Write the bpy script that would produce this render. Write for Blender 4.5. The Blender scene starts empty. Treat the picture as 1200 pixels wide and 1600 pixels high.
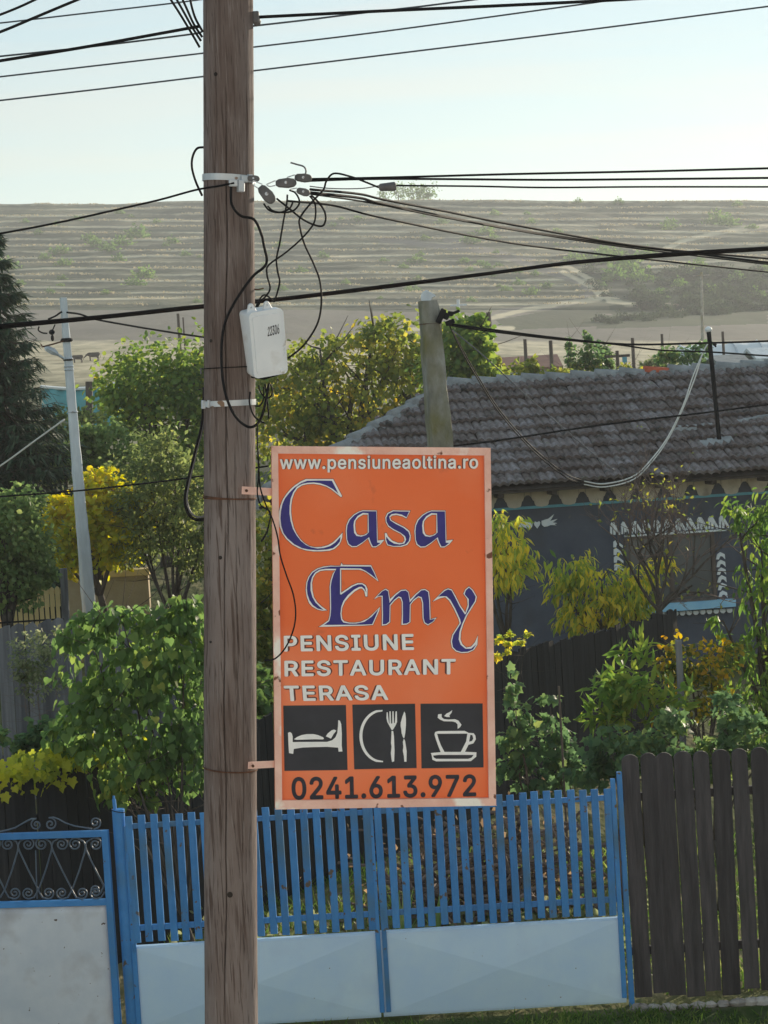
import bpy, math, random
import numpy as np
from mathutils import Matrix, Vector
from mathutils.geometry import tessellate_polygon, delaunay_2d_cdt

random.seed(7)
rng = np.random.default_rng(7)
SC = bpy.context.scene
COL = SC.collection
R_ = math.radians

# ------------------------------------------------------------------ camera, sky, sun, exposure
FPX, ROLL, PITCH, CAMZ = 3500.0, R_(3.4), math.atan(200 * math.cos(R_(3.4)) / 3500.0), 4.6
_f = Vector((0, math.cos(PITCH), -math.sin(PITCH)))
_r0 = Vector((1, 0, 0))
_u0 = Vector((0, math.sin(PITCH), math.cos(PITCH)))
CR = _r0 * math.cos(ROLL) - _u0 * math.sin(ROLL)
CU = _r0 * math.sin(ROLL) + _u0 * math.cos(ROLL)
CB = -_f
CAMP = Vector((0, 0, CAMZ))
cam_d = bpy.data.cameras.new('camera')
cam = bpy.data.objects.new('camera', cam_d)
COL.objects.link(cam)
cam_d.sensor_fit = 'HORIZONTAL'
cam_d.sensor_width = 36.0
cam_d.lens = 36.0 * FPX / 1200.0
cam_d.clip_start = 0.1
cam_d.clip_end = 6000
cam.matrix_world = Matrix(((CR.x, CU.x, CB.x, CAMP.x), (CR.y, CU.y, CB.y, CAMP.y), (CR.z, CU.z, CB.z, CAMP.z), (0, 0, 0, 1)))
SC.camera = cam

SUN_EL, SUN_AZ = R_(12), R_(36)
world = bpy.data.worlds.new('World')
SC.world = world
world.use_nodes = True
wn, wl = world.node_tree.nodes, world.node_tree.links
wn.clear()
wo = wn.new('ShaderNodeOutputWorld')
bg = wn.new('ShaderNodeBackground')
sky = wn.new('ShaderNodeTexSky')
sky.sky_type = 'NISHITA'
sky.sun_disc = False
sky.sun_elevation = SUN_EL
sky.sun_rotation = SUN_AZ
sky.altitude = 100
sky.air_density = 1.0
sky.dust_density = 0.1
sky.ozone_density = 1.2
bg.inputs['Strength'].default_value = 0.05
wl.new(sky.outputs[0], bg.inputs[0])
veil = wn.new('ShaderNodeBackground')                          # thin even high haze over the whole sky
veil.inputs['Color'].default_value = (0.62, 0.775, 0.785, 1)
veil.inputs['Strength'].default_value = 0.295
# thin level streaks of high cloud, all round the horizon
tcw = wn.new('ShaderNodeTexCoord'); mpw = wn.new('ShaderNodeMapping'); mpw.inputs['Scale'].default_value = (2.2, 2.2, 26.0)
wl.new(tcw.outputs['Generated'], mpw.inputs[0])
nw = wn.new('ShaderNodeTexNoise'); nw.inputs['Scale'].default_value = 1.7; nw.inputs['Detail'].default_value = 5; nw.inputs['Distortion'].default_value = 0.4
wl.new(mpw.outputs[0], nw.inputs['Vector'])
mrw = wn.new('ShaderNodeMapRange'); mrw.inputs['From Min'].default_value = 0.46; mrw.inputs['From Max'].default_value = 0.72
wl.new(nw.outputs[0], mrw.inputs['Value'])
mxw = wn.new('ShaderNodeMix'); mxw.data_type = 'RGBA'; mxw.inputs[6].default_value = (0.59, 0.775, 0.81, 1); mxw.inputs[7].default_value = (0.80, 0.76, 0.66, 1)
wl.new(mrw.outputs[0], mxw.inputs[0]); wl.new(mxw.outputs[2], veil.inputs['Color'])
addw = wn.new('ShaderNodeAddShader')
wl.new(bg.outputs[0], addw.inputs[0]); wl.new(veil.outputs[0], addw.inputs[1])
wl.new(addw.outputs[0], wo.inputs[0])
sun_d = bpy.data.lights.new('sun', 'SUN')
sun_d.energy = 5.0
sun_d.angle = R_(0.5)
sun_d.color = (1.0, 0.86, 0.66)
sun = bpy.data.objects.new('sun', sun_d)
COL.objects.link(sun)
SUNDIR = Vector((math.sin(SUN_AZ) * math.cos(SUN_EL), math.cos(SUN_AZ) * math.cos(SUN_EL), math.sin(SUN_EL)))
sun.rotation_euler = SUNDIR.to_track_quat('Z', 'Y').to_euler()
sun.location = (30, 10, 40)
SC.view_settings.view_transform = 'Standard'
SC.view_settings.look = 'None'
SC.view_settings.exposure = 0.66
SC.cycles.max_bounces = 10
SC.cycles.diffuse_bounces = 6
SC.cycles.transmission_bounces = 8
SC.view_settings.gamma = 1.0
SC.view_settings.use_curve_mapping = False

# ------------------------------------------------------------------ helpers
def ray(px, py):
    return _f + CR * ((px - 600.0) / FPX) + CU * ((800.0 - py) / FPX)

def at(px, py, Y):
    """the point of the vertical plane y = Y that is seen at a pixel of the 1200 x 1600 photograph"""
    r = ray(px, py)
    return CAMP + r * (Y / r.y)

def proj(p):
    d = Vector(p) - CAMP
    w = d.dot(_f)
    return 600 + FPX * d.dot(CR) / w, 800 - FPX * d.dot(CU) / w

def mpp(Y):
    return Y / FPX

MWI = {}
MW = {}

def link(o, parent=None):
    COL.objects.link(o)
    if parent is not None:
        o.parent = parent
    return o

def tag(o, label=None, cat=None, group=None, kind=None):
    if label: o['label'] = label
    if cat: o['category'] = cat
    if group: o['group'] = group
    if kind: o['kind'] = kind
    return o

def thing(name, label, cat, loc=(0, 0, 0), group=None, mat=None):
    o = bpy.data.objects.new(name, None)
    o.empty_display_size = 0.1
    m = mat.copy() if mat is not None else Matrix.Translation(Vector(loc))
    o.matrix_world = m
    MW[o.name] = m
    MWI[o.name] = m.inverted()
    link(o)
    return tag(o, label, cat, group)

class MB:
    """collects geometry in world space; build() links it as ONE mesh object"""
    def __init__(self):
        self.v, self.f = [], []
    def add(self, verts, faces):
        b = len(self.v)
        self.v.extend([tuple(p) for p in verts])
        self.f.extend([tuple(b + i for i in fc) for fc in faces])
        return self
    def box(self, c, s, m=None):
        x, y, z = s[0] / 2, s[1] / 2, s[2] / 2
        vs = [Vector((a, b, d)) for a in (-x, x) for b in (-y, y) for d in (-z, z)]
        c = Vector(c)
        vs = [(m @ p if m is not None else p) + c for p in vs]
        return self.add(vs, [(0, 1, 3, 2), (4, 6, 7, 5), (0, 4, 5, 1), (2, 3, 7, 6), (0, 2, 6, 4), (1, 5, 7, 3)])
    def bar(self, p, q, w, d, up=(0, 0, 1)):
        """box from p to q; w across (in the plane with up), d deep"""
        p, q = Vector(p), Vector(q)
        t = (q - p).normalized()
        a = t.cross(Vector(up))
        if a.length < 1e-4: a = t.cross(Vector((0, 1, 0)))
        a.normalize()
        b = a.cross(t).normalized()
        vs = []
        for e in (p, q):
            for sa, sb in ((-1, -1), (1, -1), (1, 1), (-1, 1)):
                vs.append(e + a * (sa * d / 2) + b * (sb * w / 2))
        return self.add(vs, [(0, 3, 2, 1), (4, 5, 6, 7), (0, 1, 5, 4), (1, 2, 6, 5), (2, 3, 7, 6), (3, 0, 4, 7)])
    def tube(self, pts, r, n=6, caps=True):
        pts = [Vector(p) for p in pts]
        rs = r if isinstance(r, (list, tuple, np.ndarray)) else [r] * len(pts)
        b0 = len(self.v)
        t0 = (pts[1] - pts[0]).normalized()
        nrm = t0.orthogonal().normalized()
        for i, p in enumerate(pts):
            t = (pts[min(i + 1, len(pts) - 1)] - pts[max(i - 1, 0)])
            t = t.normalized() if t.length > 1e-9 else t0
            nrm = nrm - t * nrm.dot(t)
            nrm = nrm.normalized() if nrm.length > 1e-6 else t.orthogonal().normalized()
            bn = t.cross(nrm)
            for k in range(n):
                a = 2 * math.pi * k / n
                self.v.append(tuple(p + (nrm * math.cos(a) + bn * math.sin(a)) * rs[i]))
        for i in range(len(pts) - 1):
            for k in range(n):
                k2 = (k + 1) % n
                self.f.append((b0 + i * n + k, b0 + i * n + k2, b0 + (i + 1) * n + k2, b0 + (i + 1) * n + k))
        if caps:
            self.f.append(tuple(b0 + k for k in range(n))[::-1])
            e = b0 + (len(pts) - 1) * n
            self.f.append(tuple(e + k for k in range(n)))
        return self
    def ball(self, c, r, nu=10, nv=6):
        c = Vector(c); r = Vector(r) if not isinstance(r, (int, float)) else Vector((r, r, r))
        vs, fs = [], []
        for i in range(nv + 1):
            th = math.pi * i / nv
            for k in range(nu):
                a = 2 * math.pi * k / nu
                vs.append(c + Vector((r.x * math.sin(th) * math.cos(a), r.y * math.sin(th) * math.sin(a), r.z * math.cos(th))))
        for i in range(nv):
            for k in range(nu):
                k2 = (k + 1) % nu
                fs.append((i * nu + k, (i + 1) * nu + k, (i + 1) * nu + k2, i * nu + k2))
        return self.add(vs, fs)
    def poly(self, loops, fr, z0, z1):
        """flat polygon with holes, loops in 2-D, thickened from z0 to z1 along the frame's normal; fr(a, b, z) -> point"""
        tris = tessellate_polygon([[Vector((p[0], p[1], 0)) for p in lp] for lp in loops])
        flat = [p for lp in loops for p in lp]
        n = len(flat)
        vs = [fr(p[0], p[1], z1) for p in flat] + [fr(p[0], p[1], z0) for p in flat]
        fs = []
        for t in tris:
            a, b, c = (flat[i] for i in t)
            cr = (b[0] - a[0]) * (c[1] - a[1]) - (b[1] - a[1]) * (c[0] - a[0])
            fs.append(tuple(t) if cr > 0 else tuple(t)[::-1])
        b = 0
        for lp in loops:
            m = len(lp)
            for i in range(m):
                j = (i + 1) % m
                fs.append((b + i, b + j, n + b + j, n + b + i))
            b += m
        return self.add(vs, fs)
    def mesh(self, name, inv=None):
        me = bpy.data.meshes.new(name)
        vs = self.v if inv is None else [tuple(inv @ Vector(p)) for p in self.v]
        me.from_pydata(vs, [], self.f)
        return me
    def build(self, name, mat, parent=None, smooth=False, bevel=0.0):
        inv = None
        if parent is not None:
            q = Matrix.Identity(4); p = parent
            inv = MWI[p.name]
        me = self.mesh(name, inv)
        me.materials.append(mat)
        if smooth:
            me.polygons.foreach_set('use_smooth', [True] * len(me.polygons))
        o = bpy.data.objects.new(name, me)
        link(o, parent)
        m = MW[parent.name] if parent is not None else Matrix.Identity(4)
        MW[o.name] = m; MWI[o.name] = m.inverted()
        if bevel > 0:
            bv = o.modifiers.new('bevel', 'BEVEL'); bv.width = bevel; bv.segments = 1; bv.limit_method = 'ANGLE'
        return o

def inst(name, me, parent, M):
    """an object sharing mesh me, placed at world matrix M under parent (whose own matrix is MW[parent])"""
    o = bpy.data.objects.new(name, me)
    link(o, parent)
    o.matrix_local = (MWI[parent.name] @ M) if parent is not None else M
    MW[o.name] = M; MWI[o.name] = M.inverted()
    return o

def smooth_path(pts, n=6):
    """Catmull-Rom through 3-D points"""
    P = [Vector(p) for p in pts]
    if len(P) < 3:
        return [P[0].lerp(P[1], i / n) for i in range(n + 1)]
    P = [P[0] * 2 - P[1]] + P + [P[-1] * 2 - P[-2]]
    out = []
    for i in range(1, len(P) - 2):
        a, b, c, d = P[i - 1:i + 3]
        for k in range(n):
            t = k / n
            out.append(0.5 * ((2 * b) + (c - a) * t + (2 * a - 5 * b + 4 * c - d) * t * t + (3 * b - a - 3 * c + d) * t ** 3))
    out.append(P[-2])
    return out

# ------------------------------------------------------------------ materials
def nt(name):
    m = bpy.data.materials.new(name)
    m.use_nodes = True
    t = m.node_tree
    t.nodes.clear()
    return m, t.nodes, t.links

def ramp(N, stops):
    r = N.new('ShaderNodeValToRGB')
    e = r.color_ramp.elements
    while len(e) > 1: e.remove(e[0])
    e[0].position = stops[0][0]; e[0].color = (*stops[0][1], 1)
    for p, c in stops[1:]:
        x = e.new(p); x.color = (*c, 1)
    return r

def surf(name, stops, scale=6.0, stretch=(1, 1, 1), rough=0.7, metallic=0.0, bump=0.0, bscale=40.0, detail=6.0, spec=0.3,
         spots=None, objrand=0.0, stain=None):
    """noise-driven procedural paint / wood / stone. spots = (colour, scale, threshold); stain = (colour, scale, threshold, soft)"""
    m, N, L = nt(name)
    out = N.new('ShaderNodeOutputMaterial'); b = N.new('ShaderNodeBsdfPrincipled')
    L.new(b.outputs[0], out.inputs[0])
    tc = N.new('ShaderNodeTexCoord'); mp = N.new('ShaderNodeMapping')
    mp.inputs['Scale'].default_value = stretch
    L.new(tc.outputs['Object'], mp.inputs[0])
    vec = mp.outputs[0]
    if objrand:
        oi = N.new('ShaderNodeObjectInfo'); ad = N.new('ShaderNodeVectorMath'); ad.operation = 'ADD'
        ml = N.new('ShaderNodeVectorMath'); ml.operation = 'SCALE'
        cb = N.new('ShaderNodeCombineXYZ')
        for k in range(3): L.new(oi.outputs['Random'], cb.inputs[k])
        L.new(cb.outputs[0], ml.inputs[0]); ml.inputs['Scale'].default_value = 37.0
        L.new(vec, ad.inputs[0]); L.new(ml.outputs[0], ad.inputs[1])
        vec = ad.outputs[0]
    n = N.new('ShaderNodeTexNoise'); n.inputs['Scale'].default_value = scale; n.inputs['Detail'].default_value = detail
    n.inputs['Roughness'].default_value = 0.62
    L.new(vec, n.inputs['Vector'])
    fac = n.outputs[0]
    if objrand:
        mt = N.new('ShaderNodeMath'); mt.operation = 'MULTIPLY_ADD'
        sb = N.new('ShaderNodeMath'); sb.operation = 'SUBTRACT'; sb.inputs[1].default_value = 0.5
        L.new(oi.outputs['Random'], sb.inputs[0])
        L.new(sb.outputs[0], mt.inputs[0]); mt.inputs[1].default_value = objrand; L.new(fac, mt.inputs[2])
        fac = mt.outputs[0]
    r = ramp(N, stops); L.new(fac, r.inputs[0])
    col = r.outputs[0]
    for sp in (spots, stain):
        if not sp: continue
        n2 = N.new('ShaderNodeTexNoise'); n2.inputs['Scale'].default_value = sp[1]; n2.inputs['Detail'].default_value = 5
        L.new(vec, n2.inputs['Vector'])
        soft = sp[3] if len(sp) > 3 else 0.03
        mr = N.new('ShaderNodeMapRange'); mr.inputs['From Min'].default_value = sp[2]; mr.inputs['From Max'].default_value = sp[2] + soft
        L.new(n2.outputs[0], mr.inputs['Value'])
        mx = N.new('ShaderNodeMix'); mx.data_type = 'RGBA'
        L.new(mr.outputs[0], mx.inputs[0]); L.new(col, mx.inputs[6]); mx.inputs[7].default_value = (*sp[0], 1)
        col = mx.outputs[2]
    L.new(col, b.inputs['Base Color'])
    b.inputs['Roughness'].default_value = rough
    b.inputs['Metallic'].default_value = metallic
    b.inputs['Specular IOR Level'].default_value = spec
    if bump:
        n3 = N.new('ShaderNodeTexNoise'); n3.inputs['Scale'].default_value = bscale; n3.inputs['Detail'].default_value = 5
        L.new(vec, n3.inputs['Vector'])
        bp = N.new('ShaderNodeBump'); bp.inputs['Strength'].default_value = bump; bp.inputs['Distance'].default_value = 0.01
        L.new(n3.outputs[0], bp.inputs['Height']); L.new(bp.outputs[0], b.inputs['Normal'])
    return m

def leafmat(name, cols, trans=0.5, tcol=None, nscale=1.2, rough=0.5, spec=0.16):
    """foliage: each leaf (island or object) its own tint, drifting over the crown; light passes through the blade"""
    m, N, L = nt(name)
    out = N.new('ShaderNodeOutputMaterial'); b = N.new('ShaderNodeBsdfPrincipled'); tr = N.new('ShaderNodeBsdfTranslucent')
    mix = N.new('ShaderNodeMixShader'); mix.inputs[0].default_value = trans
    geo = N.new('ShaderNodeNewGeometry'); oi = N.new('ShaderNodeObjectInfo')
    n = N.new('ShaderNodeTexNoise'); n.inputs['Scale'].default_value = nscale; n.inputs['Detail'].default_value = 3
    L.new(geo.outputs['Position'], n.inputs['Vector'])
    a = N.new('ShaderNodeMath'); a.operation = 'ADD'; L.new(geo.outputs['Random Per Island'], a.inputs[0]); L.new(oi.outputs['Random'], a.inputs[1])
    fr = N.new('ShaderNodeMath'); fr.operation = 'FRACT'; L.new(a.outputs[0], fr.inputs[0])
    s = N.new('ShaderNodeMath'); s.operation = 'MULTIPLY_ADD'; s.inputs[1].default_value = 0.55
    L.new(fr.outputs[0], s.inputs[0])
    mr = N.new('ShaderNodeMapRange'); mr.inputs['From Min'].default_value = 0.3; mr.inputs['From Max'].default_value = 0.7
    mr.inputs['To Max'].default_value = 0.45
    L.new(n.outputs[0], mr.inputs['Value']); L.new(mr.outputs[0], s.inputs[2])
    r = ramp(N, cols); L.new(s.outputs[0], r.inputs[0])
    hs = N.new('ShaderNodeHueSaturation'); hs.inputs['Value'].default_value = 2.1; hs.inputs['Saturation'].default_value = 1.1
    L.new(r.outputs[0], hs.inputs['Color'])
    L.new(r.outputs[0], b.inputs['Base Color']); L.new(hs.outputs[0], tr.inputs['Color'])
    b.inputs['Roughness'].default_value = rough; b.inputs['Specular IOR Level'].default_value = spec
    L.new(b.outputs[0], mix.inputs[1]); L.new(tr.outputs[0], mix.inputs[2]); L.new(mix.outputs[0], out.inputs[0])
    return m

M = {}
def polewood():
    """long vertical grain in two widths over weathered grey-brown, with paler wear and brown streaks"""
    m, N, L = nt('weathered_pole_wood')
    out = N.new('ShaderNodeOutputMaterial'); b = N.new('ShaderNodeBsdfPrincipled'); L.new(b.outputs[0], out.inputs[0])
    tc = N.new('ShaderNodeTexCoord')
    def noise(st, sc, det, dist=0.0):
        mp = N.new('ShaderNodeMapping'); mp.inputs['Scale'].default_value = st; L.new(tc.outputs['Object'], mp.inputs[0])
        n = N.new('ShaderNodeTexNoise'); n.inputs['Scale'].default_value = sc; n.inputs['Detail'].default_value = det; n.inputs['Distortion'].default_value = dist
        L.new(mp.outputs[0], n.inputs['Vector']); return n.outputs[0]
    fine = noise((1, 1, 0.035), 150, 6, 0.3); mid = noise((1, 1, 0.05), 42, 5, 0.4); big = noise((1, 1, 0.35), 4.2, 5)
    def mixc(a, bb, f, lo, hi):
        mr = N.new('ShaderNodeMapRange'); mr.inputs['From Min'].default_value = lo; mr.inputs['From Max'].default_value = hi; L.new(f, mr.inputs['Value'])
        mx = N.new('ShaderNodeMix'); mx.data_type = 'RGBA'; L.new(mr.outputs[0], mx.inputs[0])
        for k, c in ((6, a), (7, bb)):
            if isinstance(c, tuple): mx.inputs[k].default_value = (*c, 1)
            else: L.new(c, mx.inputs[k])
        return mx.outputs[2]
    base = mixc((0.132, 0.100, 0.090), (0.218, 0.186, 0.179), big, 0.36, 0.64)
    c2 = mixc((0.098, 0.072, 0.064), base, mid, 0.36, 0.44)
    c3 = mixc((0.072, 0.055, 0.049), c2, fine, 0.33, 0.41)
    c4 = mixc(c3, (0.264, 0.234, 0.226), fine, 0.58, 0.78)
    L.new(c4, b.inputs['Base Color']); b.inputs['Roughness'].default_value = 0.9; b.inputs['Specular IOR Level'].default_value = 0.12
    ad = N.new('ShaderNodeMath'); ad.operation = 'ADD'; L.new(fine, ad.inputs[0]); L.new(mid, ad.inputs[1])
    bp = N.new('ShaderNodeBump'); bp.inputs['Strength'].default_value = 0.9; bp.inputs['Distance'].default_value = 0.004
    L.new(ad.outputs[0], bp.inputs['Height']); L.new(bp.outputs[0], b.inputs['Normal'])
    return m
M['pole_wood'] = polewood()
M['crack'] = surf('dark_wood_crack', [(0.3, (0.012, 0.009, 0.008)), (0.7, (0.03, 0.022, 0.018))], 8)
M['steel'] = surf('galvanised_steel', [(0.3, (0.42, 0.46, 0.50)), (0.7, (0.62, 0.66, 0.70))], 9, rough=0.45, metallic=0.35, spots=((0.2, 0.13, 0.09), 14, 0.64))
M['rust'] = surf('rusty_iron', [(0.3, (0.045, 0.02, 0.013)), (0.7, (0.14, 0.065, 0.038))], 30, rough=0.9, bump=0.3, bscale=120)
M['cable'] = surf('black_cable', [(0.3, (0.007, 0.007, 0.008)), (0.7, (0.015, 0.015, 0.017))], 5, rough=0.7, spec=0.1)
M['cable_grey'] = surf('grey_cable', [(0.3, (0.10, 0.10, 0.11)), (0.7, (0.17, 0.17, 0.18))], 5, rough=0.5)
M['cable_white'] = surf('white_cable', [(0.3, (0.55, 0.54, 0.5)), (0.7, (0.72, 0.71, 0.68))], 5, rough=0.5)
M['bare_wire'] = surf('bare_line_wire', [(0.3, (0.04, 0.05, 0.065)), (0.7, (0.075, 0.09, 0.105))], 5, rough=0.5)
M['clamp'] = surf('grey_clamp_plastic', [(0.3, (0.060, 0.060, 0.063)), (0.7, (0.144, 0.141, 0.144))], 12, rough=0.5)
M['box_white'] = surf('white_box_plastic', [(0.3, (0.66, 0.71, 0.76)), (0.7, (0.76, 0.80, 0.84))], 5, rough=0.4, stain=((0.5, 0.5, 0.48), 7, 0.6, 0.2), spots=((0.42, 0.40, 0.36), 18, 0.66, 0.12))
M['ink'] = surf('dark_ink', [(0.3, (0.02, 0.022, 0.035)), (0.7, (0.04, 0.042, 0.06))], 30, rough=0.7)
M['orange'] = surf('orange_sign_sheet', [(0.3, (0.80, 0.150, 0.042)), (0.7, (0.86, 0.180, 0.055))], 1.6, rough=0.5, spots=((0.55, 0.11, 0.045), 7, 0.64, 0.14), stain=((0.86, 0.25, 0.12), 0.9, 0.47, 0.22))
M['pink_frame'] = surf('peeling_pink_frame_paint', [(0.3, (0.716, 0.393, 0.318)), (0.7, (0.880, 0.612, 0.529))], 5, rough=0.75, bump=0.35, bscale=60,
                       spots=((0.183, 0.073, 0.046), 14, 0.655, 0.03), stain=((0.880, 0.844, 0.786), 4.0, 0.58, 0.06))
M['sign_white'] = surf('white_lettering', [(0.3, (0.763, 0.784, 0.806)), (0.7, (0.869, 0.880, 0.880))], 14, rough=0.5, spots=((0.636, 0.477, 0.424), 22, 0.72))
M['sign_blue'] = surf('navy_lettering', [(0.3, (0.022, 0.019, 0.173)), (0.7, (0.036, 0.032, 0.240))], 9, rough=0.45)
M['sign_dark'] = surf('charcoal_pictogram_sheet', [(0.3, (0.020, 0.024, 0.034)), (0.7, (0.034, 0.037, 0.050))], 6, rough=0.5)
M['sign_edge'] = surf('maroon_letter_edge', [(0.3, (0.10, 0.035, 0.03)), (0.7, (0.17, 0.05, 0.04))], 20, rough=0.6)
M['blue_paint'] = surf('blue_gate_paint', [(0.3, (0.039, 0.188, 0.465)), (0.7, (0.060, 0.261, 0.619))], 5, rough=0.5, bump=0.25, bscale=45,
                       objrand=0.35, spots=((0.111, 0.088, 0.069), 14, 0.66, 0.03), stain=((0.062, 0.165, 0.291), 2.5, 0.50, 0.2))
M['pale_panel'] = surf('pale_blue_sheet_metal', [(0.3, (0.44, 0.64, 0.88)), (0.7, (0.54, 0.73, 0.88))], 2.0, rough=0.42, bump=0.12, bscale=8,
                       stain=((0.40, 0.55, 0.76), 1.3, 0.54, 0.2), spots=((0.132, 0.114, 0.101), 24, 0.73, 0.03))
M['wicket_panel'] = surf('chalky_white_sheet_metal', [(0.3, (0.50, 0.58, 0.68)), (0.7, (0.64, 0.70, 0.77))], 3.0, rough=0.55, bump=0.1, bscale=12,
                         stain=((0.33, 0.33, 0.35), 2.6, 0.52, 0.26), spots=((0.08, 0.06, 0.055), 24, 0.70))
M['scroll'] = surf('wrought_scroll_iron', [(0.3, (0.05, 0.08, 0.13)), (0.7, (0.10, 0.14, 0.19))], 12, rough=0.4, spec=0.5)
M['dark_board'] = surf('dark_stained_board', [(0.3, (0.029, 0.028, 0.032)), (0.55, (0.052, 0.050, 0.055)), (0.8, (0.090, 0.084, 0.092))], 2.4, (8, 8, 0.8), 0.75,
                       bump=0.5, bscale=7, objrand=0.25)
M['black_plank'] = surf('tarred_plank', [(0.3, (0.012, 0.012, 0.014)), (0.6, (0.022, 0.022, 0.025)), (0.85, (0.04, 0.038, 0.04))], 2.4, (8, 8, 0.8), 0.8, bump=0.5, bscale=7, objrand=0.3)
M['grey_plank'] = surf('weathered_grey_plank', [(0.3, (0.10, 0.105, 0.12)), (0.6, (0.19, 0.195, 0.215)), (0.85, (0.27, 0.275, 0.29))], 2.2, (8, 8, 0.6), 0.85, bump=0.5, bscale=7,
                        objrand=0.35, stain=((0.07, 0.07, 0.08), 1.4, 0.52, 0.2))
M['concrete'] = surf('lichen_concrete', [(0.25, (0.125, 0.125, 0.106)), (0.5, (0.250, 0.244, 0.213)), (0.75, (0.413, 0.406, 0.375))], 7, (1, 1, 0.5), 0.95, bump=0.6, bscale=60,
                     stain=((0.175, 0.163, 0.069), 2.5, 0.50, 0.15))
M['pale_concrete'] = surf('pale_lamp_post_concrete', [(0.25, (0.489, 0.526, 0.553)), (0.6, (0.675, 0.715, 0.747)), (0.8, (0.805, 0.833, 0.852))], 4, (2, 2, 0.4), 0.9, bump=0.3, bscale=40,
                          spots=((0.316, 0.205, 0.179), 2.3, 0.66, 0.05))
M['tile'] = surf('weathered_roof_tile', [(0.2, (0.073, 0.058, 0.057)), (0.45, (0.148, 0.118, 0.112)), (0.65, (0.215, 0.189, 0.192)), (0.85, (0.313, 0.291, 0.308))], 9, rough=0.95, bump=0.5, bscale=70, objrand=0.30, spots=((0.169, 0.173, 0.140), 13, 0.60, 0.12), stain=((0.046, 0.044, 0.042), 5, 0.58, 0.12))
M['mortar'] = surf('ridge_mortar', [(0.25, (0.183, 0.193, 0.203)), (0.6, (0.304, 0.320, 0.330)), (0.8, (0.406, 0.416, 0.426))], 5, rough=0.95, bump=0.8, bscale=22)
M['red_tile'] = surf('new_red_ridge_tile', [(0.3, (0.42, 0.09, 0.045)), (0.7, (0.55, 0.14, 0.07))], 8, rough=0.8)
M['wall_dark'] = surf('slate_blue_render', [(0.3, (0.081, 0.091, 0.124)), (0.7, (0.116, 0.129, 0.165))], 2.5, rough=0.9, bump=0.35, bscale=50, stain=((0.085, 0.085, 0.088), 1.6, 0.52, 0.25), spots=((0.16, 0.155, 0.15), 7, 0.70, 0.06))
M['frieze'] = surf('cream_frieze_paint', [(0.3, (0.504, 0.462, 0.392)), (0.7, (0.658, 0.602, 0.518))], 5, rough=0.85, bump=0.2, bscale=40, stain=((0.308, 0.266, 0.224), 3.0, 0.58, 0.15))
M['teal_line'] = surf('turquoise_trim_paint', [(0.3, (0.13, 0.36, 0.46)), (0.7, (0.18, 0.45, 0.55))], 6, rough=0.7)
M['white_relief'] = surf('white_stucco_relief', [(0.3, (0.769, 0.818, 0.857)), (0.7, (0.880, 0.880, 0.880))], 8, rough=0.8)
M['sky_blue'] = surf('light_blue_window_paint', [(0.3, (0.287, 0.575, 0.828)), (0.7, (0.391, 0.690, 0.880))], 6, rough=0.6)
M['soffit'] = surf('brown_soffit', [(0.3, (0.045, 0.037, 0.032)), (0.7, (0.09, 0.075, 0.065))], 6, rough=0.9)
M['bark'] = surf('grey_brown_bark', [(0.3, (0.045, 0.036, 0.03)), (0.7, (0.12, 0.10, 0.085))], 6, (4, 4, 1), 0.95, bump=0.6, bscale=20)
M['twig'] = surf('brown_twig', [(0.3, (0.103, 0.075, 0.066)), (0.7, (0.224, 0.164, 0.138))], 6, rough=0.9)
M['beige_wall'] = surf('sandy_render', [(0.3, (0.36, 0.29, 0.19)), (0.7, (0.48, 0.40, 0.28))], 3, rough=0.95, bump=0.4, bscale=30)
M['yellow_picket'] = surf('yellow_picket_paint', [(0.3, (0.625, 0.475, 0.213)), (0.7, (0.775, 0.600, 0.300))], 3, rough=0.8, objrand=0.2)
M['teal_cover'] = surf('teal_tarpaulin', [(0.3, (0.08, 0.30, 0.33)), (0.7, (0.15, 0.42, 0.45))], 2, rough=0.6)
M['poly'] = surf('white_polythene', [(0.3, (0.66, 0.68, 0.70)), (0.7, (0.78, 0.79, 0.80))], 1.0, rough=0.45, bump=0.3, bscale=1.2)
M['old_red_roof'] = surf('faded_red_roof', [(0.3, (0.20, 0.10, 0.08)), (0.7, (0.30, 0.16, 0.12))], 2, rough=0.9)
M['brown_wood'] = surf('brown_wood_post', [(0.3, (0.085, 0.065, 0.055)), (0.7, (0.17, 0.135, 0.115))], 3, (6, 6, 0.8), 0.9, bump=0.4, bscale=9)
M['cow'] = surf('dark_brown_hide', [(0.3, (0.03, 0.022, 0.018)), (0.7, (0.055, 0.04, 0.032))], 3, rough=0.8)
M['stone'] = surf('pale_stone', [(0.3, (0.24, 0.23, 0.22)), (0.7, (0.42, 0.41, 0.39))], 9, rough=0.95, bump=0.5, bscale=40, objrand=0.3)
def glassmat():
    m, N, L = nt('dark_window_glass')
    out = N.new('ShaderNodeOutputMaterial'); b = N.new('ShaderNodeBsdfPrincipled'); L.new(b.outputs[0], out.inputs[0])
    b.inputs['Base Color'].default_value = (0.085, 0.095, 0.10, 1); b.inputs['Roughness'].default_value = 0.12; b.inputs['Specular IOR Level'].default_value = 0.6
    return m
M['glass'] = glassmat()
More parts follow.
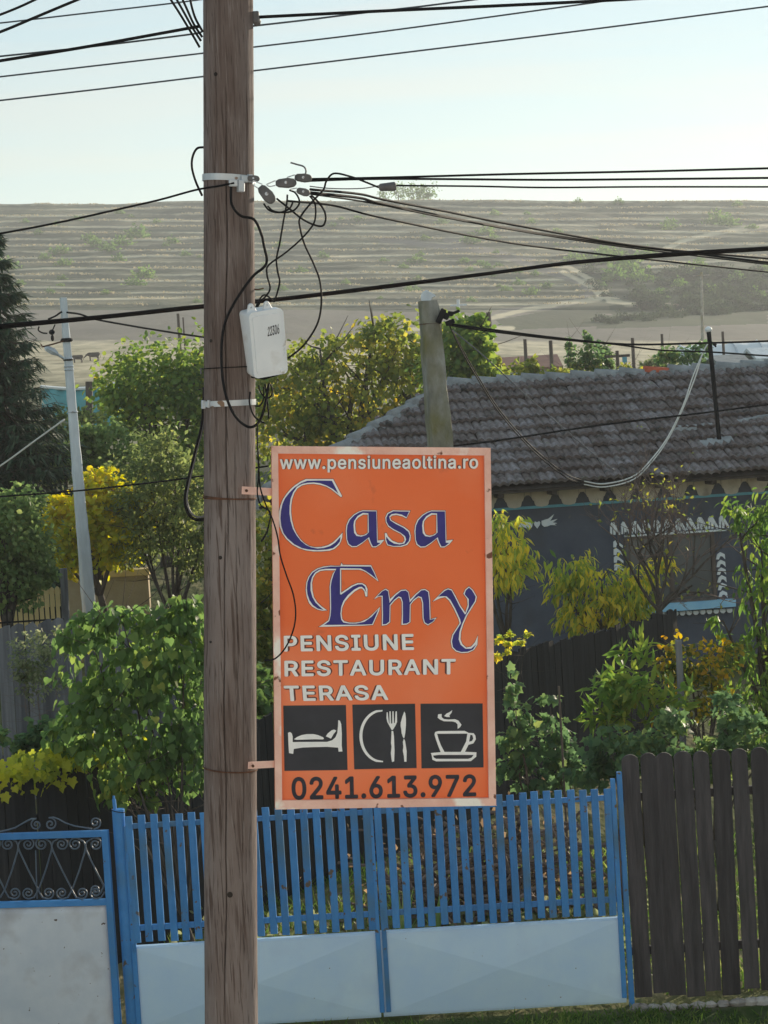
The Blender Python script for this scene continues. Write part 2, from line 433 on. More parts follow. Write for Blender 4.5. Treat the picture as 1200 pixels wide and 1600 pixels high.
# foliage
G = lambda *a: [(p, c) for p, c in a]
M['lilac'] = leafmat('lilac_leaf', G((0.0, (0.062, 0.111, 0.047)), (0.5, (0.116, 0.189, 0.063)), (0.8, (0.207, 0.269, 0.075)), (1.0, (0.472, 0.378, 0.084))))
M['ivy'] = leafmat('ivy_leaf', G((0.0, (0.113, 0.175, 0.035)), (0.4, (0.301, 0.330, 0.052)), (0.8, (0.470, 0.461, 0.061)), (1.0, (0.517, 0.483, 0.086))))
M['vine'] = leafmat('grape_vine_leaf', G((0.0, (0.059, 0.111, 0.062)), (0.5, (0.108, 0.177, 0.078)), (0.85, (0.215, 0.260, 0.088)), (1.0, (0.524, 0.408, 0.111))))
M['peach'] = leafmat('peach_leaf', G((0.0, (0.056, 0.111, 0.034)), (0.5, (0.120, 0.197, 0.046)), (0.85, (0.223, 0.261, 0.054)), (1.0, (0.638, 0.340, 0.062))))
M['peach_yellow'] = leafmat('yellowing_peach_leaf', G((0.0, (0.112, 0.206, 0.054)), (0.4, (0.313, 0.365, 0.070)), (0.75, (0.715, 0.570, 0.087)), (1.0, (0.880, 0.684, 0.099))))
M['gold'] = leafmat('golden_leaf', G((0.0, (0.138, 0.186, 0.026)), (0.4, (0.355, 0.360, 0.040)), (0.75, (0.513, 0.452, 0.047)), (1.0, (0.493, 0.332, 0.053))))
M['autumn'] = leafmat('autumn_currant_leaf', G((0.0, (0.05, 0.085, 0.025)), (0.35, (0.11, 0.14, 0.03)), (0.6, (0.36, 0.27, 0.035)), (1.0, (0.52, 0.24, 0.04))), nscale=2.5)
M['walnut'] = leafmat('autumn_walnut_leaf', G((0.0, (0.084, 0.126, 0.036)), (0.4, (0.170, 0.210, 0.049)), (0.75, (0.339, 0.317, 0.066)), (1.0, (0.711, 0.484, 0.083))))
M['green_tree'] = leafmat('broad_green_leaf', G((0.0, (0.072, 0.133, 0.040)), (0.5, (0.144, 0.215, 0.055)), (0.85, (0.287, 0.322, 0.064)), (1.0, (0.599, 0.472, 0.083))))
M['olive'] = leafmat('olive_green_leaf', G((0.0, (0.078, 0.113, 0.049)), (0.5, (0.166, 0.205, 0.078)), (0.85, (0.293, 0.313, 0.108)), (1.0, (0.587, 0.509, 0.138))))
M['plum'] = leafmat('dull_green_leaf', G((0.0, (0.093, 0.140, 0.060)), (0.5, (0.157, 0.227, 0.086)), (1.0, (0.287, 0.328, 0.120))))
M['spruce'] = leafmat('spruce_needle', G((0.0, (0.019, 0.041, 0.028)), (0.5, (0.035, 0.066, 0.041)), (1.0, (0.070, 0.109, 0.056))), trans=0.1)
M['weed'] = leafmat('dry_weed_leaf', G((0.0, (0.084, 0.105, 0.056)), (0.5, (0.168, 0.196, 0.098)), (1.0, (0.308, 0.308, 0.196))))
M['scrub'] = leafmat('hill_scrub_leaf', G((0.0, (0.053, 0.098, 0.030)), (0.5, (0.090, 0.154, 0.042)), (1.0, (0.168, 0.238, 0.058))), nscale=0.12, rough=1.0, spec=0.0)
M['iris'] = leafmat('strap_leaf', G((0.0, (0.10, 0.18, 0.06)), (0.5, (0.17, 0.26, 0.09)), (1.0, (0.34, 0.32, 0.15))))
M['dry'] = leafmat('dead_brown_leaf', G((0.0, (0.098, 0.070, 0.049)), (0.5, (0.196, 0.140, 0.091)), (1.0, (0.336, 0.238, 0.140))))
M['grass'] = leafmat('verge_grass', G((0.0, (0.045, 0.095, 0.025)), (0.5, (0.090, 0.155, 0.034)), (0.8, (0.194, 0.241, 0.069)), (1.0, (0.419, 0.397, 0.152))), nscale=1.8)
M['straw'] = leafmat('terrace_straw', G((0.0, (0.30, 0.26, 0.17)), (0.5, (0.42, 0.36, 0.24)), (1.0, (0.55, 0.47, 0.32))), nscale=0.05, trans=0.18, rough=1.0, spec=0.0)
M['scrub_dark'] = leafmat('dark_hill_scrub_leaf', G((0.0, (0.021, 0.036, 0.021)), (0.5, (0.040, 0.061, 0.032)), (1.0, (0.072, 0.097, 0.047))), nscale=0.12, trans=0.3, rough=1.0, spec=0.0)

# ------------------------------------------------------------------ foliage builders
def T_round():
    v = np.array([(0, 0, 0), (-.38, .35, .10), (-.34, .7, .08), (0, 1, -.05), (.34, .7, .08), (.38, .35, .10), (0, .5, -.02)], float)
    return v, [(0, 6, 1), (1, 6, 2), (2, 6, 3), (3, 6, 4), (4, 6, 5), (5, 6, 0)]
def T_simple():
    v = np.array([(0, 0, 0), (-.32, .5, .10), (0, 1, -.06), (.32, .5, .10)], float)
    return v, [(0, 2, 1), (0, 3, 2)]
def T_heart():
    v = np.array([(0, 0.06, 0), (-.22, -.05, .05), (-.45, .12, .12), (-.46, .38, .12), (-.26, .70, .03), (0, 1, -.12), (.26, .70, .03), (.46, .38, .12), (.45, .12, .12), (.22, -.05, .05), (0, .42, -.01)], float)
    return v, [(10, i + 1, i) if i < 9 else (10, 0, 9) for i in range(10)]
def T_lance():
    v = np.array([(0, 0, 0), (-.12, .25, .03), (.12, .25, .03), (-.135, .55, -.02), (.135, .55, -.02), (0, 1, -.22), (0, .27, 0), (0, .56, -.055)], float)
    return v, [(0, 6, 1), (0, 2, 6), (1, 6, 7, 3), (6, 2, 4, 7), (3, 7, 5), (7, 4, 5)]
def T_grape():
    v = np.array([(0, .05, 0), (-.25, -.08, .04), (-.42, .10, .1), (-.34, .28, .03), (-.48, .48, .1), (-.24, .58, .02), (0, .95, -.1), (.24, .58, .02), (.48, .48, .1), (.34, .28, .03), (.42, .10, .1), (.25, -.08, .04), (0, .36, 0)], float)
    return v, [(12, i + 1, i) if i < 11 else (12, 0, 11) for i in range(12)]
def T_needle():
    v = np.array([(0, 0, 0), (-.10, .4, -.05), (0, 1, -.16), (.10, .4, -.05)], float)
    return v, [(0, 2, 1), (0, 3, 2)]
def T_blade():
    v = np.array([(-.5, 0, 0), (.5, 0, 0), (-.35, .6, .10), (.35, .6, .10), (0, 1, .32)], float)
    return v, [(0, 1, 3, 2), (2, 3, 4)]
TEMPL = {'round': T_round(), 'simple': T_simple(), 'heart': T_heart(), 'lance': T_lance(), 'grape': T_grape(), 'needle': T_needle(), 'blade': T_blade()}

def frames(axis, nrm):
    """rotation matrices with y = axis, z close to nrm, for n leaves"""
    y = axis / np.maximum(np.linalg.norm(axis, axis=1, keepdims=True), 1e-9)
    x = np.cross(y, nrm); x /= np.maximum(np.linalg.norm(x, axis=1, keepdims=True), 1e-9)
    z = np.cross(x, y)
    return np.stack([x, y, z], axis=2)

def cloud_mesh(name, tmpl, P, Rm, S, W=None):
    tv, tf = TEMPL[tmpl]
    n, k = len(P), len(tv)
    loc = tv[None, :, :] * S[:, None, None]
    if W is not None:
        loc = loc * np.stack([W, np.ones_like(W), np.ones_like(W)], 1)[:, None, :]
    V = np.einsum('nij,nkj->nki', Rm, loc) + P[:, None, :]
    V = V.reshape(-1, 3)
    lens = np.array([len(f) for f in tf]); flat = np.concatenate([np.array(f) for f in tf])
    loops = (flat[None, :] + (np.arange(n) * k)[:, None]).ravel()
    tot = np.tile(lens, n)
    st = np.concatenate([[0], np.cumsum(tot)[:-1]])
    me = bpy.data.meshes.new(name)
    me.vertices.add(len(V)); me.vertices.foreach_set('co', V.ravel().astype(np.float32))
    me.loops.add(len(loops)); me.loops.foreach_set('vertex_index', loops.astype(np.int32))
    me.polygons.add(len(tot)); me.polygons.foreach_set('loop_start', st.astype(np.int32)); me.polygons.foreach_set('loop_total', tot.astype(np.int32))
    me.update(calc_edges=True)
    return me

LEAFMESH = {}
def leaf_proto(tmpl, mat):
    key = (tmpl, mat.name)
    if key not in LEAFMESH:
        tv, tf = TEMPL[tmpl]
        me = bpy.data.meshes.new('leaf'); me.from_pydata([tuple(p) for p in tv], [], tf); me.materials.append(mat)
        me.polygons.foreach_set('use_smooth', [True] * len(me.polygons))
        LEAFMESH[key] = me
    return LEAFMESH[key]

def foliage(root, P, A, Nn, S, tmpl, mat, nparts=0, name='foliage', front=None):
    """leaves at P along A; the nparts nearest the camera become parts of their own, the rest one part"""
    n = len(P)
    Rm = frames(A, Nn)
    idx = np.arange(n)
    pick = np.array([], int)
    if nparts:
        d = P[:, 1] - S * 0.5 if front is None else front
        pick = np.argsort(d)[:min(nparts, n)]
        me = leaf_proto(tmpl, mat)
        for i in pick:
            m = Matrix(((Rm[i, 0, 0] * S[i], Rm[i, 0, 1] * S[i], Rm[i, 0, 2] * S[i], P[i, 0]), (Rm[i, 1, 0] * S[i], Rm[i, 1, 1] * S[i], Rm[i, 1, 2] * S[i], P[i, 1]),
                        (Rm[i, 2, 0] * S[i], Rm[i, 2, 1] * S[i], Rm[i, 2, 2] * S[i], P[i, 2]), (0, 0, 0, 1)))
            inst('leaf', me, root, m)
    rest = np.setdiff1d(idx, pick)
    if len(rest) == 0: return None
    org = np.array(MW[root.name].translation) if root is not None else np.zeros(3)
    me = cloud_mesh(name, tmpl, P[rest] - org, Rm[rest], S[rest])
    me.materials.append(mat)
    if tmpl not in ('simple', 'needle', 'blade'):
        me.polygons.foreach_set('use_smooth', [True] * len(me.polygons))
    o = bpy.data.objects.new(name, me); link(o, root)
    MW[o.name] = MW[root.name] if root is not None else Matrix.Identity(4); MWI[o.name] = MW[o.name].inverted()
    if nparts: o['kind'] = 'stuff'
    return o

def unit(n):
    v = rng.normal(size=(n, 3)); return v / np.linalg.norm(v, axis=1, keepdims=True)

def blob_points(blobs, n, clump=0.16, per=22, shell=0.55, Y=None, depth=1.0):
    """leaf points in px-described blobs (px, py, rx, ry[, dY]) standing at depth Y: clumped, mostly near each blob's skin"""
    vol = np.array([b[2] * b[3] for b in blobs], float); vol /= vol.sum()
    P, C = [], []
    for b, w in zip(blobs, vol):
        k = max(1, int(n * w / per))
        dY = b[4] if len(b) > 4 else 0.0
        c = np.array(at(b[0], b[1], Y + dY))
        s = mpp(Y + dY)
        r = np.array([b[2] * s, 0.5 * (b[2] + b[3]) * s * depth, b[3] * s])
        d = unit(k) * (shell + (1 - shell) * rng.random((k, 1)) ** 0.6)
        d *= (0.82 + 0.36 * rng.random((k, 1)))
        cc = c + d * r
        cl = clump * min(r)
        sz = cl * (0.55 + 0.9 * rng.random((k, 1)))
        for j in range(k):
            m = int(per * (0.5 + rng.random()))
            q = cc[j] + rng.normal(size=(m, 3)) * sz[j] * np.array([1.15, 1.15, 0.75])
            P.append(q); C.append(np.repeat(c[None], m, 0))
    return np.concatenate(P), np.concatenate(C)

def leaf_dirs(P, C, droop=0.5, out=0.6, rnd=0.8):
    n = len(P)
    o = P - C; o /= np.maximum(np.linalg.norm(o, axis=1, keepdims=True), 1e-6)
    A = o * out + unit(n) * rnd + np.array([0, 0, -droop])
    Nn = o * 0.7 + unit(n) * 0.9 + np.array([0, 0, 0.7])
    return A, Nn

def limbs(mb, base, targets, r0, wob=0.12, n=5, split=0.45):
    """a trunk from base to a fork, then a limb to each target, with a few twigs"""
    base = Vector(base)
    cen = sum((Vector(t) for t in targets), Vector()) / len(targets)
    fork = base.lerp(cen, split); fork.x = base.x + (cen.x - base.x) * 0.3; fork.y = base.y + (cen.y - base.y) * .3
    H = (cen - base).length
    mid = base.lerp(fork, 0.5) + Vector((random.uniform(-1, 1), random.uniform(-1, 1), 0)) * wob * H * 0.3
    mb.tube(smooth_path([base, mid, fork], 4), list(np.linspace(r0, r0 * 0.72, 9)), 8)
    for t in targets:
        t = Vector(t)
        m = fork.lerp(t, 0.5) + Vector((random.uniform(-1, 1), random.uniform(-1, 1), random.uniform(0, 1))) * wob * H * 0.5
        pts = smooth_path([fork, m, t], 4)
        mb.tube(pts, list(np.linspace(r0 * 0.6, r0 * 0.12, len(pts))), 5)
        for k in range(n):
            p = pts[random.randrange(3, len(pts))]
            L = (t - fork).length * random.uniform(0.2, 0.5)
            d = Vector((random.uniform(-1, 1), random.uniform(-1, 1), random.uniform(-.1, 1))).normalized()
            mb.tube([p, p + d * L * 0.5 + Vector((0, 0, -.03 * L)), p + d * L], [r0 * 0.16, r0 * 0.1, r0 * 0.04], 4)

# ------------------------------------------------------------------ terrain
_TY = [-80, 16.4, 20, 26, 34, 60, 100, 140, 200, 240, 300]
_TZ = [0.0, 0.0, 0.16, 0.42, 0.75, 2.1, 3.7]
_PR = {140: 594, 200: 548, 240: 522, 300: 484}
for _y in (140, 200, 240, 300):
    _TZ.append(4.6 + (600 - _PR[_y]) / FPX * _y)
Y_HILL0, Y_HILL1, NT = 300.0, 480.0, 18
def ss(x): x = np.clip(x, 0, 1); return x * x * (3 - 2 * x)
def terrace_t(x, Y):
    w = 6.0 * np.sin(x / 41.0 + 0.6) + 2.2 * np.sin(x / 15.0 + Y / 60.0) + 0.9 * np.sin(x / 5.3 + Y / 23.0) + 0.45 * np.sin(x / 2.1 + Y / 9.0)
    w = w + 2.6 * np.sin(Y / 11.0 + x / 70.0) + 1.8 * np.sin(Y / 5.1 - x / 45.0 + 2.0)      # unequal terrace widths
    return (Y + w - Y_HILL0) / (Y_HILL1 - Y_HILL0) * NT
def zground(x, Y):
    x = np.asarray(x, float); Y = np.asarray(Y, float)
    base = np.interp(Y, _TY, _TZ)
    t = terrace_t(x, Y)
    fl = np.floor(t); fr = t - fl
    step = fl + 0.30 * np.clip(fr / 0.62, 0, 1) + 0.70 * ss((fr - 0.62) / 0.38)
    q = np.clip(step / NT, 0, 1.0)
    yim = 484 - 168 * q
    zh = 4.6 + (600 - yim) / FPX * np.clip(Y, 300, 486)
    hill = np.where(Y > 300, np.maximum(zh, _TZ[-1]), base)
    # beyond the brow the plateau falls away slowly
    hill = hill - np.where(Y > 492, (Y - 492) * 0.012, 0)
    hill = hill + np.where(Y > 290, ss((Y - 290) / 60), 0) * (0.05 * np.sin(x / 3.7 + Y / 7.0) + 0.10 * np.sin(x / 9.1 - Y / 15.0) + 0.25 * np.sin(x / 37.0 + 1.0) + 0.04 * np.sin(x / 1.7 + Y / 2.9))
    xx = 240 * np.tanh(x / 240)
    k = 0.060 * ss((Y - 55) / 85)
    return hill - k * xx
def zg(x, Y): return float(zground(x, Y))
def hit(px, py, y0=58.0, y1=490.0):
    """where the line of sight through a pixel meets the terrain"""
    r = ray(px, py)
    Ys = np.arange(y0, y1, 0.5)
    p = np.array(CAMP)[None] + np.array(r)[None] * (Ys / r.y)[:, None]
    d = p[:, 2] - zground(p[:, 0], p[:, 1])
    i = np.argmax(d < 0)
    if not (d < 0).any(): i = len(Ys) - 1
    return Vector(p[i])
# ------------------------------------------------------------------ the ground, the field, the hill
def vproj(P):
    d = P - np.array(CAMP)
    w = np.maximum(d @ np.array(_f), 0.5)
    return 600 + FPX * (d @ np.array(CR)) / w, 800 - FPX * (d @ np.array(CU)) / w

def inpoly(px, py, poly):
    c = np.zeros(px.shape, bool)
    n = len(poly)
    for i in range(n):
        x1, y1 = poly[i]; x2, y2 = poly[(i + 1) % n]
        k = ((y1 > py) != (y2 > py)) & (px < (x2 - x1) * (py - y1) / (y2 - y1 + 1e-9) + x1)
        c ^= k
    return c

def dline(px, py, pts):
    d = np.full(px.shape, 1e9)
    for (x1, y1), (x2, y2) in zip(pts[:-1], pts[1:]):
        l2 = (x2 - x1) ** 2 + (y2 - y1) ** 2
        t = np.clip(((px - x1) * (x2 - x1) + (py - y1) * (y2 - y1)) / l2, 0, 1)
        d = np.minimum(d, np.hypot(px - x1 - t * (x2 - x1), (py - y1 - t * (y2 - y1)) * 1.6))
    return d

def sheet(name, xs, Ys, mat, zone=None):
    X, Y = np.meshgrid(xs, Ys)
    Z = zground(X, Y)
    V = np.stack([X, Y, Z], 2).reshape(-1, 3)
    nx, ny = len(xs), len(Ys)
    i = np.arange(ny - 1)[:, None] * nx + np.arange(nx - 1)[None]
    F = np.stack([i, i + 1, i + nx + 1, i + nx], 2).reshape(-1, 4)
    me = bpy.data.meshes.new(name)
    me.vertices.add(len(V)); me.vertices.foreach_set('co', V.ravel().astype(np.float32))
    me.loops.add(F.size); me.loops.foreach_set('vertex_index', F.ravel().astype(np.int32))
    me.polygons.add(len(F)); me.polygons.foreach_set('loop_start', (np.arange(len(F)) * 4).astype(np.int32))
    me.polygons.foreach_set('loop_total', np.full(len(F), 4, np.int32))
    me.update(calc_edges=True)
    me.polygons.foreach_set('use_smooth', [True] * len(F))
    if zone is not None:
        c = zone(V)
        at_ = me.color_attributes.new('zone', 'FLOAT_COLOR', 'POINT')
        at_.data.foreach_set('color', c.astype(np.float32).ravel())
    me.materials.append(mat)
    o = bpy.data.objects.new(name, me); link(o)
    return tag(o, kind='structure')

def groundmat(name, base, straw, green, bare, s1, s2):
    """base soil / grass mixed by the zone attribute: r straw, g scrub and painted shadow, b bare soil"""
    m, N, L = nt(name)
    out = N.new('ShaderNodeOutputMaterial'); b = N.new('ShaderNodeBsdfPrincipled'); L.new(b.outputs[0], out.inputs[0])
    geo = N.new('ShaderNodeNewGeometry')
    mp = N.new('ShaderNodeMapping'); mp.inputs['Scale'].default_value = (1, 0.35, 1); L.new(geo.outputs['Position'], mp.inputs[0])
    n1 = N.new('ShaderNodeTexNoise'); n1.inputs['Scale'].default_value = s1; n1.inputs['Detail'].default_value = 7; L.new(mp.outputs[0], n1.inputs['Vector'])
    n2 = N.new('ShaderNodeTexNoise'); n2.inputs['Scale'].default_value = s2; n2.inputs['Detail'].default_value = 6; L.new(mp.outputs[0], n2.inputs['Vector'])
    r = ramp(N, [(0.36, base[0]), (0.5, base[1]), (0.64, base[2])]); L.new(n1.outputs[0], r.inputs[0])
    col = r.outputs[0]
    va = N.new('ShaderNodeVertexColor'); va.layer_name = 'zone'
    sp = N.new('ShaderNodeSeparateColor'); L.new(va.outputs[0], sp.inputs[0])
    for ch, pair in ((2, bare), (1, green), (0, straw)):
        ad = N.new('ShaderNodeMath'); ad.operation = 'MULTIPLY_ADD'; ad.inputs[1].default_value = 0.9; ad.inputs[2].default_value = -0.45
        L.new(n2.outputs[0], ad.inputs[0])
        su = N.new('ShaderNodeMath'); su.operation = 'ADD'; L.new(ad.outputs[0], su.inputs[0]); L.new(sp.outputs[ch], su.inputs[1])
        mr = N.new('ShaderNodeMapRange'); mr.inputs['From Min'].default_value = 0.30; mr.inputs['From Max'].default_value = 0.75
        L.new(su.outputs[0], mr.inputs['Value'])
        r2 = ramp(N, [(0.35, pair[0]), (0.65, pair[1])]); L.new(n1.outputs[0], r2.inputs[0])
        mx = N.new('ShaderNodeMix'); mx.data_type = 'RGBA'; L.new(mr.outputs[0], mx.inputs[0]); L.new(col, mx.inputs[6]); L.new(r2.outputs[0], mx.inputs[7])
        col = mx.outputs[2]
    L.new(col, b.inputs['Base Color']); b.inputs['Roughness'].default_value = 1.0; b.inputs['Specular IOR Level'].default_value = 0.05
    bp = N.new('ShaderNodeBump'); bp.inputs['Strength'].default_value = 0.6; bp.inputs['Distance'].default_value = 0.25
    L.new(n2.outputs[0], bp.inputs['Height']); L.new(bp.outputs[0], b.inputs['Normal'])
    return m

M['ground'] = groundmat('yard_soil_and_grass', ((0.055, 0.075, 0.025), (0.10, 0.11, 0.045), (0.18, 0.16, 0.09)), ((0.28, 0.23, 0.13), (0.36, 0.30, 0.18)),
                        ((0.03, 0.06, 0.018), (0.06, 0.09, 0.025)), ((0.17, 0.14, 0.11), (0.27, 0.235, 0.19)), 1.6, 5.0)
M['hill'] = groundmat('terraced_hillside', ((0.078, 0.084, 0.054), (0.125, 0.126, 0.080), (0.20, 0.182, 0.115)), ((0.44, 0.38, 0.26), (0.58, 0.51, 0.36)),
                      ((0.034, 0.048, 0.030), (0.066, 0.084, 0.046)), ((0.15, 0.138, 0.12), (0.20, 0.182, 0.155)), 0.10, 0.55)

def zone_ground(V):
    c = np.zeros((len(V), 4)); c[:, 3] = 1
    x, Y = V[:, 0], V[:, 1]
    c[:, 1] = np.where((Y > 14.5) & (Y < 16.0), 0.75, 0.15)
    c[:, 0] = np.where((Y > 16.3) & (Y < 19.0), 0.55, 0.2)
    c[:, 2] = np.where((Y > 15.3) & (Y < 15.95) & (x > 1.2), 0.9, 0.15) + np.where(Y < 14.2, 0.8, 0)
    return c
STRAW_L = [[(880, 413), (915, 432), (945, 452), (952, 470), (1000, 477), (1085, 478)], [(768, 497), (820, 484), (880, 474), (935, 468)],
           [(1040, 388), (1075, 374), (1130, 362), (1215, 350)], [(880, 425), (930, 452), (936, 462)], [(640, 515), (720, 512), (800, 513)]]
PATH_L = [[(700, 375), (790, 400), (860, 425), (905, 440), (925, 455), (905, 468), (860, 480), (790, 486), (745, 500)], [(600, 375), (760, 392), (830, 408)]]
SCRUB_SHADE_P = [[(1005, 420), (1210, 414), (1210, 478), (1090, 482), (960, 500), (950, 478), (985, 470)], [(860, 402), (985, 384), (1010, 420), (985, 470), (950, 462), (940, 450), (905, 430)],
           [(772, 500), (880, 482), (960, 494), (930, 510), (790, 516)], [(940, 498), (1200, 478), (1200, 506), (930, 514)]]  # patch ahead of the hedge strip is a ground shadow painted in scrub colour
def zone_hill(V):
    c = np.zeros((len(V), 4)); c[:, 3] = 1
    px, py = vproj(V)
    t = terrace_t(V[:, 0], V[:, 1]); fr = t - np.floor(t)
    up = (t > 0) & (t < NT)
    k = np.floor(t)
    vary = 0.5 + 0.5 * np.sin(k * 12.9 + V[:, 0] / 17.0) * np.sin(k * 4.1 + V[:, 0] / 7.0)
    c[:, 0] = np.where(up, ss((fr - 0.76) / 0.12) * np.clip(0.12 + 1.0 * vary, 0, 1), 0)
    c[:, 1] = np.where(up, (1 - ss((fr - 0.66) / 0.12)) * (0.30 + 0.6 * (1 - vary)), 0)
    c[:, 0] = np.where(t >= NT - 0.2, 0.5, c[:, 0]); c[:, 1] = np.where(t >= NT - 0.2, 0.15, c[:, 1])
    band = (py > 420) & (py < 480) & (px > 840)
    for P in SCRUB_SHADE_P:
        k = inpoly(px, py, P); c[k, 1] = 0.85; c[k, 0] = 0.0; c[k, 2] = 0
    for P in PATH_L:
        d = dline(px, py, P); k = d < 11; c[k, 2] = np.maximum(c[k, 2], 1.1 - d[k] / 14); c[k, 0] *= np.clip(d[k] / 11, 0, 1); c[k, 1] *= np.clip(d[k] / 11, 0, 1)
    for P in STRAW_L:
        d = dline(px, py, P); k = d < 7; c[k, 0] = np.maximum(c[k, 0], 1.1 - d[k] / 9)
    low = t <= 0
    c[:, 2] = np.where(low, np.maximum(c[:, 2], 0.78 * ss((V[:, 1] - 205) / 14)), c[:, 2])
    # dry meadow below the ploughed strip, greener towards the village
    mead = low & (V[:, 1] < 232)
    c[:, 0] = np.where(mead, np.maximum(c[:, 0], 0.62 * ss((232 - V[:, 1]) / 14) * (0.5 + 0.5 * ss((V[:, 1] - 110) / 60))), c[:, 0])
    c[:, 1] = np.where(low & (V[:, 1] < 150), 0.45, c[:, 1])
    return c
xs = np.concatenate([np.linspace(-420, -100, 40, endpoint=False), np.linspace(-100, 100, 560, endpoint=False), np.linspace(100, 420, 41)])
sheet('ground', xs, np.concatenate([np.linspace(-80, 12, 12, endpoint=False), np.linspace(12, 40, 90, endpoint=False), np.linspace(40, 60, 12)]), M['ground'], zone_ground)
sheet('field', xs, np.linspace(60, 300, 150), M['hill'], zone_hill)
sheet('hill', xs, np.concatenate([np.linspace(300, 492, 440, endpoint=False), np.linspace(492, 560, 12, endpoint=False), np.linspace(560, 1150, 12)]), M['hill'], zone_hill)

# unseen pale street before the gate, added like the guesthouse to bounce sunlight
mb_st = bpy.data.meshes.new('street')
_x = np.linspace(-60, 60, 61); _y = np.linspace(-1.2, 13.6, 16)
mb_st.from_pydata([(float(a), float(b), 0.02 + 0.02 * math.sin(a * .7 + b)) for b in _y for a in _x], [], [(j * 61 + i, j * 61 + i + 1, j * 61 + i + 62, j * 61 + i + 61) for j in range(15) for i in range(60)])
M['street'] = surf('pale_bounce_paving', [(0.3, (0.36, 0.345, 0.32)), (0.7, (0.48, 0.46, 0.43))], 0.8, rough=0.95, bump=0.3, bscale=6)
mb_st.materials.append(M['street']); tag(link(bpy.data.objects.new('street', mb_st)), kind='structure')

# straw tufts along the terrace lips, grass at the gates
def tufts(name, P, h, w, mat, n_b=3, lean=0.35):
    n = len(P)
    PP = np.repeat(P, n_b, 0) + rng.normal(size=(n * n_b, 3)) * np.array([w * 1.2, w * 1.2, 0])
    A = np.stack([rng.normal(size=n * n_b) * lean, rng.normal(size=n * n_b) * lean, np.ones(n * n_b)], 1)
    a = rng.random(n * n_b) * 2 * np.pi
    Nn = np.stack([np.cos(a), np.sin(a), np.zeros_like(a)], 1)
    S = np.repeat(h, n_b) * (0.6 + 0.7 * rng.random(n * n_b))
    Rm = frames(A, Nn)
    me = cloud_mesh(name, 'blade', PP, Rm, S, W=np.repeat(np.full(n, w), n_b) / np.maximum(S, 1e-3))
    me.materials.append(mat)
    o = bpy.data.objects.new(name, me); link(o)
    return tag(o, kind='stuff')
n = 15000
tk = rng.integers(1, NT + 1, n) - rng.uniform(0.0, 0.14, n)
hx = rng.uniform(-88, 88, n)
hy = Y_HILL0 + tk / NT * (Y_HILL1 - Y_HILL0)
for _ in range(5):
    hy = hy - (terrace_t(hx, hy) - tk) / NT * (Y_HILL1 - Y_HILL0)
hp = np.stack([hx, hy, zground(hx, hy) - 0.05], 1)
qx, qy = vproj(hp)
keep = ~np.array([inpoly(qx, qy, P) for P in SCRUB_SHADE_P]).any(0) & (np.sin(hx / 7 + tk * 9) + 0.8 * np.sin(hx / 2.9 + np.floor(tk) * 5.1) > 0.0)
tag(tufts('dry_grass', hp[keep], np.full(keep.sum(), 0.30), 0.30, M['straw'], 2, 0.5), 'straw coloured dry grass along the lips of the hill terraces', 'dry grass')
n = 9000
gx = rng.uniform(-2.0, 4.2, n); gy = rng.choice([0, 1], n, p=[0.62, 0.38]); gy = np.where(gy == 0, rng.uniform(14.3, 15.9, n), rng.uniform(16.2, 20.5, n))
k = (np.sin(gx * 3.1 + 0.5) * np.sin(gy * 4.3) + rng.normal(size=n) * 0.5 > -0.25)
gp = np.stack([gx, gy, zground(gx, gy) - 0.01], 1)[k]
tag(tufts('grass', gp, np.where(gp[:, 1] < 16, 0.07, 0.16), 0.012, M['grass'], 3, 0.6), 'short green and straw grass along the foot of the gate and fence', 'grass')

# ------------------------------------------------------------------ local planes
class Plane:
    def __init__(s, o, u, v):
        s.o, s.u = Vector(o), Vector(u).normalized()
        v = Vector(v); s.v = (v - s.u * v.dot(s.u)).normalized(); s.n = s.u.cross(s.v)
    def loc(s, px, py):
        r = ray(px, py); t = (s.o - CAMP).dot(s.n) / r.dot(s.n)
        p = CAMP + r * t - s.o
        return p.dot(s.u), p.dot(s.v)
    def fr(s, a, b, z): return s.o + s.u * a + s.v * b + s.n * z
    def at(s, px, py, z=0.0): a, b = s.loc(px, py); return s.fr(a, b, z)
    def off(s, z): q = Plane(s.o + s.n * z, s.u, s.v); return q
    def mat(s):
        return Matrix(((s.u.x, s.v.x, s.n.x, s.o.x), (s.u.y, s.v.y, s.n.y, s.o.y), (s.u.z, s.v.z, s.n.z, s.o.z), (0, 0, 0, 1)))
    def locs(s, pts): return [s.loc(*p) for p in pts]

# ------------------------------------------------------------------ the wooden utility pole
YP = 10.5
pt, pb = at(356.5, 0, YP), at(361.5, 1600, YP)
pdir = (pt - pb).normalized()
ground_pt = pb - pdir * (pb.z / pdir.z)
top_pt = pt + pdir * 1.15
def pole_at(py):
    """axis point of the pole level with an image row"""
    return pt.lerp(pb, py / 1600.0)
def pole_r(py): return (39.0 + 2.6 * py / 1600.0) * mpp(YP)
pole = thing('utility_pole', 'tall round weathered wooden utility pole in front of the blue gate', 'utility pole', ground_pt)
mb = MB(); NS, NR = 300, 150
cracks = [(-1.62, 0.10, 0.55, 0.020, 0.018), (-1.72, 0.50, 1.0, 0.022, 0.020), (-2.86, 0.2, 1.0, 0.026, 0.022), (-1.25, 0.42, 0.75, 0.010, 0.010), (-2.05, 0.0, 0.42, 0.010, 0.009),
          (-1.0, 0.55, 0.95, 0.012, 0.011), (-2.45, 0.6, 0.9, 0.008, 0.009), (-0.75, 0.05, 0.5, 0.010, 0.010), (-1.95, 0.62, 0.83, 0.008, 0.008)]
perp1 = Vector((1, 0, -pdir.x / pdir.z)).normalized(); perp2 = pdir.cross(perp1)
Lp = (top_pt - ground_pt).length
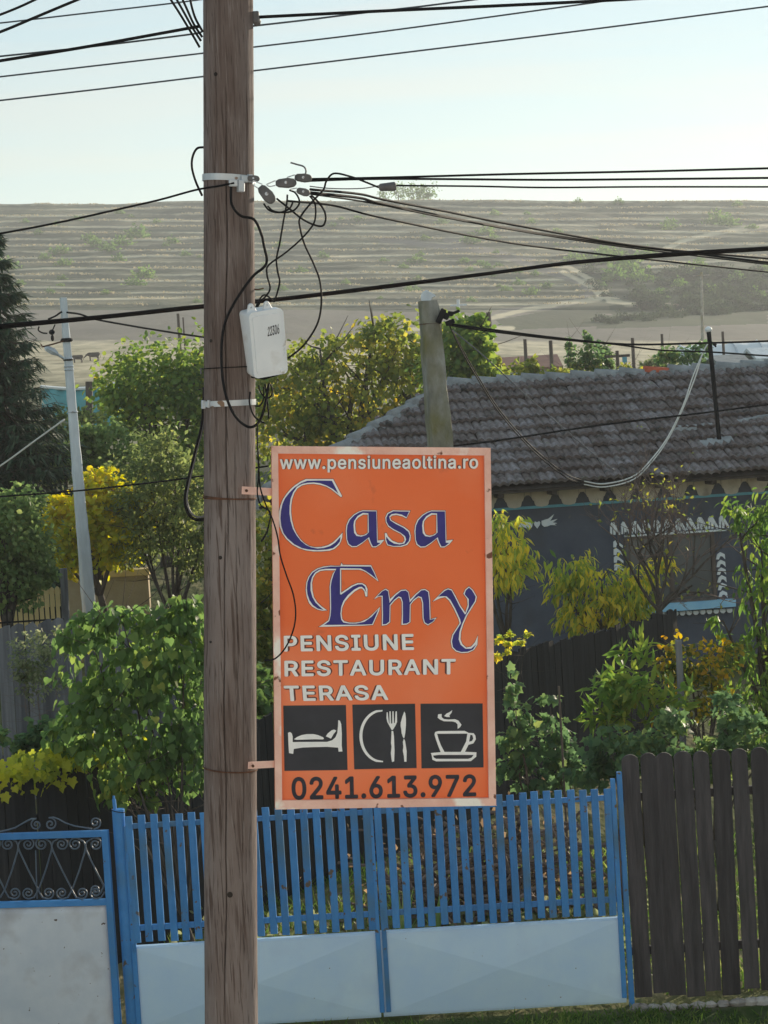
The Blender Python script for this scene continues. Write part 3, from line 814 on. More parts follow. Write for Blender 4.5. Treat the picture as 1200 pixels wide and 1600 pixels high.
for i in range(NR + 1):
    q = i / NR; c = ground_pt.lerp(top_pt, q)
    _, py = proj(c); R0 = pole_r(np.clip(py, -500, 2300))
    for kk in range(NS):
        a = -math.pi + 2 * math.pi * kk / NS
        r = R0 * (1 + 0.012 * math.sin(2 * a + q * 5) + 0.008 * math.sin(3 * a + 1.3 + q * 9) + 0.004 * math.sin(11 * a + 3 * math.sin(q * 14)))
        z01 = 1 - py / 1600.0
        for (ca, z0, z1, w, d) in cracks:
            aa = ca + 0.035 * math.sin(q * 31 + ca * 5) + 0.02 * math.sin(q * 77 + ca)
            tz = 1 - z01
            env = min(1, max(0, (tz - z0) / 0.04)) * min(1, max(0, (z1 - tz) / 0.04)) if 0 <= tz <= 1 else 0
            da = abs(a - aa)
            hw = w * 1.15
            if da < hw: r -= d * 1.3 * env * (1 - (da / hw) ** 2)
        mb.v.append(tuple(c + perp1 * (math.cos(a) * r) - perp2 * (-math.sin(a) * r)))
for i in range(NR):
    for kk in range(NS):
        k2 = (kk + 1) % NS
        mb.f.append((i * NS + kk, i * NS + k2, (i + 1) * NS + k2, (i + 1) * NS + kk))
mb.f.append(tuple(NR * NS + k for k in range(NS)))
mb.build('shaft', M['pole_wood'], pole, smooth=True)
def pole_surf(py, a, extra=0.0):
    """point on the pole's skin; a = angle, -pi/2 faces the camera, 0 to the right of the picture"""
    c = pole_at(py); r = pole_r(py) + extra
    return c + perp1 * (math.cos(a) * r) + Vector((0, 1, 0)) * (math.sin(a) * r)
# knots and bolt holes
for (kx, ky, kr) in ((340, 118, 3.2), (347, 858, 3.0), (332, 524, 2.6), (362, 1384, 4.5), (331, 990, 2.0)):
    c = pole_at(ky); s = (kx - proj(c)[0]) * mpp(YP) / pole_r(ky)
    a = -math.acos(max(-1, min(1, s)))
    p = pole_surf(ky, a, 0.0005); nd = (p - c).normalized()
    mb = MB(); mb.tube([p - nd * 0.012, p + nd * 0.0015], kr * mpp(YP), 10); mb.build('knot', M['crack'], pole)
def band(name, py_l, py_r, w_px, r_extra, mat, parent, th=0.003, tilt_back=0.0):
    """hoop round the pole: image rows where it meets the pole's sides"""
    mb = MB(); n = 48
    for i in range(n):
        a = 2 * math.pi * i / n
        py = (py_l + py_r) / 2 + (py_r - py_l) / 2 * math.cos(a)
        for dz, ex in ((-.5, 0), (.5, 0), (.5, th), (-.5, th)):
            mb.v.append(tuple(pole_surf(py, a, r_extra + ex) + pdir * (dz * w_px * mpp(YP))))
    for i in range(n):
        j = (i + 1) % n
        for k in range(4):
            k2 = (k + 1) % 4
            mb.f.append((i * 4 + k, i * 4 + k2, j * 4 + k2, j * 4 + k))
    return mb.build(name, mat, parent, smooth=False)
b1 = band('metal_band', 272, 276, 10, 0.002, M['steel'], pole)
b2 = band('metal_band', 622, 618, 9, 0.002, M['steel'], pole)
def buckle(py, a, s, parent, mat):
    p = pole_surf(py, a, 0.008); nd = (p - pole_at(py)).normalized(); tg = nd.cross(pdir)
    mb = MB()
    m = Matrix((tg, nd, pdir)).transposed().to_3x3()
    mb.box(p, s, m); return mb.build('buckle', mat, parent, bevel=0.002)
buckle(622, -2.75, (0.022, 0.016, 0.040), b2, M['steel'])
buckle(621, -2.35, (0.010, 0.014, 0.036), b2, M['steel'])
buckle(275, -0.62, (0.030, 0.014, 0.036), b1, M['steel'])
mb = MB()                                                     # anchor bracket under the upper band
for ax, ay, sx, sy, sz in ((366, 284, .040, .022, .030), (376, 288, .030, .030, .055), (381, 277, .035, .02, .03)):
    c = pole_at(ay); s = (ax - proj(c)[0]) * mpp(YP) / pole_r(ay); a = -math.acos(max(-1, min(1, s)))
    p = pole_surf(ay, a, 0.014); nd = (p - c).normalized(); tg = nd.cross(pdir)
    mb.box(p, (sx, sy, sz), Matrix((tg, nd, pdir)).transposed().to_3x3())
mb.build('anchor_bracket', M['steel'], pole, bevel=0.003)
mb = MB()
mb.box(pole_surf(27, 0.0, 0.012), (0.03, 0.05, 0.055)); mb.ball(pole_surf(33, 0.0, 0.016), 0.02)
mb.build('insulator', M['clamp'], pole, bevel=0.004)
band('tie_wire', 567, 563, 1.6, 0.0015, M['cable'], pole, 0.004)
mb = MB(); mb.tube([pole_surf(567, 3.05, 0.008), pole_surf(566, 3.1, 0.016), pole_surf(575, 3.1, 0.012)], 0.004, 6); mb.build('wire_twist', M['cable_grey'], pole)
mb = MB(); p = pole_surf(443, 0.0); mb.tube([p - Vector((0.03, 0, 0)), p + Vector((0.02, -.01, -.004)), p + Vector((0.043, -.01, 0.0))], 0.0035, 6); mb.build('nail', M['rust'], pole)

# ------------------------------------------------------------------ white junction box
ub = (CR * .884 + CU * .181 + CB * -.431).normalized(); vb = CR * -.066 + CU * .961 + CB * .27
bc = at(418, 536, YP - 0.13)
BP = Plane(bc, ub, vb)
jb = thing('junction_box', 'white plastic meter box with a stencilled number strapped to the wooden pole', 'junction box', mat=BP.mat())
s4 = mpp(YP) / 4
W, H, D = 232 * s4, 410 * s4, 0.12
def rbox(mb, P, w, h, z0, z1, r, n=4, cx=0, cy=0):
    pts = []
    for (sx, sy, a0) in ((1, 1, 0), (-1, 1, 90), (-1, -1, 180), (1, -1, 270)):
        for k in range(n + 1):
            a = R_(a0 + 90 * k / n)
            pts.append((cx + sx * (w / 2 - r) + r * math.cos(a), cy + sy * (h / 2 - r) + r * math.sin(a)))
    mb.poly([pts], P.fr, z0, z1)
mb = MB(); rbox(mb, BP, W * 0.98, H * 0.97, -D, -0.045, 0.018); mb.build('housing', M['box_white'], jb, bevel=0.004)
mb = MB(); rbox(mb, BP, W, H, -0.043, 0.012, 0.022); ld = mb.build('lid', M['box_white'], jb, bevel=0.008)
mb = MB(); rbox(mb, BP, W * 0.82, H * 0.88, 0.0122, 0.0175, 0.012); mb.build('lid_panel', M['box_white'], ld, bevel=0.003)
for sx in (-0.62, 0.30):
    mb = MB(); cx = sx * W / 2; cy = H / 2
    outer = [(cx - .024, cy - .004), (cx - .014, cy + .030), (cx - .004, cy + .036), (cx + .006, cy + .034), (cx + .024, cy - .004)]
    hole = [(cx + .004 * math.cos(a) - .003, cy + .017 + .005 * math.sin(a)) for a in np.linspace(0, 2 * math.pi, 9)[:-1]]
    mb.poly([outer, hole], BP.fr, -0.035, -0.022); mb.build('lug', M['box_white'], jb, bevel=0.002)
mb = MB(); mb.ball(BP.fr(W * .30, -H * .44, 0.016), (.008, .008, .011), 8, 6); mb.build('latch', M['box_white'], jb, smooth=True)
mb = MB(); mb.tube([BP.fr(-W * .4, -H * .5 - .004, -.06), BP.fr(-W * .1, -H * .5 - .016, -.03), BP.fr(W * .4, -H * .5 - .006, -.03)], .006, 6); mb.build('hinge_rod', M['cable'], jb)

SANS = None
try:                                                          # the sans-serif that ships with Blender itself; its built-in font otherwise
    import os
    SANS = bpy.data.fonts.load(os.path.join(bpy.utils.system_resource('DATAFILES'), 'fonts', 'Inter.woff2'))
except Exception:
    SANS = None
def text_mesh(body, spacing=1.0, res=5):
    """glyph contours filled one by one (each outline with the counters inside it), so overlapping strokes of a letter unite"""
    cu = bpy.data.curves.new('lettering_curve', 'FONT'); cu.body = body; cu.space_character = spacing; cu.resolution_u = res
    if SANS is not None: cu.font = SANS
    cu.dimensions = '2D'; cu.fill_mode = 'NONE'
    o = bpy.data.objects.new('lettering_curve', cu); COL.objects.link(o)
    bpy.context.view_layer.update()
    ev = o.evaluated_get(bpy.context.evaluated_depsgraph_get()); me = ev.to_mesh()
    co = [(v.co.x, v.co.y) for v in me.vertices]; adj = {}
    for e in me.edges:
        p, q = e.vertices; adj.setdefault(p, []).append(q); adj.setdefault(q, []).append(p)
    seen, loops = set(), []
    for v in adj:
        if v in seen: continue
        lp, cur = [v], v; seen.add(v)
        while True:
            nx_ = [w for w in adj[cur] if w not in seen]
            if not nx_: break
            cur = nx_[0]; seen.add(cur); lp.append(cur)
        P = [co[i] for i in lp]; Q = [P[0]]
        for p in P[1:]:
            if math.hypot(p[0] - Q[-1][0], p[1] - Q[-1][1]) > 1e-4: Q.append(p)
        if len(Q) > 3 and math.hypot(Q[0][0] - Q[-1][0], Q[0][1] - Q[-1][1]) < 1e-4: Q.pop()
        loops.append(Q)
    ev.to_mesh_clear(); bpy.data.objects.remove(o); bpy.data.curves.remove(cu)
    # overlapping strokes unite: triangulate all contours together and keep what winds round at least once
    V2, E2 = [], []
    for P in loops:
        b0 = len(V2); V2 += [Vector(p) for p in P]; E2 += [(b0 + i, b0 + (i + 1) % len(P)) for i in range(len(P))]
    cv, ce, cf = delaunay_2d_cdt(V2, E2, [], 0, 1e-6)[:3]
    cf = [tuple(f) for f in cf]
    cen = np.array([[sum(cv[i].x for i in f) / len(f), sum(cv[i].y for i in f) / len(f)] for f in cf])
    wind = np.zeros(len(cf))
    for P in loops:
        Q = np.array(P); x1, y1 = Q[:, 0], Q[:, 1]; x2, y2 = np.roll(x1, -1), np.roll(y1, -1)
        for a, b, c, d in zip(x1, y1, x2, y2):
            cr = (c - a) * (cen[:, 1] - b) - (cen[:, 0] - a) * (d - b)
            wind += np.where((b <= cen[:, 1]) & (d > cen[:, 1]) & (cr > 0), 1, 0) - np.where((b > cen[:, 1]) & (d <= cen[:, 1]) & (cr < 0), 1, 0)
    return [(p.x, p.y, 0.0) for p in cv], [f for f, w in zip(cf, wind) if abs(w) > 0.5]
def lettering(P, body, tl, bl, tr, br, z, mat, parent, bold=0.02, spacing=1.0, name='lettering', th=0.0012, edge=None, wob=0.0):
    """text fitted into the quad whose photograph corners are given"""
    V, F = text_mesh(body, spacing)
    xs_ = [v[0] for v in V]; ys_ = [v[1] for v in V]
    x0, x1, y0, y1 = min(xs_) - bold, max(xs_) + bold, min(ys_) - bold, max(ys_) + bold
    TL, BL, TR, BR = (Vector(P.loc(*p)) for p in (tl, bl, tr, br))
    def mp(x, y):
        a, b = (x - x0) / (x1 - x0), (y - y0) / (y1 - y0)
        q = BL.lerp(BR, a).lerp(TL.lerp(TR, a), b)
        if wob: q = q + Vector((math.sin(x * 7 + y * 5) * wob, math.sin(x * 9 + 1) * wob))
        return q
    mb = MB()
    d = [(0, 0)] + ([(bold * math.cos(t), bold * math.sin(t)) for t in np.linspace(0, 2 * math.pi, 9)[:-1]] if bold > 0 else [])
    for k, (dx, dy) in enumerate(d):                            # heavier strokes: the outline swept round a small circle
        mb.add([P.fr(*mp(v[0] + dx, v[1] + dy), z - 0.00008 * k + v[2]) for v in V], F)
    o = mb.build(name, mat, parent)
    return o
lettering(BP.off(0.0), '22306', (416, 510), (415.5, 525), (433, 505), (434, 520.5), 0.0190, M['ink'], jb, bold=0.012)

# ------------------------------------------------------------------ the advertising sign
yaw = R_(7.5)
v_s = at(427, 697, YP) - at(432, 1263, YP)
u_s = at(770, 979, YP) - at(428, 980.5, YP)
u_s = Vector((u_s.x * math.cos(yaw), u_s.length * math.sin(yaw), u_s.z))
SP = Plane(at(428, 980, YP - 0.03), u_s, v_s)
sign = thing('sign_board', 'orange guesthouse advertising sign in a peeling pink frame clamped to the wooden pole', 'sign', mat=SP.mat())
TL, TR, BRc, BL = SP.locs([(424, 697), (765, 700), (774, 1257), (430, 1263)])
ITL, ITR, IBR, IBL = SP.locs([(434, 708), (756, 711), (763, 1246), (440, 1250)])
mb = MB(); mb.poly([[BL, BRc, TR, TL]], SP.fr, -0.018, 0.0); panel = mb.build('panel', M['orange'], sign)
def edge_bar(a, b, w_in, nm='frame'):
    mb = MB(); mb.poly([[a[0], b[0], b[1], a[1]]], SP.fr, -0.024, 0.022); return mb.build(nm, M['pink_frame'], sign, bevel=0.003)
edge_bar((BL, IBL), (BRc, IBR), 0)
edge_bar((BRc, IBR), (TR, ITR), 0)
edge_bar((TR, ITR), (TL, ITL), 0)
edge_bar((TL, ITL), (BL, IBL), 0)
# letters traced as outlines: a pale outline, the navy stroke on it, a dark hairline round both
def ofs(poly, d):
    n = len(poly); A = sum(poly[i][0] * poly[(i + 1) % n][1] - poly[(i + 1) % n][0] * poly[i][1] for i in range(n))
    s = 1 if A > 0 else -1; out = []
    for i in range(n):
        p0, p1, p2 = poly[i - 1], poly[i], poly[(i + 1) % n]
        e1 = Vector((p1[0] - p0[0], p1[1] - p0[1])); e2 = Vector((p2[0] - p1[0], p2[1] - p1[1]))
        if e1.length < 1e-9 or e2.length < 1e-9: out.append(p1); continue
        e1.normalize(); e2.normalize()
        n1 = Vector((e1.y, -e1.x)) * s; n2 = Vector((e2.y, -e2.x)) * s
        b = n1 + n2
        if b.length < 0.2: out.append(p1); continue
        b.normalize(); k = d / max(0.45, b.dot(n1))
        out.append((p1[0] + b.x * k, p1[1] + b.y * k))
    return out
def trace(P, org, sc, pts): return [P.loc(org[0] + x / sc, org[1] + y / sc) for x, y in pts]
def letter(org, sc, white, blue, wholes=(), bholes=()):
    lw = trace(SP, org, sc, white); lb = trace(SP, org, sc, blue)
    hw = [trace(SP, org, sc, h) for h in wholes]; hb = [trace(SP, org, sc, h) for h in bholes]
    mb = MB(); mb.poly([ofs(lw, 0.0022)] + [ofs(h, -0.0022) for h in hw], SP.fr, 0.0002, 0.0012); e = mb.build('letter_edge', M['sign_edge'], panel)
    mb = MB(); mb.poly([lw] + hw, SP.fr, 0.0014, 0.0022); mb.build('letter_outline', M['sign_white'], panel)
    mb = MB(); mb.poly([lb] + hb, SP.fr, 0.0024, 0.0032); mb.build('letter', M['sign_blue'], panel)
letter((430, 740), 10,
 [(480,85),(905,85),(960,190),(1045,350),(1030,368),(960,315),(880,250),(800,205),(700,175),(600,160),(500,165),(420,185),(350,230),(300,300),(265,400),(250,500),(248,600),(260,720),(290,840),(330,930),(390,1020),(450,1080),(530,1130),(620,1150),(720,1145),(820,1120),(900,1075),(980,1000),(1050,920),(1045,1000),(1025,1060),(1000,1110),(930,1175),(850,1205),(720,1215),(600,1215),(480,1200),(370,1165),(270,1110),(170,1020),(110,930),(70,830),(58,720),(60,600),(80,500),(120,400),(180,310),(240,240),(310,180),(400,120)],
 [(500,112),(700,108),(885,112),(930,200),(985,310),(900,240),(800,185),(700,150),(600,137),(500,143),(420,160),(340,205),(280,290),(240,390),(225,500),(222,620),(240,740),(275,860),(330,960),(400,1050),(480,1115),(560,1150),(660,1170),(760,1162),(860,1130),(940,1075),(1020,985),(1010,1060),(960,1120),(900,1165),(800,1185),(650,1195),(520,1185),(420,1165),(300,1105),(190,1010),(130,930),(95,820),(82,700),(90,580),(115,470),(150,390),(220,300),(300,220),(400,150)])
AW = [(245,115),(390,118),(395,250),(400,380),(400,430),(470,422),(430,470),(380,502),(340,500),(320,460),(300,410),(240,460),(180,498),(130,500),(90,470),(75,420),(68,330),(75,270),(100,210),(150,160),(200,130)]
AWH = [(250,160),(297,160),(297,350),(260,372),(220,378),(185,365),(170,330),(165,270),(170,225),(200,190)]
AB = [(245,124),(385,126),(390,250),(392,400),(395,452),(430,455),(385,490),(350,492),(330,455),(310,395),(240,450),(180,488),(135,490),(100,465),(82,420),(78,330),(85,270),(110,215),(155,168),(205,138)]
ABH = [(245,142),(303,147),(308,345),(280,372),(230,390),(180,382),(155,350),(148,270),(155,225),(190,175)]
letter((530, 780), 6.667, AW, AB, [AWH], [ABH])
sh = lambda L: [(x + 715, y + 2 - (x - 250) * 0.01) for x, y in L]
letter((530, 780), 6.667, sh(AW), sh(AB), [sh(AWH)], [sh(ABH)])
letter((530, 780), 6.667,
 [(560,115),(640,118),(740,120),(725,150),(700,200),(660,180),(600,165),(550,170),(530,190),(545,220),(600,250),(680,290),(730,330),(745,380),(740,430),(710,475),(650,495),(560,495),(500,480),(480,430),(475,355),(490,350),(510,390),(550,430),(610,455),(660,455),(680,430),(675,395),(640,360),(560,320),(510,285),(485,240),(480,190),(500,145)],
 [(565,125),(640,128),(728,128),(715,155),(700,188),(650,160),(590,148),(545,155),(520,180),(530,220),(590,258),(670,298),(720,340),(735,385),(725,435),(695,468),(640,485),(560,487),(505,470),(488,420),(490,390),(520,430),(570,462),(630,472),(680,460),(697,420),(685,385),(640,350),(560,308),(515,275),(492,235),(490,190),(510,152)])
letter((470, 870), 8.571,
 [(530,120),(545,80),(560,108),(940,112),(990,210),(1040,330),(960,270),(880,210),(830,185),(780,172),(540,172),(540,480),(600,440),(680,385),(760,352),(820,352),(870,380),(893,430),(890,530),(865,530),(850,460),(820,425),(790,425),(720,465),(650,530),(590,600),(555,680),(545,760),(555,830),(580,862),(650,880),(720,882),(800,870),(900,825),(980,750),(1060,670),(1050,720),(965,912),(820,922),(240,938),(300,900),(370,850),(385,790),(392,700),(390,560),(385,400),(400,310),(430,220),(465,180),(330,180),(260,190),(200,225),(165,280),(150,350),(155,450),(175,540),(220,610),(280,665),(350,715),(290,722),(220,705),(150,665),(110,620),(80,540),(65,440),(75,340),(100,270),(150,200),(220,155),(300,130),(400,118),(470,122)],
 [(475,130),(530,128),(935,130),(980,215),(1020,305),(950,245),(870,190),(800,155),(525,152),(525,500),(540,505),(620,450),(700,395),(770,368),(820,368),(860,400),(878,480),(850,430),(815,400),(780,402),(710,440),(630,510),(570,590),(540,670),(530,760),(540,840),(570,880),(650,893),(740,893),(850,870),(950,800),(1040,700),(1000,800),(955,902),(820,908),(310,912),(380,860),(397,790),(405,700),(403,560),(400,400),(412,320),(440,230),(475,160),(330,160),(250,172),(190,210),(150,270),(130,350),(130,450),(155,540),(195,610),(250,665),(305,712),(225,692),(160,645),(115,580),(88,500),(80,420),(88,340),(115,270),(160,210),(230,165),(310,142),(400,130)])
letter((580, 900), 6.667,
 [(30,240),(60,205),(110,155),(150,132),(180,150),(195,240),(260,180),(310,145),(360,140),(390,165),(405,245),(470,180),(520,140),(560,135),(600,160),(612,250),(618,450),(680,432),(650,475),(590,515),(550,490),(535,440),(530,280),(515,230),(490,222),(440,260),(410,300),(408,480),(370,505),(315,508),(320,400),(318,270),(305,235),(285,225),(240,260),(200,310),(198,480),(160,510),(110,517),(112,400),(108,215),(80,215)],
 [(60,215),(115,158),(150,142),(175,160),(188,250),(190,280),(250,205),(310,155),(360,150),(385,172),(398,250),(400,275),(470,195),(520,150),(560,145),(592,168),(603,250),(610,455),(665,445),(640,475),(590,503),(558,482),(545,440),(540,280),(525,220),(490,210),(440,245),(402,295),(398,478),(365,495),(328,497),(330,400),(328,270),(312,222),(285,212),(240,245),(192,300),(188,475),(155,500),(120,503),(122,400),(118,205),(90,205)])
letter((580, 900), 6.667,
 [(640,265),(700,205),(760,145),(800,128),(840,140),(880,210),(930,310),(980,380),(1005,300),(1000,240),(960,185),(980,140),(1018,108),(1060,145),(1100,215),(1090,265),(1050,330),(1000,410),(960,500),(935,580),(930,660),(950,710),(990,745),(1040,735),(1080,690),(1110,620),(1105,715),(1070,770),(1010,798),(940,803),(880,785),(840,745),(828,680),(845,610),(890,540),(920,490),(910,450),(860,340),(810,255),(770,220),(720,230)],
 [(695,215),(765,155),(800,138),(835,150),(870,215),(920,315),(975,400),(985,395),(1015,320),(1015,240),(972,190),(985,150),(1018,120),(1050,150),(1088,215),(1080,260),(1035,330),(985,410),(945,500),(918,580),(910,660),(930,715),(980,757),(1040,757),(1095,710),(1060,765),(1005,788),(940,792),(885,775),(850,740),(840,680),(855,615),(900,545),(935,490),(925,450),(875,340),(825,250),(785,212),(740,210)])
def sline(body, tl, bl, tr, br, mat, bold, spacing=1.0):
    lettering(SP, body, tl, bl, tr, br, 0.0012, M['sign_edge'], panel, bold=bold + 0.03, spacing=spacing, name='lettering_edge', th=0.001) if mat is not M['ink'] else None
    return lettering(SP, body, tl, bl, tr, br, 0.0026, mat, panel, bold=bold, spacing=spacing, th=0.0012)
sline('www.pensiuneaoltina.ro', (437, 712), (437, 738.5), (747, 711), (747, 737.5), M['sign_white'], 0.018, 1.06)
sline('PENSIUNE', (443, 993), (444, 1018.5), (646, 990), (647, 1016), M['sign_white'], 0.022, 1.1)
sline('RESTAURANT', (444, 1032), (444.5, 1057.5), (712, 1029), (712, 1054), M['sign_white'], 0.022, 1.1)
sline('TERASA', (443, 1071), (445, 1096), (605, 1070), (607, 1094), M['sign_white'], 0.022, 1.1)
sline('0241.613.972', (455, 1214), (456, 1250), (744, 1209.5), (744, 1244.5), M['ink'], 0.022, 1.04)
def flat(parent, mat, loops, z0, z1, name):
    mb = MB(); mb.poly(loops, SP.fr, z0, z1); return mb.build(name, mat, parent)
for q in ([(442.5,1102.5),(442.5+0,1102.5),(540.5,1101.5),(543,1203),(444.5,1204.5)], [(550.5,1101),(648.5,1099.5),(651,1200),(553.5,1202)], [(657,1099.5),(754,1099),(755.5,1199),(658.5,1200.5)]):
    q = [p for i, p in enumerate(q) if i == 0 or p != q[i - 1]]
    flat(panel, M['sign_dark'], [SP.locs(q)], 0.0002, 0.0016, 'pictogram_field')
def ico(org, sc, *loops): flat(panel, M['sign_white'], [trace(SP, org, sc, l) for l in loops], 0.0018, 0.0028, 'pictogram')
o5 = (435, 1095)
ico(o5, 10, [(150,500),(180,485),(210,510),(222,560),(222,645),(340,642),(600,640),(760,640),(840,615),(890,570),(920,500),(930,400),(935,300),(960,310),(980,360),(990,500),(988,700),(1000,790),(940,793),(932,730),(760,718),(560,722),(380,728),(240,750),(230,828),(165,815),(155,650)])
ico(o5, 10, [(243,600),(290,565),(360,535),(440,520),(540,518),(620,535),(700,570),(712,590),(690,602),(560,600),(400,605),(290,608)])
ico(o5, 10, [(740,555),(770,510),(830,460),(870,448),(905,465),(860,520),(820,590),(780,570)])
o6 = (545, 1095); c6 = 10.91
arc = [(575,155)] + [(565 + 385 * math.cos(a), 600 + 455 * math.sin(a)) for a in np.linspace(R_(-105), R_(-255), 24)] + [(580,1045),(585,1025)] + [(575 + 345 * math.cos(a), 600 + 420 * math.sin(a)) for a in np.linspace(R_(-255), R_(-105), 24)] + [(570,180)]
ico(o6, c6, arc)
ico(o6, c6, [(645,195),(662,195),(672,290),(684,385),(692,385),(692,180),(712,178),(720,385),(740,385),(742,180),(762,178),(770,385),(785,370),(796,180),(818,178),(822,360),(790,430),(752,490),(740,498),(725,490),(688,420),(655,360),(640,290)])
ico(o6, c6, [(728,512),(756,515),(768,600),(772,700),(778,850),(772,1030),(735,1042),(725,980),(715,890),(728,780),(718,720)])
ico(o6, c6, [(945,180),(962,215),(972,300),(972,420),(962,540),(948,620),(938,640),(918,610),(900,555),(892,480),(882,430),(884,370),(915,260)])
ico(o6, c6, [(938,645),(958,680),(970,760),(985,860),(982,1038),(945,1035),(938,940),(920,850),(928,780),(920,700)])
o7 = (650, 1090); c7 = 9.23
ico(o7, c7, [(275,495),(320,482),(700,478),(760,508),(830,512),(855,545),(862,600),(825,660),(755,680),(705,780),(870,788),(868,850),(790,915),(290,918),(235,895),(225,830),(212,798),(355,785),(320,700),(285,600),(265,530)],
    [(302,520),(740,518),(722,630),(645,782),(410,782),(360,690),(325,600)], [(782,535),(812,540),(825,590),(805,625),(765,635)], [(245,835),(330,825),(830,825),(800,865),(750,882),(290,882),(255,862)])
ico(o7, c7, [(318,240),(368,235),(368,280),(400,308),(470,315),(560,310),(610,330),(655,390),(635,425),(600,450),(598,385),(570,355),(520,342),(400,340),(345,315),(312,290)])
ico(o7, c7, [(405,265),(440,228),(480,210),(522,180),(510,220),(480,255),(488,280),(440,278)])
# brackets and rusty clamp wires round the pole
for (x0, y0, x1, y1, w) in ((378, 766, 428, 769, 12), (388, 1196, 431, 1194, 11)):
    a, b = at(x0, y0, YP - 0.128), SP.at(x1, y1, -0.004)
    mb = MB(); mb.bar(a, b, w * mpp(YP), 0.006); br = mb.build('bracket', M['pink_frame'], sign, bevel=0.001)
    mb = MB(); q = at(x0 + 7, y0 + 0.5, YP - 0.128); mb.tube([q, q + SP.n * 0.012], 0.007, 8); q2 = SP.at(x1 - 5, y1, -0.009); mb.tube([q2, q2 + SP.n * 0.008], 0.006, 8)
    mb.build('bolt', M['rust'], br)
    rows = (767, 768) if y0 < 900 else (1190, 1194)
    band('clamp_wire', rows[0], rows[1], 2.2, 0.001, M['rust'], sign, 0.005)
    if y0 < 900: band('clamp_wire', rows[0] - 3, rows[1] + 1, 1.4, 0.001, M['rust'], sign, 0.004)
# ------------------------------------------------------------------ blue gate
XU, ZU = Vector((1, 0, 0)), Vector((0, 0, 1))
GY = 16.0
GP = Plane(at(600, 1500, GY), XU, ZU)
sp = mpp(GY)
def gl(px, py): return GP.loc(px, py)
def slat_mesh(w, h, d, mat, name='slat'):
    mb = MB(); x, z, y = w / 2, h / 2, d
    e = 0.003
    # thin pressed strip with turned edges: front slightly crowned
    vs = [(-x, 0, -z), (-x + e, -y, -z), (0, -y - 0.003, -z), (x - e, -y, -z), (x, 0, -z)]
    vs = vs + [(a, b, z) for a, b, _ in vs]
    mb.add(vs, [(0, 1, 6, 5), (1, 2, 7, 6), (2, 3, 8, 7), (3, 4, 9, 8), (0, 5, 9, 4), (5, 6, 7, 8, 9), (4, 3, 2, 1, 0)])
    me = mb.mesh(name); me.materials.append(mat); return me
SLAT = slat_mesh(0.054, (1475 - 1273) * sp, 0.012, M['blue_paint'])
def rail(p, q, w, d, name, mat, root, up=(0, 0, 1), bevel=0.002):
    mb = MB(); mb.bar(p, q, w, d, up); return mb.build(name, mat, root, bevel=bevel)
def crease_panel(c4, depth, mat, root, name='panel'):
    """stamped sheet: four facets meeting at a shallow raised point"""
    mb = MB(); a, b, c, d = [Vector(p) for p in c4]; m = (a + b + c + d) / 4 + Vector((0, -depth, 0))
    n = Vector((0, 0.02, 0))
    mb.add([a, b, c, d, m, a + n, b + n, c + n, d + n], [(0, 1, 4), (1, 2, 4), (2, 3, 4), (3, 0, 4), (8, 7, 6, 5), (0, 5, 6, 1), (1, 6, 7, 2), (2, 7, 8, 3), (3, 8, 5, 0)])
    return mb.build(name, mat, root)
def gate_leaf(x0, x1, xs_top, label, tops, stile_l, stile_r, px_stiles):
    root = thing('gate_leaf', label, 'gate', GP.at((x0 + x1) / 2, 1595), 'leaves of the blue double gate')
    (ty0, ty1) = tops
    yy = lambda px, base: base + (px - 205) * (1228.0 - 1273.0) / (948 - 203)
    for i, px in enumerate(xs_top):
        jit = random.uniform(-2.2, 2.2)
        c = GP.at(px + 6 + 5.0, yy(px, 1273) + 101 + jit)
        m = Matrix.Translation(c + Vector((0, -0.012, 0))) @ Matrix.Rotation(random.uniform(-.010, .010), 4, 'Y') @ Matrix.Rotation(random.uniform(-.05, .05), 4, 'Z')
        inst('slat', SLAT, root, m)
    for base, w, xs_off in ((1291, 8, 1), (1450, 9, 9)):
        a = GP.at(x0 + xs_off, yy(x0, base), 0.0); b = GP.at(x1 + xs_off, yy(x1, base), 0.0)
        b.z = a.z = (a.z + b.z) / 2
        rail(a, b, w * sp, 0.022, 'rail', M['blue_paint'], root)
    for (sx, top) in px_stiles:
        a = GP.at(sx, yy(sx, top), 0.002); b = Vector((a.x, a.y, GP.at(sx + 16, yy(sx, 1604)).z))
        rail(a, b, 0.034, 0.034, 'stile', M['blue_paint'], root, up=(1, 0, 0))
    # frame of the lower half and its stamped sheet
    a = GP.at(x0 + 8, yy(x0, 1482), 0.004); b = GP.at(x1 + 12, yy(x1, 1482), 0.004); zt = (a.z + b.z) / 2
    zb = (GP.at(x0 + 16, yy(x0, 1609)).z + GP.at(x1 + 16, yy(x1, 1609)).z) / 2
    c4 = [(a.x, GY - 0.004, zb), (b.x, GY - 0.004, zb), (b.x, GY - 0.004, zt), (a.x, GY - 0.004, zt)]
    crease_panel(c4, 0.030, M['pale_panel'], root)
    rail((a.x, GY + 0.03, zt + 0.004), (b.x, GY + 0.03, zt + 0.004), 0.016, 0.05, 'rail', M['pale_panel'], root)
    rail((a.x, GY + 0.03, zb - 0.006), (b.x, GY + 0.03, zb - 0.006), 0.02, 0.05, 'rail', M['pale_panel'], root)
    return root
gate_leaf(200, 576, [197 + 19.42 * i for i in range(20)], 'blue slatted gate leaf over a pale blue sheet, behind the wooden pole', (1273, 1251), 192, 578, [(197, 1290), (577, 1262)])
gate_leaf(584, 960, [584 + 18.85 * i for i in range(20)], 'blue slatted gate leaf over a pale blue sheet, next to the dark round-topped fence', (1250, 1228), 586, 958, [(587, 1262), (957, 1262)])
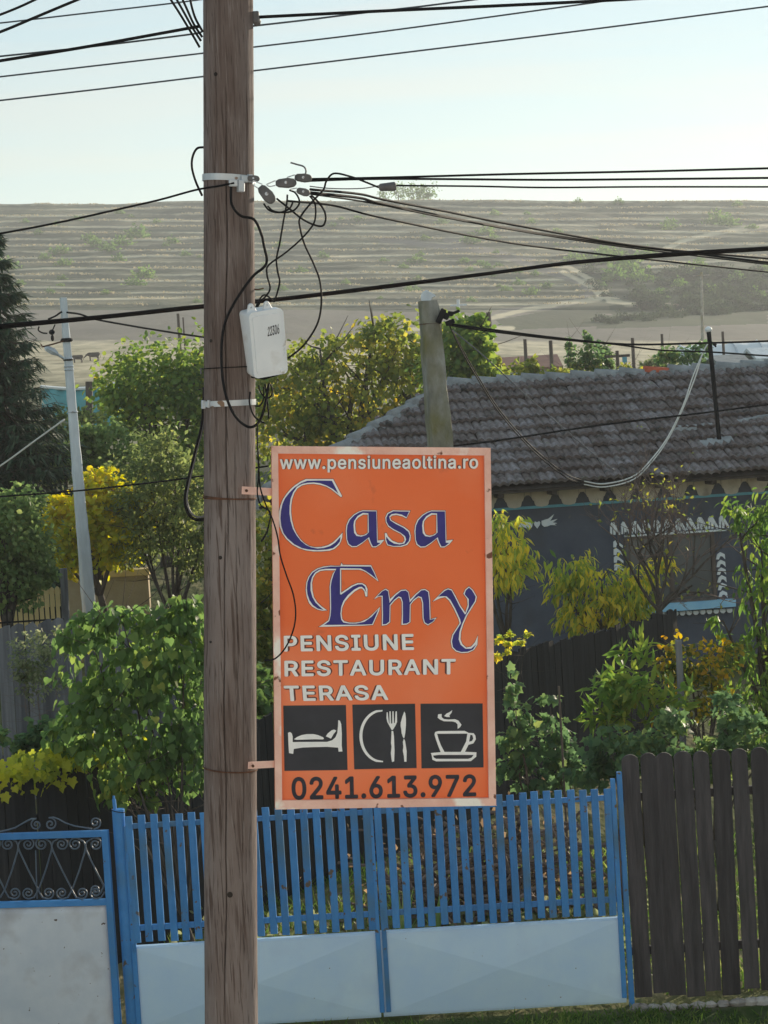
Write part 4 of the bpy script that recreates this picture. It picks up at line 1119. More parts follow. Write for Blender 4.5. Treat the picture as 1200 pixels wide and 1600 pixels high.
def gate_post(px_top, py_top, px_bot, py_bot, w_px, label, rnd, extra=None):
    a = GP.at(px_top, py_top, -0.02); b = GP.at(px_bot, py_bot, -0.02)
    b.z = -0.05; b.x = a.x + 0.004
    root = thing('gate_post', label, 'gate post', (a.x, a.y, 0))
    mb = MB()
    if rnd: mb.tube([b, a], w_px * sp / 2, 20)
    else: mb.bar(b, a, w_px * sp, 0.05, up=(1, 0, 0))
    mb.build('post', M['blue_paint'], root, smooth=False, bevel=0.002)
    if rnd:
        mb = MB(); mb.tube([a + Vector((-.02, -.01, -.02)), a + Vector((-.024, -.01, .075))], 0.014, 8); mb.tube([a + Vector((-.024, -.01, .075)), a + Vector((-.024, -.01, .10))], 0.009, 8)
        mb.build('hinge_pin', M['blue_paint'], root)
        mb = MB(); mb.tube([a + Vector((math.cos(t) * (w_px * sp / 2 + .003), math.sin(t) * (w_px * sp / 2 + .003), -.012 - .012 * math.cos(t))) for t in np.linspace(0, 6.28, 20)], 0.003, 5); mb.build('wire_loop', M['cable'], root)
        for k in range(3):
            mb = MB(); z = a.z - 0.35 - 0.33 * k
            mb.tube([(a.x + 0.052, GY - .02, z - .03), (a.x + 0.052, GY - .02, z + .03)], 0.010, 8); mb.build('hinge', M['blue_paint'], root)
    return root
gate_post(184, 1265, 200, 1600, 20, 'thick round blue gate post with a hinge pin on top', True)
gate_post(967.5, 1207, 990, 1580, 8, 'thin square blue gate post against the dark round-topped fence', False)

# wicket gate with scrollwork
wy = R_(8.0)
WP = Plane(at(164, 1296, GY - 0.02), (math.cos(wy), -math.sin(wy), 0), ZU)
wick = thing('wicket_gate', 'blue wicket gate with wrought iron scrolls over a stained white sheet', 'gate', WP.fr(-0.5, -1.42, 0))
WW = 1.0; s6 = 1 / 5.4545
def wl(zx, zy): return WP.loc(zx * s6, 1260 + zy * s6)
z_top = WP.loc(100, 1304)[1]; z_mid = WP.loc(100, 1411)[1]
def wbar(a0, b0, a1, b1, w, d, nm='frame', z=0.0):
    mb = MB(); mb.bar(WP.fr(a0, b0, z), WP.fr(a1, b1, z), w, d, up=(WP.v if abs(a1 - a0) > abs(b1 - b0) else WP.u)); return mb.build(nm, M['blue_paint'], wick, bevel=0.002)
wbar(-WW, z_top, -0.024, z_top, 0.046, 0.04); wbar(-WW, z_mid, -0.024, z_mid, 0.044, 0.04)
wbar(0.0, z_top + 0.023, 0.0, -1.54, 0.048, 0.042); wbar(-WW - 0.024, z_top + 0.023, -WW - 0.024, -1.54, 0.048, 0.042)
wbar(-WW, -1.52, -0.024, -1.52, 0.04, 0.04)
mb = MB()                                                  # sheet with shallow dents
nx, nz = 16, 16; zb_ = -1.50; zt_ = z_mid - 0.022
for j in range(nz + 1):
    for i in range(nx + 1):
        a = -WW + (WW - 0.024) * i / nx; b = zb_ + (zt_ - zb_) * j / nz
        mb.v.append(tuple(WP.fr(a, b, 0.006 + 0.005 * math.sin(a * 7) * math.sin(b * 5) * math.sin(math.pi * i / nx))))
for j in range(nz):
    for i in range(nx):
        k = j * (nx + 1) + i; mb.f.append((k, k + 1, k + nx + 2, k + nx + 1))
pn = mb.build('panel', M['wicket_panel'], wick, smooth=True); sm = pn.modifiers.new('thickness', 'SOLIDIFY'); sm.thickness = 0.003
def spiral(cx, cy, r, a_end, turns, ccw, n=40):
    """image-space (zoom px) spiral ending on its rim at angle a_end"""
    out = []
    for i in range(n + 1):
        t = i / n; a = a_end - (1 if ccw else -1) * turns * 2 * math.pi * (1 - t)
        rr = r * (0.12 + 0.88 * t)
        out.append((cx + rr * math.cos(a), cy + rr * math.sin(a)))
    return out
def scroll(parts, name='scroll'):
    mb = MB(); P3 = [WP.fr(*wl(x, y), 0.0) for x, y in parts]
    Q = [P3[0]]
    for p in P3[1:]:
        if (p - Q[-1]).length > 0.003: Q.append(p)
    mb.tube(Q, 0.0062, 6); return mb.build(name, M['scroll'], wick, smooth=True)
PER = 287
for k in range(-3, 3):
    dx = k * PER
    for mir in (0, 1):
        # bar from a top curl, over its outer side, down to the neighbouring bottom curl
        f = (lambda x, y: x + dx) if not mir else (lambda x, y: (594 + 58 * min(1, max(0, (y - 330) / 330))) - x + dx)
        top = [(f(x, 322), y) for x, y in spiral(240, 322, 58, R_(225), 1.9, False)]
        bot = [(f(x, 740), y) for x, y in spiral(412, 738, 54, R_(160), 1.9, True)]
        path = top + [(f(x, y), y) for x, y in ((168, 300), (152, 335), (165, 380), (240, 540), (312, 680), (335, 730), (362, 776))] + bot[::-1][2:]
        xs_path = [p[0] for p in path]
        if max(xs_path) > 985 or min(xs_path) < -320:
            lim = [p for p in path if -300 < p[0] < 893]
            if len(lim) < 6: continue
            # keep only the run inside the frame
            run, best = [], []
            for p in path:
                if -300 < p[0] < 893: run.append(p)
                else: best = max(best, run, key=len); run = []
            path = max(best, run, key=len)
            if len(path) < 6: continue
        scroll(path)
scroll(spiral(815, 712, 52, R_(0), 1.75, False) + [(880, 690), (885, 660)])
scroll(spiral(310, 155, 50, R_(270), 1.6, True) + [(270, 105), (220, 130), (130, 182), (60, 203), (-40, 222), (-120, 228)], 'crest_scroll')
scroll(spiral(430, 150, 54, R_(255), 1.6, False) + [(455, 92), (500, 108), (560, 142), (640, 168), (720, 180), (785, 190)], 'crest_scroll')
scroll(spiral(812, 138, 48, R_(60), 1.6, True) + [(815, 190), (800, 196)], 'crest_scroll')
mb = MB(); a, b = WP.fr(*wl(300, 380), -0.012), WP.fr(*wl(312, 790), -0.012); mb.tube([a, b], .005, 6); mb.build('rod', M['scroll'], wick)

# ------------------------------------------------------------------ plank fences
def round_board(w, h, d, mat, n=8):
    pts = [(-w / 2, 0), (w / 2, 0)] + [(w / 2 * math.cos(a), h - w * 0.42 + w * 0.42 * math.sin(a)) for a in np.linspace(0, math.pi, n)]
    mb = MB(); mb.poly([pts], lambda a, b, z: Vector((a, -z, b)), -d / 2, d / 2)
    me = mb.mesh('board'); me.materials.append(mat); return me
FBY = 16.05
FB = Plane(at(1100, 1500, FBY), XU, ZU)
fence = thing('board_fence', 'dark brown fence of round-topped boards beside the blue gate', 'fence', FB.at(1100, 1570))
xb = [972, 1003, 1027, 1054, 1084, 1110, 1144, 1170.5, 1200, 1229, 1258, 1287, 1316]
wb = [28, 23, 26.5, 29, 25, 29, 25, 28, 27, 27, 26, 28, 27]
BOARDS = [round_board(0.123, 1.78, 0.022, M['dark_board']), round_board(0.112, 1.76, 0.022, M['dark_board']), round_board(0.130, 1.80, 0.022, M['dark_board'])]
for i, (x, w) in enumerate(zip(xb, wb)):
    me = BOARDS[1] if w < 26 else BOARDS[0] if w < 28.2 else BOARDS[2]
    p = FB.at(x + w / 2 + 24, 1566 - (x - 972) * 0.055); tp = FB.at(x + w / 2, 1179 - (x - 972) * 0.056 + random.uniform(-1.5, 1.5))
    m = Matrix.Translation((tp.x + 0.012 * random.uniform(-.4, .4), FBY, tp.z - (1.76 if w < 26 else 1.78 if w < 28.2 else 1.80))) @ Matrix.Rotation(random.uniform(-.007, .007), 4, 'Y') @ Matrix.Rotation(random.uniform(-.03, .03), 4, 'Z')
    inst('board', me, fence, m)
for py, hh in ((1246, 0.06), (1487, 0.06)):
    z = FB.at(1000, py).z
    rail((FB.at(975, 1400).x, FBY + 0.04, z), (FB.at(1345, 1400).x, FBY + 0.04, z), hh, 0.04, 'rail', M['dark_board'], fence)

def plank_mesh(w, h, d, mat, cut):
    pts = [(-w / 2, 0), (w / 2, 0), (w / 2, h + cut[0]), (w * 0.1, h + cut[1]), (-w / 2, h + cut[2])]
    mb = MB(); mb.poly([pts], lambda a, b, z: Vector((a, -z, b)), -d / 2, d / 2)
    me = mb.mesh('plank'); me.materials.append(mat); return me
def plank_fence(root, A, B, w, gap, htop, mat, base, sag=0.0, jit=0.02):
    """planks one by one from A to B (top points); rails behind"""
    A, B = Vector(A), Vector(B); d = (B - A); L = Vector((d.x, d.y, 0)).length; n = int(L / (w + gap))
    yawa = math.atan2(d.y, d.x)
    protos = [plank_mesh(w, 1.0, 0.02, mat, (random.uniform(-.02, .02), random.uniform(-.01, .03), random.uniform(-.02, .02))) for _ in range(4)]
    for i in range(n):
        t = (i + 0.5) / n; p = A.lerp(B, t); z0 = zg(p.x, p.y) - 0.03 if base is None else base
        h = p.z - z0 + random.uniform(-jit, jit) - sag * math.sin(math.pi * t)
        m = Matrix.Translation((p.x, p.y, z0)) @ Matrix.Rotation(yawa, 4, 'Z') @ Matrix.Rotation(random.uniform(-.012, .012), 4, 'Y') @ Matrix.Rotation(random.uniform(-.06, .06), 4, 'Z') @ Matrix.Diagonal((1, 1, h, 1))
        inst('plank', random.choice(protos), root, m)
    nrm = Vector((-math.sin(yawa), math.cos(yawa), 0)) * 0.04
    for fz in (0.25, 0.8):
        a = A + nrm; b = B + nrm
        a.z = zg(A.x, A.y) + (A.z - zg(A.x, A.y)) * fz; b.z = zg(B.x, B.y) + (B.z - zg(B.x, B.y)) * fz
        rail(a, b, 0.06, 0.035, 'rail', mat, root)
FA, FBk = at(0, 1226, 16.95), at(1057, 955, 25.2)
fd = (FBk - FA)
df = thing('plank_fence', 'tall black tarred plank fence running back from the gate to the cottage', 'fence', (0.2, 20.5, zg(.2, 20.5)))
plank_fence(df, FA - fd * 0.03, FBk, 0.108, 0.003, None, M['black_plank'], None, jit=0.018)
gf = thing('plank_fence', 'weathered grey plank fence in the neighbouring yard, partly hidden by the bush', 'fence', (at(50, 1180, 24).x, 24, zg(-3.5, 24)))
plank_fence(gf, at(-420, 1024, 23.6), at(300, 950, 24.4), 0.145, 0.004, None, M['grey_plank'], None, jit=0.012)

# ------------------------------------------------------------------ the cottage
hy = R_(5.0)
HW = Plane(at(770, 800, 30.0), (math.cos(hy), math.sin(hy), 0), ZU)
house = thing('cottage', 'slate blue cottage with a weathered tiled hip roof and cream scalloped frieze', 'house', (HW.o.x + 1.5, HW.o.y + 1.5, zg(HW.o.x, HW.o.y)))
OH = 0.50
EP = HW.off(OH)
z_e = EP.loc(770, 764)[1]
RUN = 2.55 + OH
RP = HW.off(-2.55)
aR, zR1 = RP.loc(700, 603)
_, zR2 = RP.loc(1190, 573)
z_r = (zR1 + zR2) / 2
aL = EP.loc(382, 784)[0]
aEND = EP.loc(1420, 720)[0]
Lr = math.hypot(RUN, z_r - z_e)
gz = zg(HW.o.x, HW.o.y) - HW.o.z
aW0, aW1 = aL + 0.45, aEND - 0.3
mb = MB()
mb.poly([[(aW0, gz - 0.2), (aW1, gz - 0.2), (aW1, z_e - 0.03), (aW0, z_e - 0.03)]], HW.fr, -0.25, 0.0)
mb.build('wall', M['wall_dark'], house)
mb = MB(); mb.bar(HW.fr(aW0 + 0.125, gz - 0.2, -5.0), HW.fr(aW0 + 0.125, gz - .2, -0.255), 0.01, 0.25); 
mb = MB()
q = [HW.fr(aW0, gz - .2, -0.253), HW.fr(aW0, z_e - .03, -0.253), HW.fr(aW0, z_e - .03, -4.9), HW.fr(aW0, gz - .2, -4.9)]
mb.add(q + [p + HW.u * 0.25 for p in q], [(0, 1, 2, 3), (7, 6, 5, 4), (0, 4, 5, 1), (1, 5, 6, 2), (2, 6, 7, 3), (3, 7, 4, 0)])
mb.build('side_wall', M['wall_dark'], house)
mb = MB()                                                   # roof deck: front slope, hip, back slope
e0, e1 = EP.fr(aL, z_e - .03, 0), EP.fr(aEND, z_e - .03, 0)
r0, r1 = RP.fr(aR, z_r - .03, 0), RP.fr(aEND, z_r - .03, 0)
k0, k1 = HW.fr(aL + 0.95, z_e - .03, -2.55 * 2 - OH), HW.fr(aEND, z_e - .03, -2.55 * 2 - OH)
mb.add([e0, e1, r1, r0, k0, k1], [(0, 1, 2, 3), (0, 3, 4), (3, 2, 5, 4), (0, 4, 5, 1), (1, 5, 2)])
deck = mb.build('roof', M['soffit'], house)
# slope frame
SLu = HW.u; SLv = (RP.fr(0, z_r, 0) - EP.fr(0, z_e, 0)).normalized()
RS = Plane(EP.fr(0, z_e, 0), SLu, SLv)
NROW = 10; EXPO = Lr / NROW; TW = 0.218
def tile_mesh(jx):
    prof = [(0, .0), (.08, .020), (.22, .032), (.36, .014), (.48, .0), (.56, .020), (.70, .032), (.84, .014), (1.0, .0)]
    prof = [(x, z + random.uniform(-.003, .003)) for x, z in prof]
    Lt = EXPO + 0.055; n = len(prof)
    lo = [((x - .5) * TW, 0 + random.uniform(-.004, .004), z + 0.064) for x, z in prof]; hi = [((x - .5) * TW, Lt, z + 0.004) for x, z in prof]; fo = [(x, y + 0.001, z - 0.046) for x, y, z in lo]
    mb = MB(); mb.add(lo + hi + fo, [(i, i + 1, n + i + 1, n + i) for i in range(n - 1)] + [(2 * n + i, 2 * n + i + 1, i + 1, i) for i in range(n - 1)])
    me = mb.mesh('tile'); me.materials.append(M['tile']); return me
TILES = [tile_mesh(0) for _ in range(7)]
ntile = 0; over = MB(); ntl = []
for r in range(NROW):
    s = r * EXPO
    hipx = aL + (aR - aL) * (s + EXPO * 0.5) / Lr
    a = aL + TW * 0.5
    k = 0
    while a < aEND - TW:
        a += TW
        if a < hipx + 0.02: continue
        sag = 0.014 * math.sin(a * 1.7 + r) + 0.010 * math.sin(a * 4.1 + r * 2.3)
        Mx = Matrix(((SLu.x, SLv.x, RS.n.x), (SLu.y, SLv.y, RS.n.y), (SLu.z, SLv.z, RS.n.z))).to_4x4()
        tilt = Matrix.Rotation(random.gauss(0, 0.018), 4, 'Z') @ Matrix.Rotation(random.gauss(0, 0.012), 4, 'Y')
        m = Matrix.Translation(RS.fr(a, s + sag, random.uniform(0, .010) + 0.002 * r % 0.002)) @ Mx @ tilt
        px, py = proj(m.translation)
        ntl.append((px, py, m))
vis = [q for q in ntl if 395 < q[0] < 1212 and not (430 < q[0] < 758 and q[1] > 712)]
hid = [q for q in ntl if not (395 < q[0] < 1212 and not (430 < q[0] < 758 and q[1] > 712))]
vis.sort(key=lambda q: q[0])
for px, py, m in vis[:300]:
    inst('tile', random.choice(TILES), deck, m)
mb = MB()
for px, py, m in hid + [(0, 0, q[2]) for q in vis[300:]]:
    me = random.choice(TILES); mb.add([m @ v.co for v in me.vertices], [tuple(p.vertices) for p in me.polygons])
# hip face tiles seen only from the side
HPv = (r0 - (e0 + k0) / 2).normalized(); HPu = (e0 - k0).normalized(); HSn = HPu.cross(HPv)
Hm = Matrix(((HPu.x, HPv.x, HSn.x), (HPu.y, HPv.y, HSn.y), (HPu.z, HPv.z, HSn.z))).to_4x4()
LH = (r0 - (e0 + k0) / 2).length; half = (e0 - k0).length / 2
for r in range(int(LH / EXPO)):
    w = half * (1 - r * EXPO / LH) - 0.1; a = -w
    while a < w:
        m = Matrix.Translation((e0 + k0) / 2 + HPu * a + HPv * (r * EXPO) + HSn * 0.01) @ Hm
        me = random.choice(TILES); mb.add([m @ v.co for v in me.vertices], [tuple(p.vertices) for p in me.polygons]); a += TW
tl = mb.build('tile_field', M['tile'], deck); tl['kind'] = 'stuff'
# ridge and hip caps bedded in rough mortar
def ridge_run(p, q, n, red=()):
    p, q = Vector(p), Vector(q); t = (q - p).normalized(); side = t.cross(Vector((0, 0, 1))).normalized(); up = side.cross(t)
    for i in range(n):
        a, b = p.lerp(q, i / n), p.lerp(q, (i + 1.06) / n)
        mb = MB(); m = 8; L = []
        for e, rr, dz in ((a, .105, 0.02), (b, .080, -0.01)):
            for k in range(m + 1):
                th = math.pi * k / m
                L.append(e + side * (math.cos(th) * rr) + up * (math.sin(th) * rr * 0.9 + dz - 0.02 + random.uniform(-.008, .008)))
        mb.add(L, [(k, k + 1, m + 2 + k, m + 1 + k) for k in range(m)] + [tuple(range(m + 1))[::-1]])
        mb.build('ridge_tile', M['red_tile'] if i in red else M['mortar'], deck, smooth=True)
    # lumpy mortar bed either side
    mb = MB(); N = n * 9
    for i in range(N + 1):
        c = p.lerp(q, i / N)
        wv = 0.135 + 0.04 * math.sin(i * 1.7) + random.uniform(-.025, .03)
        for k, (sx, sz) in enumerate(((-1, -.10), (-.72, .01), (.72, .01), (1, -.10))):
            mb.v.append(tuple(c + side * (sx * wv) + up * (sz + random.uniform(-.012, .014))))
    for i in range(N):
        for k in range(3): mb.f.append((i * 4 + k, i * 4 + k + 1, i * 4 + 5 + k, i * 4 + 4 + k))
    mb.build('mortar_bed', M['mortar'], deck)
nr = max(4, int((aEND - aR) / 0.36))
redi = [i for i in range(nr) if 1022 < proj(RP.fr(aR + (aEND - aR) * (i + .5) / nr, z_r, 0))[0] < 1052 or 1068 < proj(RP.fr(aR + (aEND - aR) * (i + .5) / nr, z_r, 0))[0] < 1090]
ridge_run(RP.fr(aR, z_r + 0.03, 0), RP.fr(aEND, z_r + 0.03, 0), nr, redi)
ridge_run(e0 + Vector((0, 0, .05)), r0 + Vector((0, 0, .06)), 10)
# mortar repairs on the slope
for (x0, y0, x1, y1, w) in ((1052, 676, 1130, 668, 5), (1150, 666, 1200, 656, 4), (1095, 700, 1145, 694, 12)):
    a, b = RS.loc(x0, y0), RS.loc(x1, y1); mb = MB(); N = 16; ww = w * mpp(30) * 1.6
    for i in range(N + 1):
        c = (a[0] + (b[0] - a[0]) * i / N, a[1] + (b[1] - a[1]) * i / N)
        for sgn, zz in ((-1, .03), (-.4, .075), (.4, .075), (1, .04)): mb.v.append(tuple(RS.fr(c[0], c[1] + sgn * ww * random.uniform(.7, 1.3) + .02, zz + random.uniform(-.006, .006))))
    for i in range(N):
        for k in range(3): mb.f.append((i * 4 + k, (i + 1) * 4 + k, (i + 1) * 4 + k + 1, i * 4 + k + 1))
    mb.build('mortar_patch', M['mortar'], deck)
# eaves: fascia, rafter tails
mb = MB(); mb.poly([[(aL + .1, z_e - .075), (aEND - .1, z_e - .075), (aEND - .1, z_e - .035), (aL + .1, z_e - .035)]], EP.fr, -0.06, -0.03); mb.build('fascia', M['soffit'], house)
for i in range(14):
    a = aL + 0.5 + i * 0.72
    mb = MB(); mb.bar(HW.fr(a, z_e - .10, 0.002), HW.fr(a, z_e - .09, OH - 0.07), 0.085, 0.075); mb.build('rafter_tail', M['soffit'], house, bevel=0.01)
# scalloped frieze boards
z_f1 = HW.loc(800, 770)[1] + 0.02; z_f0 = HW.loc(800, 794)[1]
PITCH_F = 43.3 * mpp(30)
a0 = HW.loc(780 + 2, 790)[0]
i0 = int((aW0 - a0) / PITCH_F); 
for i in range(i0 + 0, int((aW1 - a0) / PITCH_F)):
    a = a0 + i * PITCH_F
    if a < aW0: continue
    g = 0.004; wn_ = PITCH_F * 0.24
    # narrow piece over the peak
    mb = MB(); zp = z_f0 + 0.115
    mb.poly([[(a - wn_ / 2 + g, zp + 0.02), (a - wn_ * .28, zp + .045), (a + wn_ * .28, zp + .045), (a + wn_ / 2 - g, zp + 0.02), (a + wn_ / 2 - g, z_f1), (a - wn_ / 2 + g, z_f1)]], HW.fr, 0.002, 0.026)
    mb.build('frieze_board', M['frieze'], house)
    b0, b1 = a + wn_ / 2 + g, a + PITCH_F - wn_ / 2 - g; w = b1 - b0
    mb = MB()
    mb.poly([[(b0, zp + .02), (b0 + .022, zp - .03), (b0 + .034, zp - .034), (b0 + .046, z_f0 + .03), (b0 + .064, z_f0 + .008), (b0 + w * .5, z_f0 - .004), (b1 - .064, z_f0 + .008), (b1 - .046, z_f0 + .03), (b1 - .034, zp - .034), (b1 - .022, zp - .03), (b1, zp + .02), (b1, z_f1), (b0, z_f1)]], HW.fr, 0.002, 0.030)
    mb.build('frieze_board', M['frieze'], house)
za, zb = HW.loc(782, 797)[1], HW.loc(1150, 771)[1]; zt = (za + zb) / 2
mb = MB(); mb.poly([[(aW0, zt - .018), (aW1, zt - .018), (aW1, zt + .018), (aW0, zt + .018)]], HW.fr, 0.0, 0.02); mb.build('trim_line', M['teal_line'], house)
# winged heart relief
def wtrace(org, sc, pts): return [HW.loc(org[0] + x / sc, org[1] + y / sc) for x, y in pts]
wing = [(430,460),(400,450),(365,440),(312,398),(335,440),(350,462),(318,452),(280,442),(305,462),(325,474),(282,482),(310,490),(290,502),(345,500),(375,512),(405,516),(425,500),(430,480)]
for lp in (wing, [(945 - x + 2 * 0, y - (x - 430) * 0.0 - 18) for x, y in wing], [(475, 515), (450, 485), (443, 462), (455, 447), (468, 452), (474, 458), (482, 450), (496, 446), (504, 458), (498, 482)]):
    mb = MB(); mb.poly([wtrace((760, 740), 6, lp)], HW.fr, 0.0, 0.022); mb.build('wall_relief', M['white_relief'], house, bevel=0.002)
# window
wroot_a0, wroot_z1 = HW.loc(976, 838); wroot_a1, wroot_z0 = HW.loc(1120, 938)
wc = [(wroot_a0, wroot_z0), (wroot_a1, wroot_z0), (wroot_a1, wroot_z1), (wroot_a0, wroot_z1)]
ins = lambda d: [(wroot_a0 + d, wroot_z0 + d), (wroot_a1 - d, wroot_z0 + d), (wroot_a1 - d, wroot_z1 - d), (wroot_a0 + d, wroot_z1 - d)]
mb = MB(); mb.poly([wc, ins(0.05)], HW.fr, 0.001, 0.045); win = mb.build('window', M['brown_wood'], house)
am = (wroot_a0 + wroot_a1) / 2
mb = MB(); mb.poly([[(am - .03, wroot_z0 + .052), (am + .03, wroot_z0 + .052), (am + .03, wroot_z1 - .052), (am - .03, wroot_z1 - .052)]], HW.fr, 0.001, 0.035); mb.build('mullion', M['brown_wood'], win)
for x0, x1 in ((wroot_a0 + .052, am - .032), (am + .032, wroot_a1 - .052)):
    mb = MB(); mb.poly([[(x0, wroot_z0 + .052), (x1, wroot_z0 + .052), (x1, wroot_z1 - .052), (x0, wroot_z1 - .052)]], HW.fr, 0.001, 0.012); mb.build('pane', M['glass'], win)
def wpiece(pts, mat, z1=0.03, nm='window_trim', org=(900, 760), sc=4):
    mb = MB(); mb.poly([wtrace(org, sc, pts)], HW.fr, 0.001, z1); mb.build(nm, mat, house)
sl = -0.062
for i in range(11):                                           # scrolled white lace above
    x = 212 + i * 68; y = 302 + (x - 212) * sl
    wpiece([(x, y), (x, y - 62), (x + 10, y - 78), (x + 26, y - 76), (x + 38, y - 56), (x + 62, y - 14), (x + 62, y), (x + 50, y), (x + 34, y - 36), (x + 32, y), (x + 20, y), (x + 18, y - 44), (x + 12, y - 40), (x + 12, y)], M['white_relief'])
for i in range(2):
    x = 300 + i * 330; y = 316 + (x - 300) * sl
    wpiece([(x, y), (x + 310, y + 310 * sl), (x + 310, y + 310 * sl - 11), (x, y - 11)], M['white_relief'], 0.05)
for i in range(4):
    x = 232 + i * 2; y = 340 + i * 48
    wpiece([(x, y + 40), (x, y + 6), (x + 14, y - 4), (x + 30, y + 6), (x + 58, y + 28), (x + 58, y + 44), (x + 34, y + 26), (x + 20, y + 22), (x + 16, y + 40)], M['white_relief'])
for i in range(6):
    x = 872 + i * 3; y = 420 + i * 48
    wpiece([(x, y + 36), (x + 8, y + 4), (x + 28, y - 10), (x + 54, y + 2), (x + 58, y + 34), (x + 40, y + 16), (x + 26, y + 16), (x + 18, y + 36)], M['white_relief'])
wpiece([(300, 286), (318, 284), (330, 520), (312, 522)], M['clamp'], 0.05)
wpiece([(985, 745), (985, 700), (890, 704), (800, 712), (640, 722), (385, 738), (385, 790), (640, 772)], M['sky_blue'], 0.13, 'sill')
for i in range(14):
    x = 392 + i * 42; y = 796 + (x - 392) * sl * 0.95
    wpiece([(x, y), (x + 34, y - 2), (x + 34, y + 14), (x + 24, y + 24), (x + 10, y + 24), (x, y + 14)], M['white_relief'], 0.05)
# service mast on the roof
a, b = RS.at(1124, 694, 0.03), None
mtop = at(1107, 515, a.y + 0.15)
mast = thing('service_mast', 'thin black service pipe with a white cap standing on the tiled roof', 'mast', a)
mb = MB(); mb.tube([a, mtop], 0.032, 10); mb.build('pipe', M['cable'], mast)
mb = MB(); mb.ball(mtop + Vector((0, 0, .0)), (.05, .05, .045), 12, 8); mb.build('cap', M['sign_white'], mast, smooth=True)
mb = MB(); p = mtop + (a - mtop) * 0.12; mb.tube([p, p + Vector((.06, -.04, .0)), p + Vector((.07, -.05, -.06))], .014, 6); mb.ball(p + Vector((.06, -.05, -.02)), .028, 8, 6); mb.build('insulator', M['cable'], mast)

# ------------------------------------------------------------------ concrete posts
def tapered_post(name_root, base, top, w0, w1, yawp, mat, ch=0.12, name='shaft', rough=0.004, rows=40):
    mb = MB(); n = 8; base, top = Vector(base), Vector(top)
    cs = [(-1, -1 + ch), (-1, 1 - ch), (-1 + ch, 1), (1 - ch, 1), (1, 1 - ch), (1, -1 + ch), (1 - ch, -1), (-1 + ch, -1)]
    for i in range(rows + 1):
        q = i / rows; c = base.lerp(top, q); w = (w0 + (w1 - w0) * q) / 2
        for x, y in cs:
            xx, yy_ = x * w + random.gauss(0, rough), y * w + random.gauss(0, rough)
            mb.v.append((c.x + xx * math.cos(yawp) - yy_ * math.sin(yawp), c.y + xx * math.sin(yawp) + yy_ * math.cos(yawp), c.z))
    for i in range(rows):
        for k in range(n):
            k2 = (k + 1) % n; mb.f.append((i * n + k2, i * n + k, (i + 1) * n + k, (i + 1) * n + k2))
    mb.f.append(tuple(rows * n + k for k in range(n))[::-1])
    return mb.build(name, mat, name_root)
CY = 23.5
ct, cb = at(669, 470, CY), at(688, 695, CY)
cd = (cb - ct).normalized(); cbase = cb + cd * ((cb.z - zg(cb.x, CY)) / -cd.z)
cp = thing('utility_pole', 'lichen stained tapered concrete utility pole in front of the tiled roof', 'utility pole', cbase)
wt = 27 * mpp(CY); wb_ = wt + (35 - 27) * mpp(CY) * (cbase - ct).length / (cb - ct).length
tapered_post(cp, cbase, ct, wb_, wt, R_(14), M['concrete'])
mb = MB(); tp = ct
mb.add([tp + Vector((v[0] * .9, v[1], v[2] * .85)) * mpp(CY) for v in ((-12, -6, 0), (-13, -5, 9), (-9, -4, 17), (-2, -3, 20), (6, -3, 15), (15, -2, 8), (6, -4, 4), (4, -6, -4), (-4, -9, -6),
            (-12, 6, 0), (-13, 5, 9), (-9, 4, 17), (-2, 3, 20), (6, 3, 15), (15, 2, 8), (6, 4, 4), (4, 6, -4), (-4, 8, -6))],
       [tuple(range(9))[::-1], tuple(range(9, 18))] + [(i, (i + 1) % 9, 9 + (i + 1) % 9, 9 + i) for i in range(9)])
mb.build('cap', M['pale_concrete'], cp, bevel=0.01)
mb = MB(); q = at(689, 494, CY - .12)
for dx, dy, s in ((0, 0, (.06, .08, .16)), (.05, .0, (.07, .06, .07)), (.10, .02, (.06, .05, .05)), (.09, -.07, (.10, .05, .05)), (.15, .03, (.10, .04, .03))):
    mb.box(q + Vector((dx, 0, dy)), s, Matrix.Rotation(random.uniform(-.5, .5), 3, 'Y'))
mb.build('anchor_clamp', M['cable'], cp, bevel=0.008)
band_pts = [ct + (cb - ct) * 0.16]
mb = MB(); w = wt * 0.54; c = band_pts[0]
yw = R_(14); sq = [Vector((x * math.cos(yw) - y * math.sin(yw), x * math.sin(yw) + y * math.cos(yw), 0)) for x, y in ((-w, -w), (w, -w), (w, w), (-w, w), (-w, -w))]
mb.tube([c + s for s in sq], 0.005, 5); mb.build('tie_wire', M['rust'], cp)

LY = 33.0
lt, lb = at(98.5, 465, LY), at(139, 950, LY)
ldv = (lb - lt).normalized(); lbase = lb + ldv * ((lb.z - zg(lb.x, LY)) / -ldv.z)
lp = thing('street_lamp', 'slim pale concrete street lamp post leaning beside the dark spruce', 'street lamp', lbase)
tapered_post(lp, lbase, lt, 0.20, 0.09, R_(20), M['pale_concrete'], ch=0.25, rough=0.003)
def lpx(px, py, dy=-0.10): return at(px, py, LY + dy)
mb = MB(); mb.tube([lpx(101, 561), lpx(90, 554)], .022, 6); mb.build('lamp_arm', M['steel'], lp)
mb = MB(); a, b = lpx(90, 554), lpx(70, 543); d = (b - a).normalized(); s = Vector((0, 0, 1)) - d * d.z; s.normalize(); f = d.cross(s)
L = []
for e, w, h in ((a, .035, .03), (a.lerp(b, .35), .07, .06), (a.lerp(b, .8), .07, .05), (b, .03, .02)):
    L += [e + f * w + s * h * .2, e + s * h, e - f * w + s * h * .2, e - f * w * .8 - s * h * .7, e + f * w * .8 - s * h * .7]
